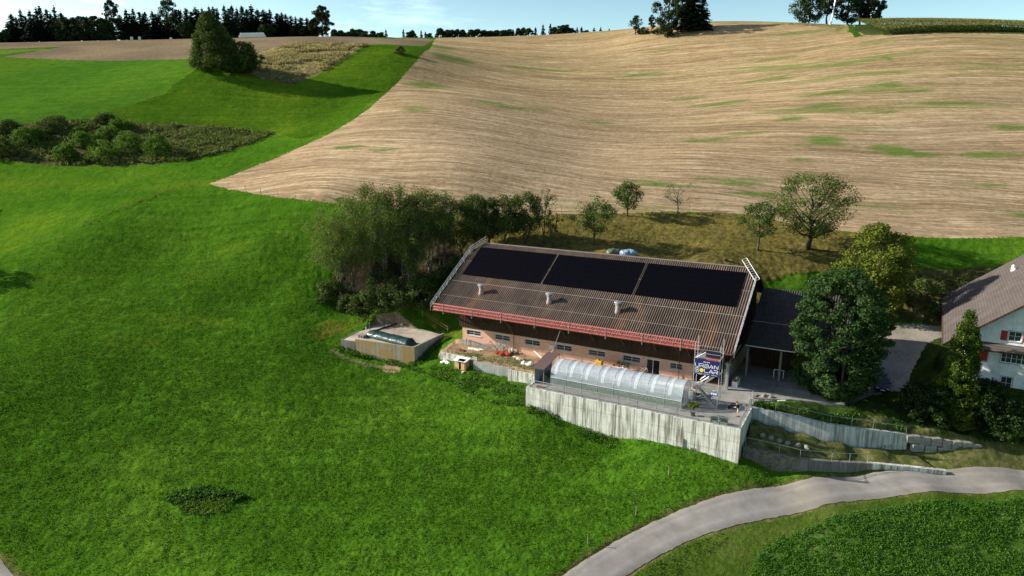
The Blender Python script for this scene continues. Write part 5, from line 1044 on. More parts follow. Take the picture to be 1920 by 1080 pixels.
# ------------------------------------------------------------------ retaining wall and its railing
def strip_wall(P, top, bot, w, side=1):
    """wall along polyline P (world), per-point top and bottom heights"""
    P = np.array(P, float); t = np.gradient(P, axis=0); t /= np.linalg.norm(t, axis=1)[:, None]; n = np.c_[-t[:, 1], t[:, 0]] * side
    m = MB(); k = len(P); vs = []
    for i in range(k):
        a = P[i]; b = P[i] + n[i] * w
        vs += [(a[0], a[1], bot[i]), (a[0], a[1], top[i]), (b[0], b[1], top[i]), (b[0], b[1], bot[i])]
    fs = []
    for i in range(k - 1):
        for q in range(4): fs.append((i * 4 + q, i * 4 + (q + 1) % 4, (i + 1) * 4 + (q + 1) % 4, (i + 1) * 4 + q))
    fs += [(0, 3, 2, 1), tuple((k - 1) * 4 + q for q in range(4))]
    return m.add(vs, fs)
rw = bthing('retaining_wall', 'tall pale concrete retaining wall with dark water streaks in front of the greenhouse', 'wall')
m = MB(); m.box(21.3, 48.3, -9.85, -9.5, -5.6, .06); m.build('front_wall', CONC, rw)
m = MB(); m.box(48.0, 48.3, -9.498, -2.35, -5.2, .06); m.build('return_wall', CONC, rw)
m = MB(); m.box(21.3, 21.55, -9.498, -4.2, -4.2, .06); m.build('return_wall', CONC, rw)
m = MB()
for i in range(1, 11): a = 21.3 + i * 2.45; m.box(a, a + .03, -9.862, -9.852, -5.5, .05)
for a0, a1, z in ((22, 34, -1.35), (34, 48.3, -1.5), (38, 48.3, -2.9)): m.box(a0, a1, -9.861, -9.8515, z, z + .02)
m.build('formwork_joint', CONCD, rw)
m = MB()
for a in (22.5, 42.0): m.box(a, a + .12, -9.98, -9.86, -3.7, -2.4)
m.box(42.9, 43.5, -9.9, -9.856, -4.4, -3.3); m.build('drain', CONCD, rw)
fm, nt, b = newmat("mesh_panel"); b.inputs['Base Color'].default_value = (.55, .60, .60, 1); b.inputs['Alpha'].default_value = .30; b.inputs['Roughness'].default_value = .4
rl = bthing('railing', 'grey metal railing with mesh panels along the top of the tall retaining wall', 'railing', 0, -9.66, .06)
xs = [21.8 + i * 2.402 for i in range(12)]
for i, x in enumerate(xs):
    MB().box(x - .05, x + .05, -.06, .06, -.25, 1.08).build('post', GALV, rl)
    if i < 11:
        x2 = xs[i + 1]; MB().tube((x + .05, 0, 1.02), (x2 - .05, 0, 1.02), .032).tube((x + .05, 0, .12), (x2 - .05, 0, .12), .022).build('rail', GALV, rl)
        w = MB()
        k = 22
        for q in range(1, k): xx = x + (x2 - x) * q / k; w.box(xx - .005, xx + .005, -.005, .005, .14, 1.0)
        w.build('mesh_panel', GALV, rl)
rl = bthing('railing', 'grey railing on the short return wall at the yard corner', 'railing', 48.15, -9.6, .06)
for i in range(4):
    y = .1 + i * 2.25; MB().box(-.05, .05, y - .05, y + .05, -.2, 1.08).build('post', GALV, rl)
    if i < 3:
        MB().tube((0, y + .05, 1.02), (0, y + 2.2, 1.02), .032).tube((0, y + .05, .12), (0, y + 2.2, .12), .022).build('rail', GALV, rl)
        w = MB()
        for q in range(1, 20): w.box(-.005, .005, y + 2.25 * q / 20 - .005, y + 2.25 * q / 20 + .005, .14, 1.0)
        w.build('mesh_panel', GALV, rl)
rl = bthing('railing', 'short grey railing at the left end of the retaining wall', 'railing', 21.45, -9.6, .06)
for y in (.1, 2.0, 3.9): MB().box(-.04, .04, y - .04, y + .04, 0, 1.05).build('post', GALV, rl)
MB().tube((0, .1, 1.0), (0, 3.9, 1.0), .03).tube((0, .1, .5), (0, 3.9, .5), .02).build('rail', GALV, rl)

# walls of ramp and terrace
def wthing(name, label, cat, mb, part, mat, x, y, z, group=None):
    t = thing(name, label, cat, (x, y, z), 0, group); mb.v = [(a - x, b - y, c - z) for a, b, c in mb.v]; mb.build(part, mat, t); return t
m = strip_wall(UPW, [.08, -.12, -.5, -1.0, -1.55, -2.0], [-2.6, -2.9, -3.4, -4.0, -4.5, -4.9], .5)
uw = wthing('terrace_wall', 'long pale concrete wall of the garden terrace above the grassy ramp', 'wall', m, 'wall', concrete_mat("terrace_concrete", (.50, .51, .49), (.13, .13, .10), grime=.7), *UPW[0], 0)
L4 = LOW
m = strip_wall(L4[:3], [-2.5, -2.85, -3.1], [-5.5] * 3, .5); lw = thing('ramp_wall', 'low dark wall with railing between the ramp and the road', 'wall', (LOW[0][0], LOW[0][1], 0)); m.v = [(a - LOW[0][0], b - LOW[0][1], c) for a, b, c in m.v]; m.build('stone_section', simple("dark_masonry", (.13, .12, .10), .95, 0, .5, 2.5, .08), lw)
m = strip_wall(L4[2:5], [-3.12, -3.6, -3.95], [-6] * 3, .5); m.v = [(a - LOW[0][0], b - LOW[0][1], c) for a, b, c in m.v]; m.build('concrete_section', CONCD, lw)
m = strip_wall(L4[4:], [-3.93, -4.25, -4.5], [-6] * 3, .5); m.v = [(a - LOW[0][0], b - LOW[0][1], c) for a, b, c in m.v]; m.build('kerb_section', CONC, lw)
def line_rail(name, label, P, Z, h=1.0, step=2.6):
    t = thing(name, label, 'railing', (P[0][0], P[0][1], Z[0])); P3 = [Vector((p[0] - P[0][0], p[1] - P[0][1], z - Z[0])) for p, z in zip(P, Z)]
    for i in range(len(P3) - 1):
        MB().tube(P3[i] + Vector((0, 0, h)), P3[i + 1] + Vector((0, 0, h)), .026).build('rail', GALV, t)
        n = max(1, round((P3[i + 1] - P3[i]).length / step))
        for k in range(n): q = P3[i].lerp(P3[i + 1], k / n); MB().tube(q - Vector((0, 0, .1)), q + Vector((0, 0, h)), .026).build('post', GALV, t)
    MB().tube(P3[-1], P3[-1] + Vector((0, 0, h)), .026).build('post', GALV, t)
line_rail('railing', 'thin grey handrail on top of the terrace wall', [(29.2, 77.9), (34.1, 76.3), (37.5, 75.2), (42.3, 74.75), (46.1, 74.45)], [0, -.6, -1.1, -1.6, -2.1])
line_rail('railing', 'thin grey handrail along the low wall beside the ramp', [(26.7, 72.45), (30.1, 71.2), (32.2, 70.55), (35.9, 70.8), (40.1, 71.1)], [-2.6, -2.9, -3.2, -3.7, -4.0], 1.1)
# stone blocks continuing the terrace wall
rr = random.Random(12); k = 0
blk = [(46.7, -2.4, 1.5), (48.0, -2.6, 1.4), (49.3, -2.65, 1.2), (50.5, -2.9, 1.1), (51.6, -3.0, 1.2), (52.8, -3.1, 1.2), (53.9, -3.3, 1.0), (47.3, -3.4, 1.4), (48.7, -3.5, 1.3), (50.1, -3.7, 1.2), (51.3, -3.8, 1.2), (52.6, -3.9, 1.2), (53.8, -4.0, 1.1)]
for i, (x, z, w) in enumerate(blk):
    y = 74.15 - (x - 46) * .07 - (.15 if i > 6 else 0)
    m = MB(); m.box(-w / 2 + .03, w / 2 - .03, -.3, .35, -.5, .42); m.v = [(a + rr.uniform(-.05, .05), b + rr.uniform(-.08, .05), c + rr.uniform(-.05, .05)) for a, b, c in m.v]
    o = m.build('stone_block', STONE, None, bevel=.06); o.location = (x, y, z); o.rotation_euler = (0, 0, rr.uniform(-.06, .06))
    tag(o, 'rough quarried block in the dry stone wall right of the terrace wall', 'stone', 'blocks of the dry stone wall right of the terrace wall')
for i, (x, y) in enumerate([(29.2, 74.1), (30.1, 73.8), (31.0, 73.5), (31.8, 73.2), (32.9, 72.9), (33.8, 72.6)]):
    o = MB().blob((0, 0, .15), (.38, .28, .26), rr, 1, .2).build('boulder', STONE); o.location = (x, y, h1(x, y)); o.rotation_euler = (0, 0, rr.random() * 3)
    tag(o, 'grey boulder in the row across the grassy ramp', 'stone', 'boulders lining the grassy ramp')
MB_ = MB().box(-1.6, 1.6, -.25, .25, -.2, .05); 

# low walls of the dirt strip before the barn
m = MB(); m.box(2.6, 9.2, -2.3, -2.1, -1.6, -.42); dw = bthing('low_wall', 'low white-grey edging wall of the dirt strip left of the greenhouse', 'wall'); m.build('left_section', CONC, dw)
MB().box(9.2, 15.6, -3.3, -3.1, -2.2, -.48).build('middle_section', CONC2, dw); MB().box(15.6, 21.3, -4.4, -4.15, -2.6, -.3).build('right_section', CONC, dw)

# ------------------------------------------------------------------ silage slab
sp = SLAB
flat('slab', [(-27.2, 105.7), (-15.1, 101.1), (-11.4, 108.5), (-19.9, 115.7), (-23.8, 115.7)], -.42, SLABM, .08)
def slab_wall(label, pts, top, bot, mat, w=.25, side=1):
    m = strip_wall(pts, top, bot, w, side); return wthing('slab_wall', label, 'wall', m, 'wall', mat, pts[0][0], pts[0][1], 0)
slab_wall('front concrete wall of the silage slab, stained ochre with lichen', [(-25.0, 104.75), (-20.0, 102.7), (-15.0, 100.75)], [.02, .0, -.02], [-4, -4.5, -5], CONCY)
slab_wall('low dark end of the slab front wall at its left corner', [(-27.5, 105.7), (-26.3, 105.2), (-25.05, 104.75)], [-.38, -.38, -.38], [-3.5, -3.5, -4], CONCD, .25)
slab_wall('right side wall of the silage slab beside the grass', [(-14.95, 100.8), (-13.2, 104.5), (-11.2, 108.4)], [.0, -.05, -.1], [-5, -3, -2], CONC2)
slab_wall('thin dark kerb across the silage slab', [(-24.0, 109.4), (-19.6, 115.6)], [-.25, -.25], [-.6, -.6], DARK, .16, -1)
slab_wall('left outer edge of the silage slab', [(-27.55, 105.75), (-24.0, 115.9)], [-.36, -.36], [-3, -2], CONCD, .2, -1)
# tarp covered heap
def tarp():
    p0 = np.array([-23.6, 108.3]); p1 = np.array([-15.6, 102.6]); d = p1 - p0; L = np.linalg.norm(d); d = d / L; n = np.array([-d[1], d[0]])
    t = thing('covered_heap', 'long heap under a glossy dark green tarpaulin on the slab', 'tarpaulin', (p0[0], p0[1], -.42), math.atan2(d[1], d[0]))
    vs = []; fs = []; nx, nyy = 90, 18; rr = np.random.default_rng(4)
    for i in range(nx + 1):
        x = L * i / nx
        for j in range(nyy + 1):
            a = math.pi * j / nyy; e = min(1, min(x, L - x) / .7 + .05) ** .5
            r = 1.05 + float(fbm(np.array([x * 1.6 + j * .25]), np.array([j * .35]), 3)[0]) * .28 
            y = .2 + 1.15 * math.cos(a) * (.7 + .3 * e); z = max(0, r * math.sin(a) ** .8 * e * .95)
            vs.append((x, y, z))
    q = nyy + 1
    for i in range(nx):
        for j in range(nyy): fs.append((i * q + j, i * q + j + 1, (i + 1) * q + j + 1, (i + 1) * q + j))
    MB().add(vs, fs).build('tarpaulin', simple("green_tarpaulin", (.016, .048, .045), .22, 0, .3, 1.5, 0, .7), t, smooth=True)
    rp = MB()
    for x in (1.5, 3.4, 5.2, 7.2, 9): rp.path([(x, -1, .02), (x + .1, -.5, .9), (x + .15, .2, 1.12), (x + .2, 1, .75), (x + .2, 1.35, .02)], .02, 5)
    rp.build('rope', DARK, t)
tarp()
pl = thing('pallet_stack', 'small stack of grey pallets left of the green tarpaulin', 'pallets', (-24.3, 107.2, -.42), -.55)
for k in range(3):
    m = MB()
    for i in range(6): m.box(-.6, .6, -.5 + i * .18, -.38 + i * .18, .12, .145)
    for i in range(3): m.box(-.6 + i * .53, -.46 + i * .53, -.5, .52, 0, .118)
    m.v = [(a, b, c + k * .15) for a, b, c in m.v]; m.build('pallet', WOODG, pl)
for i, (x, y, s) in enumerate(((-24.0, 111.4, .9), (-24.5, 110.9, .5))):
    t = thing('hydrant_pipe', ['thin upright green pipe at the left rim of the slab', 'short pale pipe at the left rim of the slab'][i], 'pipe', (x, y, -.42)); MB().tube((0, 0, 0), (0, 0, 1.3 * s), .07, .07, 8).build('pipe', [GREENP, WHITEP][i], t); MB().lathe([(.11, 1.3 * s), (.11, 1.3 * s + .08)], n=10).build('cap', GALV, t)

# ------------------------------------------------------------------ poly tunnel
pfm, nt, b = newmat("greenhouse_film"); b.inputs['Base Color'].default_value = (.60, .68, .75, 1); b.inputs['Roughness'].default_value = .28; b.inputs['Specular IOR Level'].default_value = .5
v = coords(nt, (.5, 7, 7)); al = ramp(nt, noise(nt, 1.0, 4, .6, v), [(.3, .34), (.7, .54)]); nt.links.new(al, b.inputs['Alpha'])
bump(nt, b, noise(nt, 1.0, 4, .6, v), .5, .05)
netm, nt2, b2 = newmat("side_netting"); b2.inputs['Base Color'].default_value = (.42, .52, .47, 1); b2.inputs['Alpha'].default_value = .34; b2.inputs['Roughness'].default_value = .8
strm, nt3, b3 = newmat("film_overlap"); b3.inputs['Base Color'].default_value = (.85, .9, .94, 1); b3.inputs['Alpha'].default_value = .34; b3.inputs['Roughness'].default_value = .25
TB0, TB1 = -7.6, -3.4; TL = 17.2; TH = 3.05
def arc(t):      # 0 front foot .. 1 back foot above the straight side
    a = math.pi * t; y = (TB0 + TB1) / 2 - (TB1 - TB0) / 2 * math.cos(a); z = 1.15 + (TH - 1.15) * math.sin(a) ** .85; return y, z
tn = bthing('polytunnel', 'long arched polytunnel greenhouse of clear film on the yard behind the railing', 'greenhouse', 23.8, 0, 0)
nx = 72; ny = 20; vs = []; fs = []
for i in range(nx + 1):
    x = TL * i / nx
    for j in range(ny + 1):
        y, z = arc(j / ny); sag = .045 * abs(math.sin(math.pi * x / (TL / 8))) ; vs.append((x, y + (.0), z - sag * math.sin(math.pi * j / ny)))
for i in range(nx):
    for j in range(ny): fs.append((i * (ny + 1) + j, (i + 1) * (ny + 1) + j, (i + 1) * (ny + 1) + j + 1, i * (ny + 1) + j + 1))
MB().add(vs, fs).build('film', pfm, tn, smooth=True)
for y in (TB0, TB1): MB().add([(0, y, .05), (TL, y, .05), (TL, y, 1.13), (0, y, 1.13)], [(0, 1, 2, 3)]).build('side_net', netm, tn)
for x, mt in ((0.0, pfm), (TL, pfm)):
    p = [(x, TB0, .02)] + [(x, *arc(j / ny)) for j in range(ny + 1)] + [(x, TB1, .02)]
    MB().add(p, [tuple(range(len(p)))]).build('end_film', mt, tn)
for i in range(9):
    x = TL * i / 8; P = [(x, TB0, 0)] + [(x, *arc(j / 14)) for j in range(15)] + [(x, TB1, 0)]
    MB().path(P, .03, 6).build('hoop', GALV, tn)
for i in range(8):
    x = TL * (i + .12) / 8; m = MB(); w = .42 if i % 1 == 0 else .3; vs = []; fs = []
    for j in range(ny + 1):
        y, z = arc(.06 + .94 * j / ny); yc = (TB0 + TB1) / 2; vs += [(x + .2, yc + (y - yc) * 1.012, z + .02), (x + .2 + w, yc + (y - yc) * 1.012, z + .02)]
    for j in range(ny): fs.append((2 * j, 2 * j + 1, 2 * j + 3, 2 * j + 2))
    m.add(vs, fs).build('vent_strip', strm, tn, smooth=True)
MB().tube((0, TB0 - .03, 1.15), (TL, TB0 - .03, 1.15), .045).tube((0, TB1 + .03, 1.15), (TL, TB1 + .03, 1.15), .045).tube((0, (TB0 + TB1) / 2, TH - .08), (TL, (TB0 + TB1) / 2, TH - .08), .025).build('purlin', GALVW, tn)
MB().box(TL + .01, TL + .05, -6.3, -5.9, 0, 2.1).box(TL + .01, TL + .05, -5.1, -4.7, 0, 2.1).box(TL + .01, TL + .05, -5.9, -5.1, 2.0, 2.1).build('door_frame', GALVW, tn)
# plants inside the tunnel
rng = np.random.default_rng(9); n = 2600; xx = rng.uniform(.5, TL - .5, n); yy = np.where(rng.random(n) < .5, rng.uniform(-7.2, -6.1, n), rng.uniform(-5, -3.8, n)); zz = rng.random(n) * (.5 + .8 * vnoise(xx * .8, yy))
bedp = bthing('tunnel_plants', 'green vegetable plants growing inside the polytunnel', 'plants', 23.8, 0, 0)
o = leaves('foliage', np.c_[xx, yy, zz + .1], .2, LM['weed'], rng, bedp, .4)
MB().box(.4, TL - .4, -7.3, -6.0, .004, .1).box(.4, TL - .4, -5.1, -3.7, .004, .1).build('bed', simple("garden_soil", (.07, .05, .035), .95), bedp)

# shelter at the left end of the tunnel
sh = bthing('lean_to_shelter', 'small shelter with flat brown roof at the left end of the polytunnel', 'shelter')
MB().add([(21.2, -8.2, 2.05), (23.0, -8.0, 2.1), (22.9, -2.7, 2.75), (21.0, -2.9, 2.7), (21.2, -8.2, 2.11), (23.0, -8.0, 2.16), (22.9, -2.7, 2.81), (21.0, -2.9, 2.76)], [(0, 3, 2, 1), (4, 5, 6, 7), (0, 1, 5, 4), (1, 2, 6, 5), (2, 3, 7, 6), (3, 0, 4, 7)]).build('roof', BROWNM, sh)
MB().box(21.6, 21.66, -8.0, -3, 0, 2.0).build('side_panel', simple("grey_sheet", (.22, .25, .27), .6), sh)
for a, b_, z in ((21.65, -7.9, 2.0), (22.8, -7.8, 2.05), (22.8, -3.0, 2.65), (21.65, -3.0, 2.6), (22.8, -5.4, 2.35)): MB().box(a, a + .08, b_, b_ + .08, 0, z).build('post', WOODG, sh)
o = bthing('rusty_plate', 'flat reddish plate lying inside the left end of the wall railing', 'plate', 22.9, -8.75, .02); MB().box(-.6, .6, -.22, .22, 0, .03).build('plate', RUST, o)
# stored boxes under the shelter
for i, (a, b_, s, mt) in enumerate(((22.2, -6.2, .5, WOODG), (22.3, -4.8, .6, GREENP), (22.2, -3.8, .45, WOODG))):
    o = bthing('storage_box', ['grey wooden box nearest the railing under the brown shelter', 'green box in the middle under the brown shelter', 'grey wooden box nearest the barn under the brown shelter'][i], 'box', a, b_, 0)
    MB().box(-s / 2, s / 2, -s / 2, s / 2, 0, s).build('body', mt, o, bevel=.02); MB().box(-s / 2 - .02, s / 2 + .02, -s / 2 - .02, s / 2 + .02, s + .001, s + .05).build('lid', mt, o)
# potted plant at right end
pt = bthing('potted_palm', 'small palm in a dark tub behind the railing, right of the polytunnel', 'plant', 42.6, -8.4, 0)
MB().lathe([(.22, 0), (.30, .45), (.31, .48)], n=12).build('pot', simple("dark_pot", (.05, .04, .04), .6), pt)
rng = np.random.default_rng(3); a = rng.uniform(0, 6.28, 700); r = rng.random(700) ** .7 * .65; leaves('foliage', np.c_[r * np.cos(a), r * np.sin(a), .75 + .7 * np.sin(r * 3.4) + rng.normal(0, .08, 700)], .16, LM['walnut'], rng, pt, .5)
for i, (a_, b_) in enumerate(((45.2, -9.0), (46.3, -9.0))):
    t = bthing('planter', ['left low planter with green herbs behind the railing corner', 'right low planter with green herbs behind the railing corner'][i], 'planter', a_, b_, 0)
    MB().box(-.4, .4, -.2, .2, 0, .3).build('trough', simple("grey_trough", (.2, .22, .22), .6), t, bevel=.02)
    rng = np.random.default_rng(20 + i); leaves('herbs', np.c_[rng.uniform(-.4, .4, 300), rng.uniform(-.2, .2, 300), rng.uniform(.3, .6, 300)], .1, LM['weed'], rng, t, .4)

# ------------------------------------------------------------------ stair tower with banner
tw = bthing('stair_tower', 'silver scaffold stair tower at the right front corner of the barn', 'scaffold', 41.6, -4.9, 0)
TWd = 3.0; TD = 1.5
for x in (0, TWd):
    for y in (0, TD): MB().tube((x, y, 0), (x, y, 7.9 if y == 0 else 8.3), .04, .04, 8).build('standard', GALVW, tw)
for x in (0, TWd):
    m = MB()
    for z in (.3, 1.2, 2.1, 3.0, 4.0, 5.0, 6.0, 6.9, 7.4): m.tube((x, 0, z), (x, TD, z), .025)
    m.build('transom', GALV, tw)
m = MB()
for y in (0, TD):
    for z in (.3, 2.1, 4.0, 6.05, 6.6, 7.1): m.tube((0, y, z), (TWd, y, z), .025)
m.build('ledger', GALV, tw)
m = MB()
for y, z in ((TD, .3), (TD, 2.2), (TD, 4.1)): m.tube((0, y, z), (TWd, y, z + 1.8), .022)
m.tube((0, 0, 5.9), (TWd * .5, 0, 7.0), .022); m.build('brace', GALV, tw)
for (x0, z0, x1, z1) in ((2.7, .1, .7, 1.95), (.6, 2.05, 2.6, 3.95), (2.6, 4.05, .6, 5.9)):
    fl = MB(); y0, y1 = (.1, .7) if x0 > x1 else (.8, 1.4)
    for y in (y0, y1): fl.bar((x0, y, z0), (x1, y, z1), .04, .16)
    k = 9
    for i in range(k): t = (i + .5) / k; x = x0 + (x1 - x0) * t; z = z0 + (z1 - z0) * t; fl.box(x - .12, x + .12, y0, y1, z - .02, z + .02)
    f = fl.build('stair_flight', GALV, tw)
    hr = MB()
    for y in (y0, y1): hr.tube((x0, y, z0 + .9), (x1, y, z1 + .9), .022).tube((x0, y, z0), (x0, y, z0 + .9), .02).tube((x1, y, z1), (x1, y, z1 + .9), .02).tube((x0, y, z0 + .5), (x1, y, z1 + .5), .018)
    hr.build('handrail', GALV, f)
for x0, x1, z in ((0, .7, 2.0), (2.5, 3.0, 4.0), (0, 3.0, 6.0)): MB().box(x0, x1, 0.05, TD - .05, z - .04, z + .02).build('platform', GALV, tw)
MB().box(1.3, 3.0, .02, .05, 6.02, 6.25).box(1.3, 3.0, -.02, .01, 5.7, 6.0).build('toe_board', REDN, tw)
dk = thing('site_board', 'x', 'sign'); bpy.data.objects.remove(dk)
db = bthing('dark_net_panel', 'dark blue net panel hung above the banner on the stair tower', 'panel', 42.9, -4.96, 6.3)
MB().box(0, 1.7, -.02, .02, 0, .75).build('net', simple("dark_blue_net", (.008, .010, .028), .8), db); MB().tube((0, -.04, .38), (1.7, -.04, .38), .022).build('rail', GALVW, db)
dw2 = bthing('small_notice', 'small blue notice with three white symbols low on the stair tower', 'sign', 43.75, -4.96, 1.55)
MB().box(0, .8, -.02, .0, 0, .5).build('board', simple("notice_blue", (.06, .12, .28), .6), dw2)
m = MB()
for i in range(3): m.box(.06 + i * .25, .24 + i * .25, -.028, -.022, .15, .38)
m.build('symbol', WHITEE, dw2)
# banner
bn = bthing('banner', 'dark blue URBAN SOLAR banner with yellow sun disc hung on the stair tower', 'banner', 41.63, -4.985, 3.92)
BW, BH = 2.92, 2.0
vs = []; fs = []
for i in range(25):
    for j in range(9):
        x = BW * i / 24; z = BH * j / 8; vs.append((x, .012 * math.sin(x * 4 + z * 2) , z))
for i in range(24):
    for j in range(8): fs.append((i * 9 + j, (i + 1) * 9 + j, (i + 1) * 9 + j + 1, i * 9 + j + 1))
MB().add(vs, fs).build('cloth', BLUEB, bn)
GLY = {  # stroke letters in a 1 x 1 box, wide futuristic lettering with gaps
 'U': [[(0, 1), (0, .3), (.12, .06), (.3, 0), (.75, 0), (.92, .1), (1, .3), (1, 1)]],
 'R': [[(0, 0), (0, .5)], [(0, 1), (.8, 1), (.97, .88), (1, .7), (.93, .5), (.8, .42), (.25, .42)], [(.55, .42), (1, 0)]],
 'B': [[(0, 1), (.8, 1), (.95, .88), (.95, .65), (.82, .54), (.25, .54)], [(.82, .54), (1, .42), (1, .14), (.85, 0), (0, 0), (0, .6)]],
 'A': [[(0, 0), (.42, .92), (.5, 1), (.58, .92), (1, 0)], [(.42, .22), (.85, .22)]],
 'N': [[(0, 0), (0, .9), (.08, 1), (.18, .95), (.84, .08), (.93, 0), (1, .1), (1, 1)]],
 'S': [[(1, 1), (.2, 1), (.03, .9), (0, .75), (.05, .6), (.2, .52), (.8, .52), (.95, .42), (1, .26), (.95, .1), (.8, 0), (0, 0)]],
 'L': [[(0, 1), (0, .2), (.06, .06), (.2, 0), (1, 0)]],
 'T': [[(0, 1), (1, 1)], [(.5, 1), (.5, 0)]], 'I': [[(.5, 1), (.5, 0)]], 'E': [[(1, 1), (0, 1), (0, 0), (1, 0)], [(0, .5), (.8, .5)]]}
def text(mb, s, x, z, w, h, gap, th):
    for ch in s:
        if ch in GLY:
            for st in GLY[ch]:
                for p, q in zip(st[:-1], st[1:]):
                    p3 = Vector((x + p[0] * w, -.03, z + p[1] * h)); q3 = Vector((x + q[0] * w, -.03, z + q[1] * h)); d = (q3 - p3).normalized(); n_ = Vector((d.z, 0, -d.x)) * th / 2; d = d * th * .35; y_ = Vector((0, .01, 0))
                    a_ = [p3 - d - n_, q3 + d - n_, q3 + d + n_, p3 - d + n_]; mb.add(a_ + [v + y_ for v in a_], [(0, 1, 2, 3), (7, 6, 5, 4), (0, 4, 5, 1), (2, 6, 7, 3), (1, 5, 6, 2), (3, 7, 4, 0)])
        x += w + gap
m = MB(); text(m, "URBAN", .12, 1.02, .44, .42, .12, .066); m.build('lettering', WHITEE, bn)
m = MB(); text(m, "S", .12, .42, .44, .42, .12, .075); text(m, "LAR", 1.24, .42, .44, .42, .12, .075); m.build('lettering', WHITEE, bn)
m = MB(); ci = [(.90 + .24 * math.cos(a * math.pi / 14), -.035, .63 + .24 * math.sin(a * math.pi / 14)) for a in range(28)]; m.add(ci + [(x, -.02, z) for x, y, z in ci], [tuple(range(28))[::-1]] + [(i, (i + 1) % 28, 28 + (i + 1) % 28, 28 + i) for i in range(28)]); m.build('sun_disc', YELL, bn)
m = MB()
for i, x in enumerate((1.05, 1.13, 1.21, 1.29, 1.43, 1.51, 1.59, 1.67, 1.75)): m.box(x, x + .055, -.03, -.02, 1.66, 1.66 + (.10 if i % 2 else .08))
x = .12
while x < 2.7:
    w = .05 + .05 * ((x * 37) % 1); 
    if not (.95 < x < 1.1 or 1.85 < x < 2.0): m.box(x, x + w, -.03, -.02, .17, .215)
    x += w + .03
m.build('small_print', WHITEE, bn)
m = MB(); m.bar((.5, -.03, .12), (.95, -.03, .12), .01, .03); m.build('small_print', YELL, bn)

# ------------------------------------------------------------------ things in the yard
def tbl(name, label, cat, a, b_, L, W_, hh, mt, leg=GALV, items=None):
    t = bthing(name, label, cat, a, b_, 0); MB().box(0, L, 0, W_, hh - .05, hh).build('tabletop', mt, t)
    for x in (.05, L - .1):
        for y in (.05, W_ - .1): MB().box(x, x + .05, y, y + .05, 0, hh - .05).build('leg', leg, t)
    return t
tbl('work_table', 'long plywood work table behind the foot of the stair tower', 'table', 38.2, -2.6, 3.2, 1.1, .85, WOODL)
o = bthing('white_crate', 'white plastic tank at the foot of the stair tower', 'tank', 41.0, -3.3, 0); MB().box(-.35, .35, -.3, .3, 0, 1.05).build('tank', WHITEP, o, bevel=.06); MB().lathe([(.1, 1.05), (.1, 1.13)], n=10).build('cap', DARK, o)
o = bthing('white_cover', 'white rolled sheets lying on the far side of the polytunnel', 'sheets', 36.0, -2.2, 0)
for i in range(3): MB().tube((0, i * .24, .8), (3.6, i * .24 + .1, .8), .12, .12, 10).build('roll', SACK, o)
MB().box(.2, 3.4, .0, .6, 0, .68).build('rack', WOODG, o)
o = bthing('yellow_container', 'small yellow container with dark cap against the brick wall', 'container', 26.9, 1.6, 0); MB().box(-.5, .5, -.4, .4, .15, 1.15).build('tank', YELLP, o, bevel=.08); MB().box(-.55, .55, -.45, .45, 0, .14).build('base', WOODG, o); MB().lathe([(.12, 1.15), (.12, 1.3)], n=10).build('cap', DARK, o)
o = bthing('garden_bench', 'bench with flower pots and red gear against the brick wall', 'bench', 28.6, 1.8, 0)
MB().box(0, 2.6, 0, .5, .45, .5).build('seat', WHITEP, o); MB().box(.1, .2, .05, .45, 0, .45).build('leg', GALV, o); MB().box(2.4, 2.5, .05, .45, 0, .45).build('leg', GALV, o)
for i, (a, mt) in enumerate(((28.9, REDPL), (29.6, simple("terracotta", (.42, .16, .08), .8)), (30.3, WHITEP), (30.9, simple("grey_pot", (.2, .2, .2), .7)))):
    t = bthing('flower_pot', ['red bucket on the bench by the brick wall', 'terracotta pot with plant on the bench', 'white pot with dark plant on the bench', 'grey pot with plant at the right end of the bench'][i], 'pot', a, 2.05, .502)
    MB().lathe([(.13, 0), (.19, .32), (.2, .34)], n=12).build('pot', mt, t)
    if i: rng = np.random.default_rng(60 + i); leaves('plant', rng.normal(0, .2, (160, 3)) + np.array([0, 0, .55]), .12, LM['bush'], rng, t, .4)
# bicycle
bk = bthing('bicycle', 'white bicycle leaning near the barn door', 'bicycle', 32.3, 2.4, 0, rz=.1)
for x in (.32, 1.36):
    m = MB(); P = [(x + .33 * math.cos(k * math.pi / 10), 0, .34 + .33 * math.sin(k * math.pi / 10)) for k in range(21)]; m.path(P, .018, 5)
    for k in range(8): m.tube((x, 0, .34), (x + .32 * math.cos(k * math.pi / 4), 0, .34 + .32 * math.sin(k * math.pi / 4)), .004, .004, 4)
    m.build('wheel', DARK, bk)
MB().path([(.32, 0, .34), (.62, 0, .85), (1.18, 0, .88), (1.36, 0, .34)], .018).path([(.62, 0, .85), (.78, 0, .32), (1.18, 0, .88)], .018).tube((.32, 0, .34), (.78, 0, .32), .012).build('frame', WHITEP, bk)
MB().tube((1.18, 0, .86), (1.15, 0, 1.05), .015).tube((1.15, -.27, 1.05), (1.15, .27, 1.05), .015).build('handlebar', DARK, bk); MB().box(.5, .75, -.06, .06, .93, .98).tube((.62, 0, .8), (.62, 0, .94), .014).build('saddle', DARK, bk)
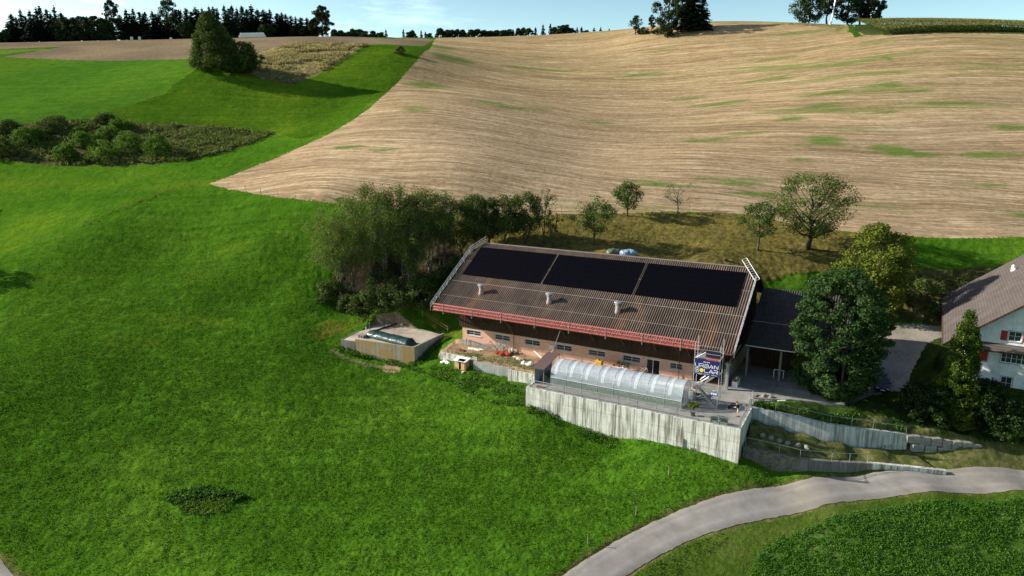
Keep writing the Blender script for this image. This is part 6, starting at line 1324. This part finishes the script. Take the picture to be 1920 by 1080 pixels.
# white box, cart with things right of the barn corner
o = bthing('feed_trough', 'pale trough with clutter beside the concrete pillar', 'trough', 45.0, 4.3, 0); MB().box(-.35, .35, -.9, .9, 0, .12).box(-.35, -.3, -.9, .9, .12, .7).box(.3, .35, -.9, .9, .12, .7).box(-.3, .3, -.9, -.85, .12, .7).box(-.3, .3, .85, .9, .12, .7).build('body', WHITEP, o)
for i, (b_, mt, l) in enumerate(((3.7, REDPL, 'red canister sticking out of the pale trough'), (4.5, WHITEP, 'white canister in the pale trough'), (5.0, GALV, 'metal can at the far end of the pale trough'))):
    t = bthing('canister', l, 'canister', 45.0, b_, .12); MB().box(-.15, .15, -.1, .1, 0, .85).build('body', mt, t, bevel=.03); MB().lathe([(.04, .85), (.04, .93)], n=8).build('cap', DARK, t)
o = bthing('trestle', 'white trestle in the dark open shed', 'trestle', 48.9, 9.5, 0)
for x in (0, 1.2): MB().tube((x, 0, 0), (x, .2, 1.1), .045).tube((x, .4, 0), (x, .2, 1.1), .045).build('leg', WHITEP, o)
MB().bar((0, .2, 1.1), (1.2, .2, 1.1), .06, .08).build('beam', WHITEP, o)
o = bthing('metal_rack', 'white lattice rack at the front of the dark open shed', 'rack', 53.2, 7.4, 0)
m = MB()
for x in (0, .45, .9):
    m.tube((x, 0, 0), (x, 0, 2.1), .035)
for z in (.9, 1.3, 1.7, 2.1): m.tube((0, 0, z), (.9, 0, z), .03)
m.tube((0, .7, 0), (0, .7, .9), .03).tube((0, 0, .9), (0, .7, .9), .03).tube((.9, 0, .5), (2.4, 0, .5), .03); m.build('frame', WHITEP, o)
# debris at terrace head
for i, (x, y, L, a, mt, lb) in enumerate(((31.6, 80.0, 3.2, -.15, WOODG, 'long grey board lying at the yard edge above the terrace wall'), (30.4, 80.9, 1.6, .9, WOODG, 'short stick leaning among rubbish at the yard edge'), (33.2, 79.3, 1.0, .1, WHITEP, 'small white plank at the yard edge above the terrace wall'))):
    t = thing('board', lb, 'board', (x, y, h1(x, y) + .15), a); MB().box(-L / 2, L / 2, -.1, .1, 0, .06).build('plank', mt, t)
rr = random.Random(44)
for i in range(5):
    x, y = 30.3 + rr.random() * 3, 80.2 + rr.random() * 1.2; o = MB().blob((0, 0, .1), (.3, .25, .22), rr, 1, .2).build('rubble_piece', STONE); o.location = (x, y, h1(x, y)); tag(o, 'lump of rubble in the heap at the yard edge above the terrace wall', 'rubble', 'rubble at the yard edge')
gp = thing('gate', 'open grey tube gate at the right corner of the yard railing', 'gate', (28.9, 78.4, 0), 1.0)
m = MB()
for z in (.2, .5, .8, 1.1): m.tube((0, 0, z), (1.5, 0, z), .03)
for x in (0, 1.5): m.tube((x, 0, 0), (x, 0, 1.2), .04)
m.build('frame', GALVW, gp)

# person at the yard railing
def person():
    pe = bthing('person', 'person in dark top and light shorts standing bent over at the yard corner railing', 'person', 47.3, -6.1, 0, rz=1.2)
    def skin(name, J, E, mat, sub=1):
        me = bpy.data.meshes.new(name); me.from_pydata([j[:3] for j in J], E, []); o = bpy.data.objects.new(name, me); COL.objects.link(o); o.parent = pe
        md = o.modifiers.new("Skin", 'SKIN'); sv = me.skin_vertices[0].data
        for i, j in enumerate(J): sv[i].radius = (j[3], j[4] if len(j) > 4 else j[3])
        sv[0].use_root = True
        s = o.modifiers.new("Sub", 'SUBSURF'); s.levels = sub; s.render_levels = sub; me.materials.append(mat)
        return o
    SK = simple("skin", (.50, .30, .21), .6, 0, .05)
    J = [(0, 0, .95, .13, .10), (0, .04, 1.15, .12, .09), (0, .14, 1.35, .15, .10), (0, .20, 1.45, .10, .08), (0, .26, 1.53, .055), (0, .30, 1.60, .075, .09), (0, .31, 1.70, .085, .10), (0, .31, 1.77, .05),
         (.17, .16, 1.40, .06), (.22, .20, 1.14, .042), (.16, .42, 1.05, .032), (.14, .50, 1.04, .03, .015),
         (-.17, .16, 1.40, .06), (-.22, .20, 1.14, .042), (-.16, .42, 1.05, .032), (-.14, .50, 1.04, .03, .015),
         (.09, 0, .86, .09), (.10, .03, .50, .058), (.10, -.02, .10, .038), (.10, .10, .04, .035, .03),
         (-.09, 0, .86, .09), (-.10, .03, .50, .058), (-.10, -.02, .10, .038), (-.10, .10, .04, .035, .03)]
    E = [(0, 1), (1, 2), (2, 3), (3, 4), (4, 5), (5, 6), (6, 7), (2, 8), (8, 9), (9, 10), (10, 11), (2, 12), (12, 13), (13, 14), (14, 15), (0, 16), (16, 17), (17, 18), (18, 19), (0, 20), (20, 21), (21, 22), (22, 23)]
    for s, w in ((1, 11), (-1, 15)):
        for k in range(4):
            x = s * (.14 - .028 + k * .018); L = (.06, .075, .07, .055)[k]; n = len(J)
            J += [(x, .545, 1.035, .009), (x, .545 + L * .6, 1.02, .009), (x, .545 + L, 1.0, .008)]; E += [(w, n), (n, n + 1), (n + 1, n + 2)]
        n = len(J); J += [(s * .11, .50, 1.03, .011), (s * .085, .54, 1.02, .010)]; E += [(w, n), (n, n + 1)]
    skin('body', J, E, SK, 2)
    T = [(0, 0, .93, .145, .115), (0, .04, 1.15, .14, .11), (0, .14, 1.35, .17, .12), (0, .20, 1.455, .09, .07), (.18, .16, 1.40, .075), (.22, .19, 1.22, .06), (-.18, .16, 1.40, .075), (-.22, .19, 1.22, .06)]
    skin('shirt', T, [(0, 1), (1, 2), (2, 3), (2, 4), (4, 5), (2, 6), (6, 7)], simple("navy_shirt", (.012, .014, .035), .8), 2)
    S = [(0, 0, .93, .15, .12), (.09, 0, .82, .10), (.10, .02, .52, .085), (-.09, 0, .82, .10), (-.10, .02, .52, .085)]
    skin('shorts', S, [(0, 1), (1, 2), (0, 3), (3, 4)], simple("light_shorts", (.48, .46, .42), .8), 2)
    rr = random.Random(1); MB().blob((0, .285, 1.735), (.098, .112, .088), rr, 2, .03).build('hair', DARK, pe, smooth=True)
    f = MB(); f.blob((0, .415, 1.675), (.016, .022, .022), rr, 1, .02); f.build('nose', SK, pe); f = MB(); f.blob((.035, .395, 1.70), (.012, .01, .008), rr, 1, 0).blob((-.035, .395, 1.70), (.012, .01, .008), rr, 1, 0).build('eyes', DARK, pe)
    f = MB(); f.box(-.025, .025, .385, .397, 1.632, 1.638).build('mouth', REDPL, pe); MB().blob((.088, .31, 1.69), (.012, .02, .03), rr, 1, 0).blob((-.088, .31, 1.69), (.012, .02, .03), rr, 1, 0).build('ears', SK, pe)
    for s in (1, -1): MB().box(s * .10 - .045, s * .10 + .045, -.07, .18, 0, .08).build('shoe', DARK, pe, bevel=.02)
person()
o = bthing('bucket', 'dark bucket on the yard concrete right of the tower foot', 'bucket', 45.9, -4.2, 0); MB().lathe([(.12, 0), (.17, .32), (.18, .33)], n=12).build('pail', DARK, o)
o = bthing('lying_hose', 'dark coil of hose on the sunny yard patch', 'hose', 46.2, -3.6, 0); m = MB()
for k in range(3): m.path([((.35 + .05 * k) * math.cos(i * .5), (.3 + .05 * k) * math.sin(i * .5), .03 + .04 * k) for i in range(14)], .025, 5)
m.build('coil', DARK, o)

# dirt strip: hutch, machine, rubble
ht = bthing('hutch', 'small plywood hutch with open door and a solar lid on its roof, on the grass', 'hutch', 6.3, -3.9, -1.95)
MB().box(0, .1, 0, 1.1, 0, 1.35).box(.1, 1.9, 1.0, 1.1, 0, 1.35).box(1.8, 1.9, 0, .998, 0, 1.35).box(.1, .75, 0, .05, 0, 1.35).box(.1, 1.8, .05, .998, -.04, .04).build('wall', WOODL, ht)
MB().add([(-.15, -.25, 1.36), (2.05, -.25, 1.36), (2.05, 1.3, 1.55), (-.15, 1.3, 1.55), (-.15, -.25, 1.42), (2.05, -.25, 1.42), (2.05, 1.3, 1.61), (-.15, 1.3, 1.61)], [(0, 3, 2, 1), (4, 5, 6, 7), (0, 1, 5, 4), (1, 2, 6, 5), (2, 3, 7, 6), (3, 0, 4, 7)]).build('roof', WHITEP, ht)
MB().add([(.6, -.15, 1.46), (1.7, -.15, 1.46), (1.7, .6, 1.55), (.6, .6, 1.55)], [(0, 1, 2, 3)]).build('solar_lid', PANEL, ht)
MB().box(1.15, 1.75, -.04, 0, .05, 1.3).build('door', simple("orange_plywood", (.62, .36, .14), .8), ht)
MB().box(.3, .38, -.9, .8, -.5, -.42).box(-.3, 2.2, -.15, -.05, -.3, -.2).box(0, .1, 0, .1, -.6, 0).box(1.8, 1.9, 0, .1, -.6, 0).build('base', WOODG, ht)
o = bthing('white_tub', 'white bucket under the hutch door', 'bucket', 8.0, -4.3, -2.3); MB().lathe([(.15, 0), (.2, .35), (.21, .36)], n=12).build('pail', WHITEP, o)
z0 = -.5
fr_ = bthing('red_a_frame', 'rusty red A-shaped frame standing against the sunny brick wall', 'frame', 8.4, 1.9, z0)
MB().tube((0, 0, 0), (.35, .35, 1.55), .05).tube((1.7, .6, .1), (.35, .35, 1.55), .05).tube((.3, -.4, 0), (.35, .35, 1.55), .04).tube((.1, 0, .55), (1.2, .45, .7), .035).build('frame', REDPL, fr_)
mc = bthing('hay_tedder', 'red rotary hay machine lying on the dirt strip', 'farm machine', 10.3, 1.0, z0)
MB().box(0, 2.4, .3, .45, .35, .5).tube((1.2, .4, .4), (1.0, 1.5, .9), .06).tube((-.1, .3, .3), (.3, 1.4, 1.3), .05).build('beam', REDPL, mc)
for x, y in ((.3, .5), (1.15, .2), (2.1, .5)):
    m = MB().lathe([(.45, .12), (.48, .28), (.12, .42)], x, y, 12); 
    m.build('rotor', REDPL, mc); m = MB()
    for k in range(8): a = k * math.pi / 4; m.tube((x + .4 * math.cos(a), y + .4 * math.sin(a), .2), (x + .8 * math.cos(a), y + .8 * math.sin(a), .04), .018, .018, 4)
    m.build('tines', RUST, mc)
MB().tube((1.9, .6, .3), (1.9, .6, 1.25), .05).box(1.6, 2.1, .55, .65, 1.2, 1.28).build('mast', RUST, mc)
tb = bthing('green_tub', 'small green tub with a white bottle at the step of the brick wall', 'tub', 12.5, 2.5, z0); MB().lathe([(.28, 0), (.36, .4), (.37, .42)], n=14).build('tub', GREENP, tb); MB().lathe([(.09, .4), (.09, .8), (.04, .95)], n=10).build('bottle', WHITEP, tb)
for i, (a, b_, sx, sy, sz, mt, l, c) in enumerate(((6.6, 1.5, 1.6, .4, .2, SACK, 'pale flat heap below the sunny brick wall', 'heap'), (17.0, -.6, 1.3, .8, .5, SACK, 'big pale sack left of the brown shelter', 'sack'), (18.9, -1.5, .8, .6, .4, RUBBLE, 'heap of pale rubble beside the brown shelter', 'rubble'),
    (14.3, .8, 1.3, .7, .3, RUBBLE, 'scattered broken brick rubble on the dirt strip', 'rubble'), (4.5, .2, 1.2, .5, .2, RUST, 'reddish brushwood heap at the left end of the dirt strip', 'heap'), (4.0, -2.9, .9, .6, .35, WHITEP, 'white sheeting crumpled beside the hutch', 'sheeting'), (12.0, 2.2, 1.0, .35, .18, SACK, 'pale bags behind the red machine', 'bags'))):
    rr = random.Random(90 + i); m = MB()
    for k in range(7): m.blob((rr.uniform(-.6, .6) * sx, rr.uniform(-.6, .6) * sy, sz * .3), (sx * .42, sy * .45, sz * rr.uniform(.5, 1)), rr, 1, .15)
    p = bp(a, b_); o = m.build('heap', mt); o.location = (p[0], p[1], h1(*p)); o.rotation_euler = (0, 0, -ANG); tag(o, l, c)
for i, (a, b_, n, l) in enumerate(((4.2, 2.6, 8, 'rusty low barrier leaning at the sunny brick wall'), (16.2, 1.9, 1, 'long pale beam leaning on the brick wall behind the sack'))):
    t = bthing('barrier' if i == 0 else 'leaning_beam', l, 'barrier' if i == 0 else 'beam', a, b_, -.5)
    if i == 0:
        m = MB().tube((0, 0, 0), (-.1, .2, 1.1), .03).tube((-.1, .2, 1.0), (3.6, .1, .5), .03)
        for k in range(8): m.tube((k * .45, .05, 0), (k * .45, .15, .95 - k * .06), .014)
        m.build('frame', RUST, t)
    else: MB().bar((0, .7, 1.0), (3.2, -1.2, .1), .12, .12).build('beam', WHITEP, t)
lr = bthing('rail_stand', 'small white post-and-rail stand right of the hutch', 'stand', 8.9, -2.6, -.9)
for x in (0, .35): MB().box(x, x + .05, 0, .05, 0, .9).build('post', WHITEP, lr)
for z in (.2, .5, .8): MB().box(-.3, .5, -.02, -.001, z, z + .06).build('rail', WHITEP, lr)
for i, (a, b_) in enumerate(((13.2, -2.9), (15.5, -2.7), (17.3, -4.0), (19.3, -4.1), (4.6, -1.9))):
    p = bp(a, b_); o = MB().tube((0, 0, -.2), (0, 0, .85), .03).build('iron_post', RUST); o.location = (p[0], p[1], h1(*p)); tag(o, 'thin rusty post along the edge of the dirt strip', 'post', 'rusty posts along the dirt strip')
# tarps behind the ridge
for i, (u, l, mt) in enumerate(((18.6, 'olive covered heap just above the barn ridge', (.10, .13, .08)), (21.4, 'blue and white covered heap just above the barn ridge', (.20, .30, .40)))):
    p = bp(u, 28.0); rr = random.Random(5 + i); m = MB()
    for k in range(6): m.blob((rr.uniform(-.7, .7), rr.uniform(-.4, .4), .4), (.9, .7, .7), rr, 1, .12)
    o = m.build('covered_heap', simple("heap_cover%d" % i, mt, .35, 0, .5, 3)); o.location = (p[0], p[1], h1(*p)); tag(o, l, 'heap')

# ------------------------------------------------------------------ farmhouse
HA = math.atan2(-.521, .853)
hs = thing('farmhouse', 'white farmhouse with red shutters and large brown tiled roof at the right edge', 'house', (55.8, 85.0, 0), HA)
tile = simple("roof_tiles", (.185, .125, .105), .85, 0, .15, 1.2)
def tiles():
    m, nt, b = newmat("brown_roof_tiles"); c = ramp(nt, noise(nt, .5, 5, .6), [(.3, (.092, .074, .066)), (.55, (.120, .098, .088)), (.75, (.150, .124, .112))])
    w = nt.nodes.new("ShaderNodeTexWave"); w.bands_direction = 'Y'; w.inputs['Scale'].default_value = .9; w.inputs['Distortion'].default_value = .4; nt.links.new(coords(nt), w.inputs['Vector'])
    w2 = nt.nodes.new("ShaderNodeTexWave"); w2.bands_direction = 'Z'; w2.inputs['Scale'].default_value = 1.3; nt.links.new(coords(nt), w2.inputs['Vector'])
    c = mix(nt, .25, c, w.outputs['Color'], 'MULTIPLY'); c = mix(nt, .2, c, w2.outputs['Color'], 'MULTIPLY')
    nt.links.new(c, b.inputs['Base Color']); bump(nt, b, w2.outputs['Fac'], .5, .04); return m
TILE = tiles()
white = concrete_mat("whitewash", (.70, .72, .72), (.45, .46, .45), grime=.25)
SLH = .815; RZ = lambda a: 5.6 + SLH * a
y0 = 1.2
HW = [(3.45, 4.95, 3.8, 5.25), (6.35, 9.6, 3.95, 5.25), (6.7, 7.9, .45, 2.1), (6.75, 8.1, 6.85, 8.1)]
def hwall():
    m = MB(); a0, a1 = 2.6, 19.4
    low = [h for h in HW if h[2] < 5.3]
    wall_holes(m, a0, a1, y0, y0 + .3, -1.2, 2.6, [h for h in low if h[2] < 2.6]); wall_holes(m, a0, a1, y0, y0 + .3, 2.6, 5.5, [h for h in low if h[2] > 2.6])
    wall_holes(m, a0, a1, y0, y0 + .3, 5.5, 7.3, [(6.75, 8.1, 6.85, 7.3)])
    m.add([(a0, y0, 7.3), (a0, y0 + .3, 7.3), (a0, y0, RZ(a0) - .15), (a0, y0 + .3, RZ(a0) - .15), (6.75, y0, RZ(6.75) - .15), (6.75, y0 + .3, RZ(6.75) - .15), (6.75, y0, 7.3), (6.75, y0 + .3, 7.3)],
          [(0, 6, 4, 2), (1, 3, 5, 7), (2, 4, 5, 3), (0, 2, 3, 1)])
    m.add([(8.1, y0, 7.3), (a1, y0, 7.3), (a1, y0, 7.4), (11, y0, RZ(11) - .15), (8.1, y0, RZ(8.1) - .15), (8.1, y0 + .3, 7.3), (a1, y0 + .3, 7.3), (a1, y0 + .3, 7.4), (11, y0 + .3, RZ(11) - .15), (8.1, y0 + .3, RZ(8.1) - .15)],
          [(0, 1, 2, 3, 4), (9, 8, 7, 6, 5), (4, 3, 8, 9), (0, 4, 9, 5)])
    m.add([(6.75, y0, 8.1), (8.1, y0, 8.1), (8.1, y0, RZ(8.1) - .15), (6.75, y0, RZ(6.75) - .15), (6.75, y0 + .3, 8.1), (8.1, y0 + .3, 8.1), (8.1, y0 + .3, RZ(8.1) - .15), (6.75, y0 + .3, RZ(6.75) - .15)],
          [(0, 1, 2, 3), (7, 6, 5, 4), (0, 4, 5, 1)])
    return m
hwall().build('gable_wall', white, hs)
MB().box(2.6, 2.9, y0 + .3, 29, -1, 7.0).box(19.1, 19.4, y0 + .3, 29, -1, 7.2).box(2.9, 19.1, 28.7, 29, -1, 7.2).build('side_wall', white, hs)
r = MB(); q = .14
for s, mts in ((0, 0),):
    L0 = [(0, 0), (11, 0), (11, 30.3), (0, 30.3)]
    r.add([(a, b_, RZ(a)) for a, b_ in L0] + [(a, b_, RZ(a) - q) for a, b_ in L0], [(0, 1, 2, 3), (7, 6, 5, 4), (0, 4, 5, 1), (2, 6, 7, 3), (3, 7, 4, 0)])
    L1 = [(11, 0), (22, 0), (22, 30.3), (11, 30.3)]; Z1 = lambda a: RZ(22 - a)
    r.add([(a, b_, Z1(a)) for a, b_ in L1] + [(a, b_, Z1(a) - q) for a, b_ in L1], [(0, 1, 2, 3), (7, 6, 5, 4), (0, 4, 5, 1), (2, 6, 7, 3), (1, 5, 6, 2)])
ro = r.build('roof', TILE, hs)
MB().bar((0, -.04, RZ(0) - .12), (11, -.04, RZ(11) - .12), .06, .24).build('barge_board', TIMBER, ro)
MB().tube((-.08, 0, 5.5), (-.08, 30.3, 5.5), .08, .08, 8).build('gutter', TIMB2, ro)
MB().bar((.2, .05, RZ(.2) - .35), (3.2, .05, RZ(.2) - .33), .12, .14).build('purlin', TIMBER, ro)
cr_ = (8.0, 22.5); MB().box(cr_[0] - .25, cr_[0] + .25, cr_[1] - .25, cr_[1] + .25, RZ(8) - .1, RZ(8) + .5).lathe([(.2, RZ(8) + .5), (.25, RZ(8) + .8), (.05, RZ(8) + .95)], cr_[0], cr_[1], 10).build('roof_cowl', WHITEP, ro)
# pent roof between the storeys
p = MB(); p.add([(2.3, y0, 6.35), (19.6, y0, 6.35), (19.6, y0 - 1.15, 5.55), (2.3, y0 - 1.15, 5.55), (2.3, y0, 6.27), (19.6, y0, 6.27), (19.6, y0 - 1.15, 5.47), (2.3, y0 - 1.15, 5.47)], [(0, 3, 2, 1), (4, 5, 6, 7), (3, 7, 6, 2), (0, 4, 7, 3)])
po = p.build('pent_roof', TILE, hs); MB().box(2.3, 19.6, y0 - 1.2, y0 - 1.152, 5.4, 5.62).build('fascia', TIMBER, po)
SHUT = simple("red_shutter", (.36, .025, .022), .6, 0, .12, 4)
def hwin(a0, a1, z0, z1, closed=False, n=1, shutters=False):
    w = MB(); d = y0 + .1
    w.box(a0, a1, d, d + .06, z0, z0 + .07); w.box(a0, a1, d, d + .06, z1 - .07, z1)
    for i in range(n + 1): x = a0 + (a1 - a0 - .07) * i / n; w.box(x, x + .07, d, d + .06, z0 + .07, z1 - .07)
    for i in range(n):
        x = a0 + (a1 - a0) * (i + .5) / n; w.box(x - .02, x + .02, d + .01, d + .05, z0 + .07, z1 - .07)
    w.box(a0 + .07, a1 - .07, d + .012, d + .048, (z0 + z1) / 2 - .015, (z0 + z1) / 2 + .015)
    f = w.build('window', WHITEP, hs); MB().box(a0 + .05, a1 - .05, d + .065, d + .075, z0 + .05, z1 - .05).build('pane', GLASS, f)
    m = MB(); m.box(a0 - .12, a0 - .001, y0 - .04, y0 - .002, z0 - .12, z1 + .12); m.box(a1 + .001, a1 + .12, y0 - .04, y0 - .002, z0 - .12, z1 + .12); m.box(a0, a1, y0 - .04, y0 - .002, z1 + .001, z1 + .12); m.box(a0, a1, y0 - .1, y0 - .002, z0 - .12, z0 - .001)
    m.build('surround', simple("stone_surround", (.38, .42, .43), .85), f)
    if closed:
        for x0, x1 in ((a0, (a0 + a1) / 2 - .01), ((a0 + a1) / 2 + .01, a1)): MB().box(x0 + .01, x1 - .01, y0 - .02, y0 + .03, z0 + .01, z1 - .01).build('shutter', SHUT, f)
    if shutters:
        w_ = (a1 - a0) / 2
        for x0, x1 in ((a0 - .13 - w_, a0 - .14), (a1 + .14, a1 + .13 + w_)): MB().box(x0, x1, y0 - .09, y0 - .045, z0, z1).build('shutter', SHUT, f)
hwin(3.45, 4.95, 3.8, 5.25, closed=True); hwin(6.35, 9.6, 3.95, 5.25, n=3); hwin(6.7, 7.9, .45, 2.1); hwin(6.75, 8.1, 6.85, 8.1, shutters=True)
MB().box(9.3, 10.4, y0 - .05, y0 - .002, -1.0, 1.3).build('cellar_door', SHUT, hs)
MB().box(9.95, 10.9, y0 - .06, y0 - .002, 9.3, 10.5).build('gable_shutter', SHUT, hs)
MB().lathe([(.1, 2.9), (.12, 3.05), (.03, 3.15)], 9.0, y0 - .2, 10).build('wall_lamp', DARK, hs)

# ------------------------------------------------------------------ parked car
def car():
    x, y = 48.4, 84.6
    c = thing('parked_car', 'dark blue estate car parked in the shade below the drive', 'car', (x, y, h1(x, y) + .02), math.atan2(7.3, 3.8) - math.pi / 2)
    paint = simple("dark_blue_paint", (.012, .018, .050), .28, .3, .1, 1, 0, .6)
    # lengthwise stations from the nose (y = -2.2) to the tail: half width, bottom, belt height, roof height, roof half width
    St = [(-2.25, .62, .45, .62, .62, .5), (-2.15, .80, .25, .74, .76, .7), (-1.6, .87, .22, .88, .90, .8), (-1.0, .88, .22, .95, .97, .8), (-.35, .88, .22, .98, 1.38, .62), (.1, .88, .22, .99, 1.47, .62), (1.2, .88, .22, 1.0, 1.47, .62), (1.9, .87, .24, 1.0, 1.38, .62), (2.2, .82, .3, .98, 1.02, .70), (2.28, .72, .45, .8, .82, .62)]
    vs = []; fs = []
    for yy, hw, zb, zm, zt, rw_ in St:
        vs += [(-hw * .9, yy, zb), (-hw, yy, (zb + zm) / 2), (-hw * .97, yy, zm), (-rw_, yy, zt - .03), (-rw_ * .6, yy, zt), (rw_ * .6, yy, zt), (rw_, yy, zt - .03), (hw * .97, yy, zm), (hw, yy, (zb + zm) / 2), (hw * .9, yy, zb)]
    for i in range(len(St) - 1):
        for k in range(10): fs.append((i * 10 + k, i * 10 + (k + 1) % 10, (i + 1) * 10 + (k + 1) % 10, (i + 1) * 10 + k))
    fs += [tuple(range(10))[::-1], tuple(range(90, 100))]
    MB().add(vs, fs).build('body', paint, c, smooth=False, bevel=.03)
    gl = simple("car_glass", (.02, .025, .03), .08, 0, .1, 1, 0, .8)
    MB().add([(-.74, -.96, 1.0), (.74, -.96, 1.0), (.58, -.38, 1.38), (-.58, -.38, 1.38)], [(0, 1, 2, 3)]).build('windscreen', gl, c)
    MB().add([(-.58, 1.95, 1.36), (.58, 1.95, 1.36), (.70, 2.22, 1.04), (-.70, 2.22, 1.04)], [(0, 1, 2, 3)]).build('rear_window', gl, c)
    for s in (-1, 1):
        MB().add([(s * .865, -.75, 1.0), (s * .865, 1.8, 1.02), (s * .645, 1.6, 1.38), (s * .645, -.25, 1.38)], [(0, 1, 2, 3)]).build('side_window', gl, c)
        MB().box(s * .9 - .1, s * .9 + .1, -.75, -.6, .95, 1.07).build('mirror', paint, c, bevel=.02)
        MB().box(s * .55 - .18, s * .55 + .18, -2.24, -2.14, .58, .72).build('headlight', simple("lamp_glass", (.6, .62, .62), .2), c)
        MB().tube((s * .6, -.2, 1.52), (s * .6, 1.6, 1.52), .025).build('roof_rail', GALV, c)
        for yy in (-1.4, 1.35):
            w = MB(); w.tube((s * .70, yy, .32), (s * .90, yy, .32), .32, .32, 18); wo = w.build('wheel', simple("tyre", (.02, .02, .02), .9), c)
            MB().tube((s * .89, yy, .32), (s * .905, yy, .32), .19, .19, 14).build('rim', GALV, wo)
    MB().box(-.26, .26, -2.30, -2.26, .42, .53).build('number_plate', WHITEP, c); MB().box(-.5, .5, -2.27, -2.2, .56, .68).build('grille', DARK, c)
car()

# ------------------------------------------------------------------ fences, posts, bales, mast
for i, (x, y, l) in enumerate(((7.4, 59.8, 'wooden post beside the road nearest the lower picture edge'), (12.9, 64.4, 'middle one of the wooden posts beside the road bend'), (17.5, 70.1, 'wooden post highest up the slope above the road'))):
    t = thing('fence_post', l, 'post', (x, y, h1(x, y)), 0, 'posts beside the road'); MB().tube((0, 0, -.3), (.03, .02, 1.15), .05, .045, 7).build('pole', WOODG, t); MB().lathe([(.055, 1.13), (.05, 1.19)], n=8).build('cap', WOODG, t)
FP = [(-96.0, 136.8), (-95.1, 137.2), (-91.8, 136.9), (-90.8, 138.1), (-88.9, 138.7), (-87.8, 142.5), (-86.7, 149.0), (-84.7, 149.6), (-80.7, 158.5), (-80.1, 161.1), (-73.9, 163.2), (-65.4, 160.0), (-60.5, 157), (-55.9, 153.7), (-51, 150.5), (-46.3, 147.4)]
for i, (x, y) in enumerate(FP):
    o = MB().tube((0, 0, -.3), (.04, 0, 1.15), .06, .05, 6).build('fence_post', WOODG); o.location = (x, y, h1(x, y)); tag(o, 'weathered post of the wire fence on the upper edge of the large meadow', 'post', 'fence posts on the upper meadow edge')
scatter('fence_weeds', 'dark uncut grass strip along the upper meadow fence', 'grass', [(-89.5, 142), (-81.5, 160), (-75, 165), (-73.5, 164), (-80.2, 158), (-88, 141)], 1300, .22, LM['walnut'], 51, .4, 3, up=.4)
scatter('hollow_weeds', 'dark rushes in the overgrown hollow of the meadow', 'weeds', [(-33.2 + 2.9 * math.cos(a), 67 + 1.7 * math.sin(a)) for a in np.linspace(0, 6.2, 14)], 650, .2, LM['shrub'], 52, .28, 4, up=.6)
scatter('hollow_grass', 'tall bright grass rim round the overgrown hollow', 'grass', [(-37.5, 69.5), (-34, 70.3), (-31, 69.4), (-29, 68.4), (-30, 67.6), (-32.5, 68.5), (-35, 68.3), (-36.5, 67), (-38, 68)], 700, .3, LM['weed'], 53, .5, 4, up=.4)
# yard behind slab: electric fence posts and wire
ef = thing('wire_fence', 'thin fence with wires behind the silage slab', 'fence', (-25.5, 117.0, h1(-25.5, 117)))
E1 = [(-25.5, 117.0), (-20.5, 118.3), (-15.5, 114.8), (-10.8, 111.2)]
P3 = [Vector((x + 25.5, y - 117, h1(x, y) - h1(-25.5, 117))) for x, y in E1]
for q in P3: MB().tube(q, q + Vector((0, 0, 1.2)), .05).build('post', WOODG, ef)
for a, b_ in zip(P3[:-1], P3[1:]): MB().tube(a + Vector((0, 0, 1.0)), b_ + Vector((0, 0, 1.0)), .012, .012, 4).tube(a + Vector((0, 0, .55)), b_ + Vector((0, 0, .55)), .012, .012, 4).build('wire', simple("fence_cord", (.5, .55, .15), .6), ef)
k = 0
for r_ in range(2):
    for i in range(10 - r_):
        x = -142.6 + i * 1.45 + r_ * .7; y = 381.5 - i * .1; z = h1(x, y) + .65 + r_ * 1.15
        m = MB(); m.tube((0, -.6, 0), (0, .6, 0), .68, .68, 14); o = m.build('hay_bale', WHITEP, None, bevel=.08); o.location = (x, y, z); tag(o, 'white wrapped round bale in the row before the forest', 'hay bale', 'wrapped bales before the forest')
for i, (x, y) in enumerate(((-203, 388), (-199, 388.5), (-182, 388))):
    o = MB().box(-.6, .6, -.4, .4, 0, 1.6 if i < 2 else .8).build('white_box', WHITEP, None, bevel=.05); o.location = (x, y, h1(x, y)); tag(o, ['left one of two small white boxes before the forest', 'right one of two small white boxes before the forest', 'lone small white box before the forest'][i], 'box')
ms = thing('mast', 'slim silver mast in the hilltop tree clump beside the corn', 'mast', (149.1, 341.8, h1(149.1, 341.8)))
MB().tube((0, 0, -1), (1.7, 0, 16), .34, .26, 10).build('pole', GALVW, ms); MB().tube((-.5, -.5, 0), (-.4, -.5, 1.6), .3).build('base', WHITEP, ms)
for i, (x, y) in enumerate(((20.8, 139.0), (46, 137.6), (56, 131.2), (10, 139.2), (36, 139.6))):
    o = MB().tube((0, 0, -.2), (0, 0, 1.6), .05).build('fence_post', WOODG); o.location = (x, y, h1(x, y)); tag(o, 'thin post at the top edge of the orchard bank', 'post', 'posts along the top of the orchard bank')
for i, (u, b_) in enumerate(((28.6, 30.0), (36.8, 33.0))):
    p = bp(u, b_); o = MB().blob((0, 0, .15), (.4, .3, .35), random.Random(3), 1, .2).build('stump', BARK); o.location = (p[0], p[1], h1(*p)); tag(o, ['brown stump on the orchard bank just above the ridge', 'brown stump further up the orchard bank at right'][i], 'stump')
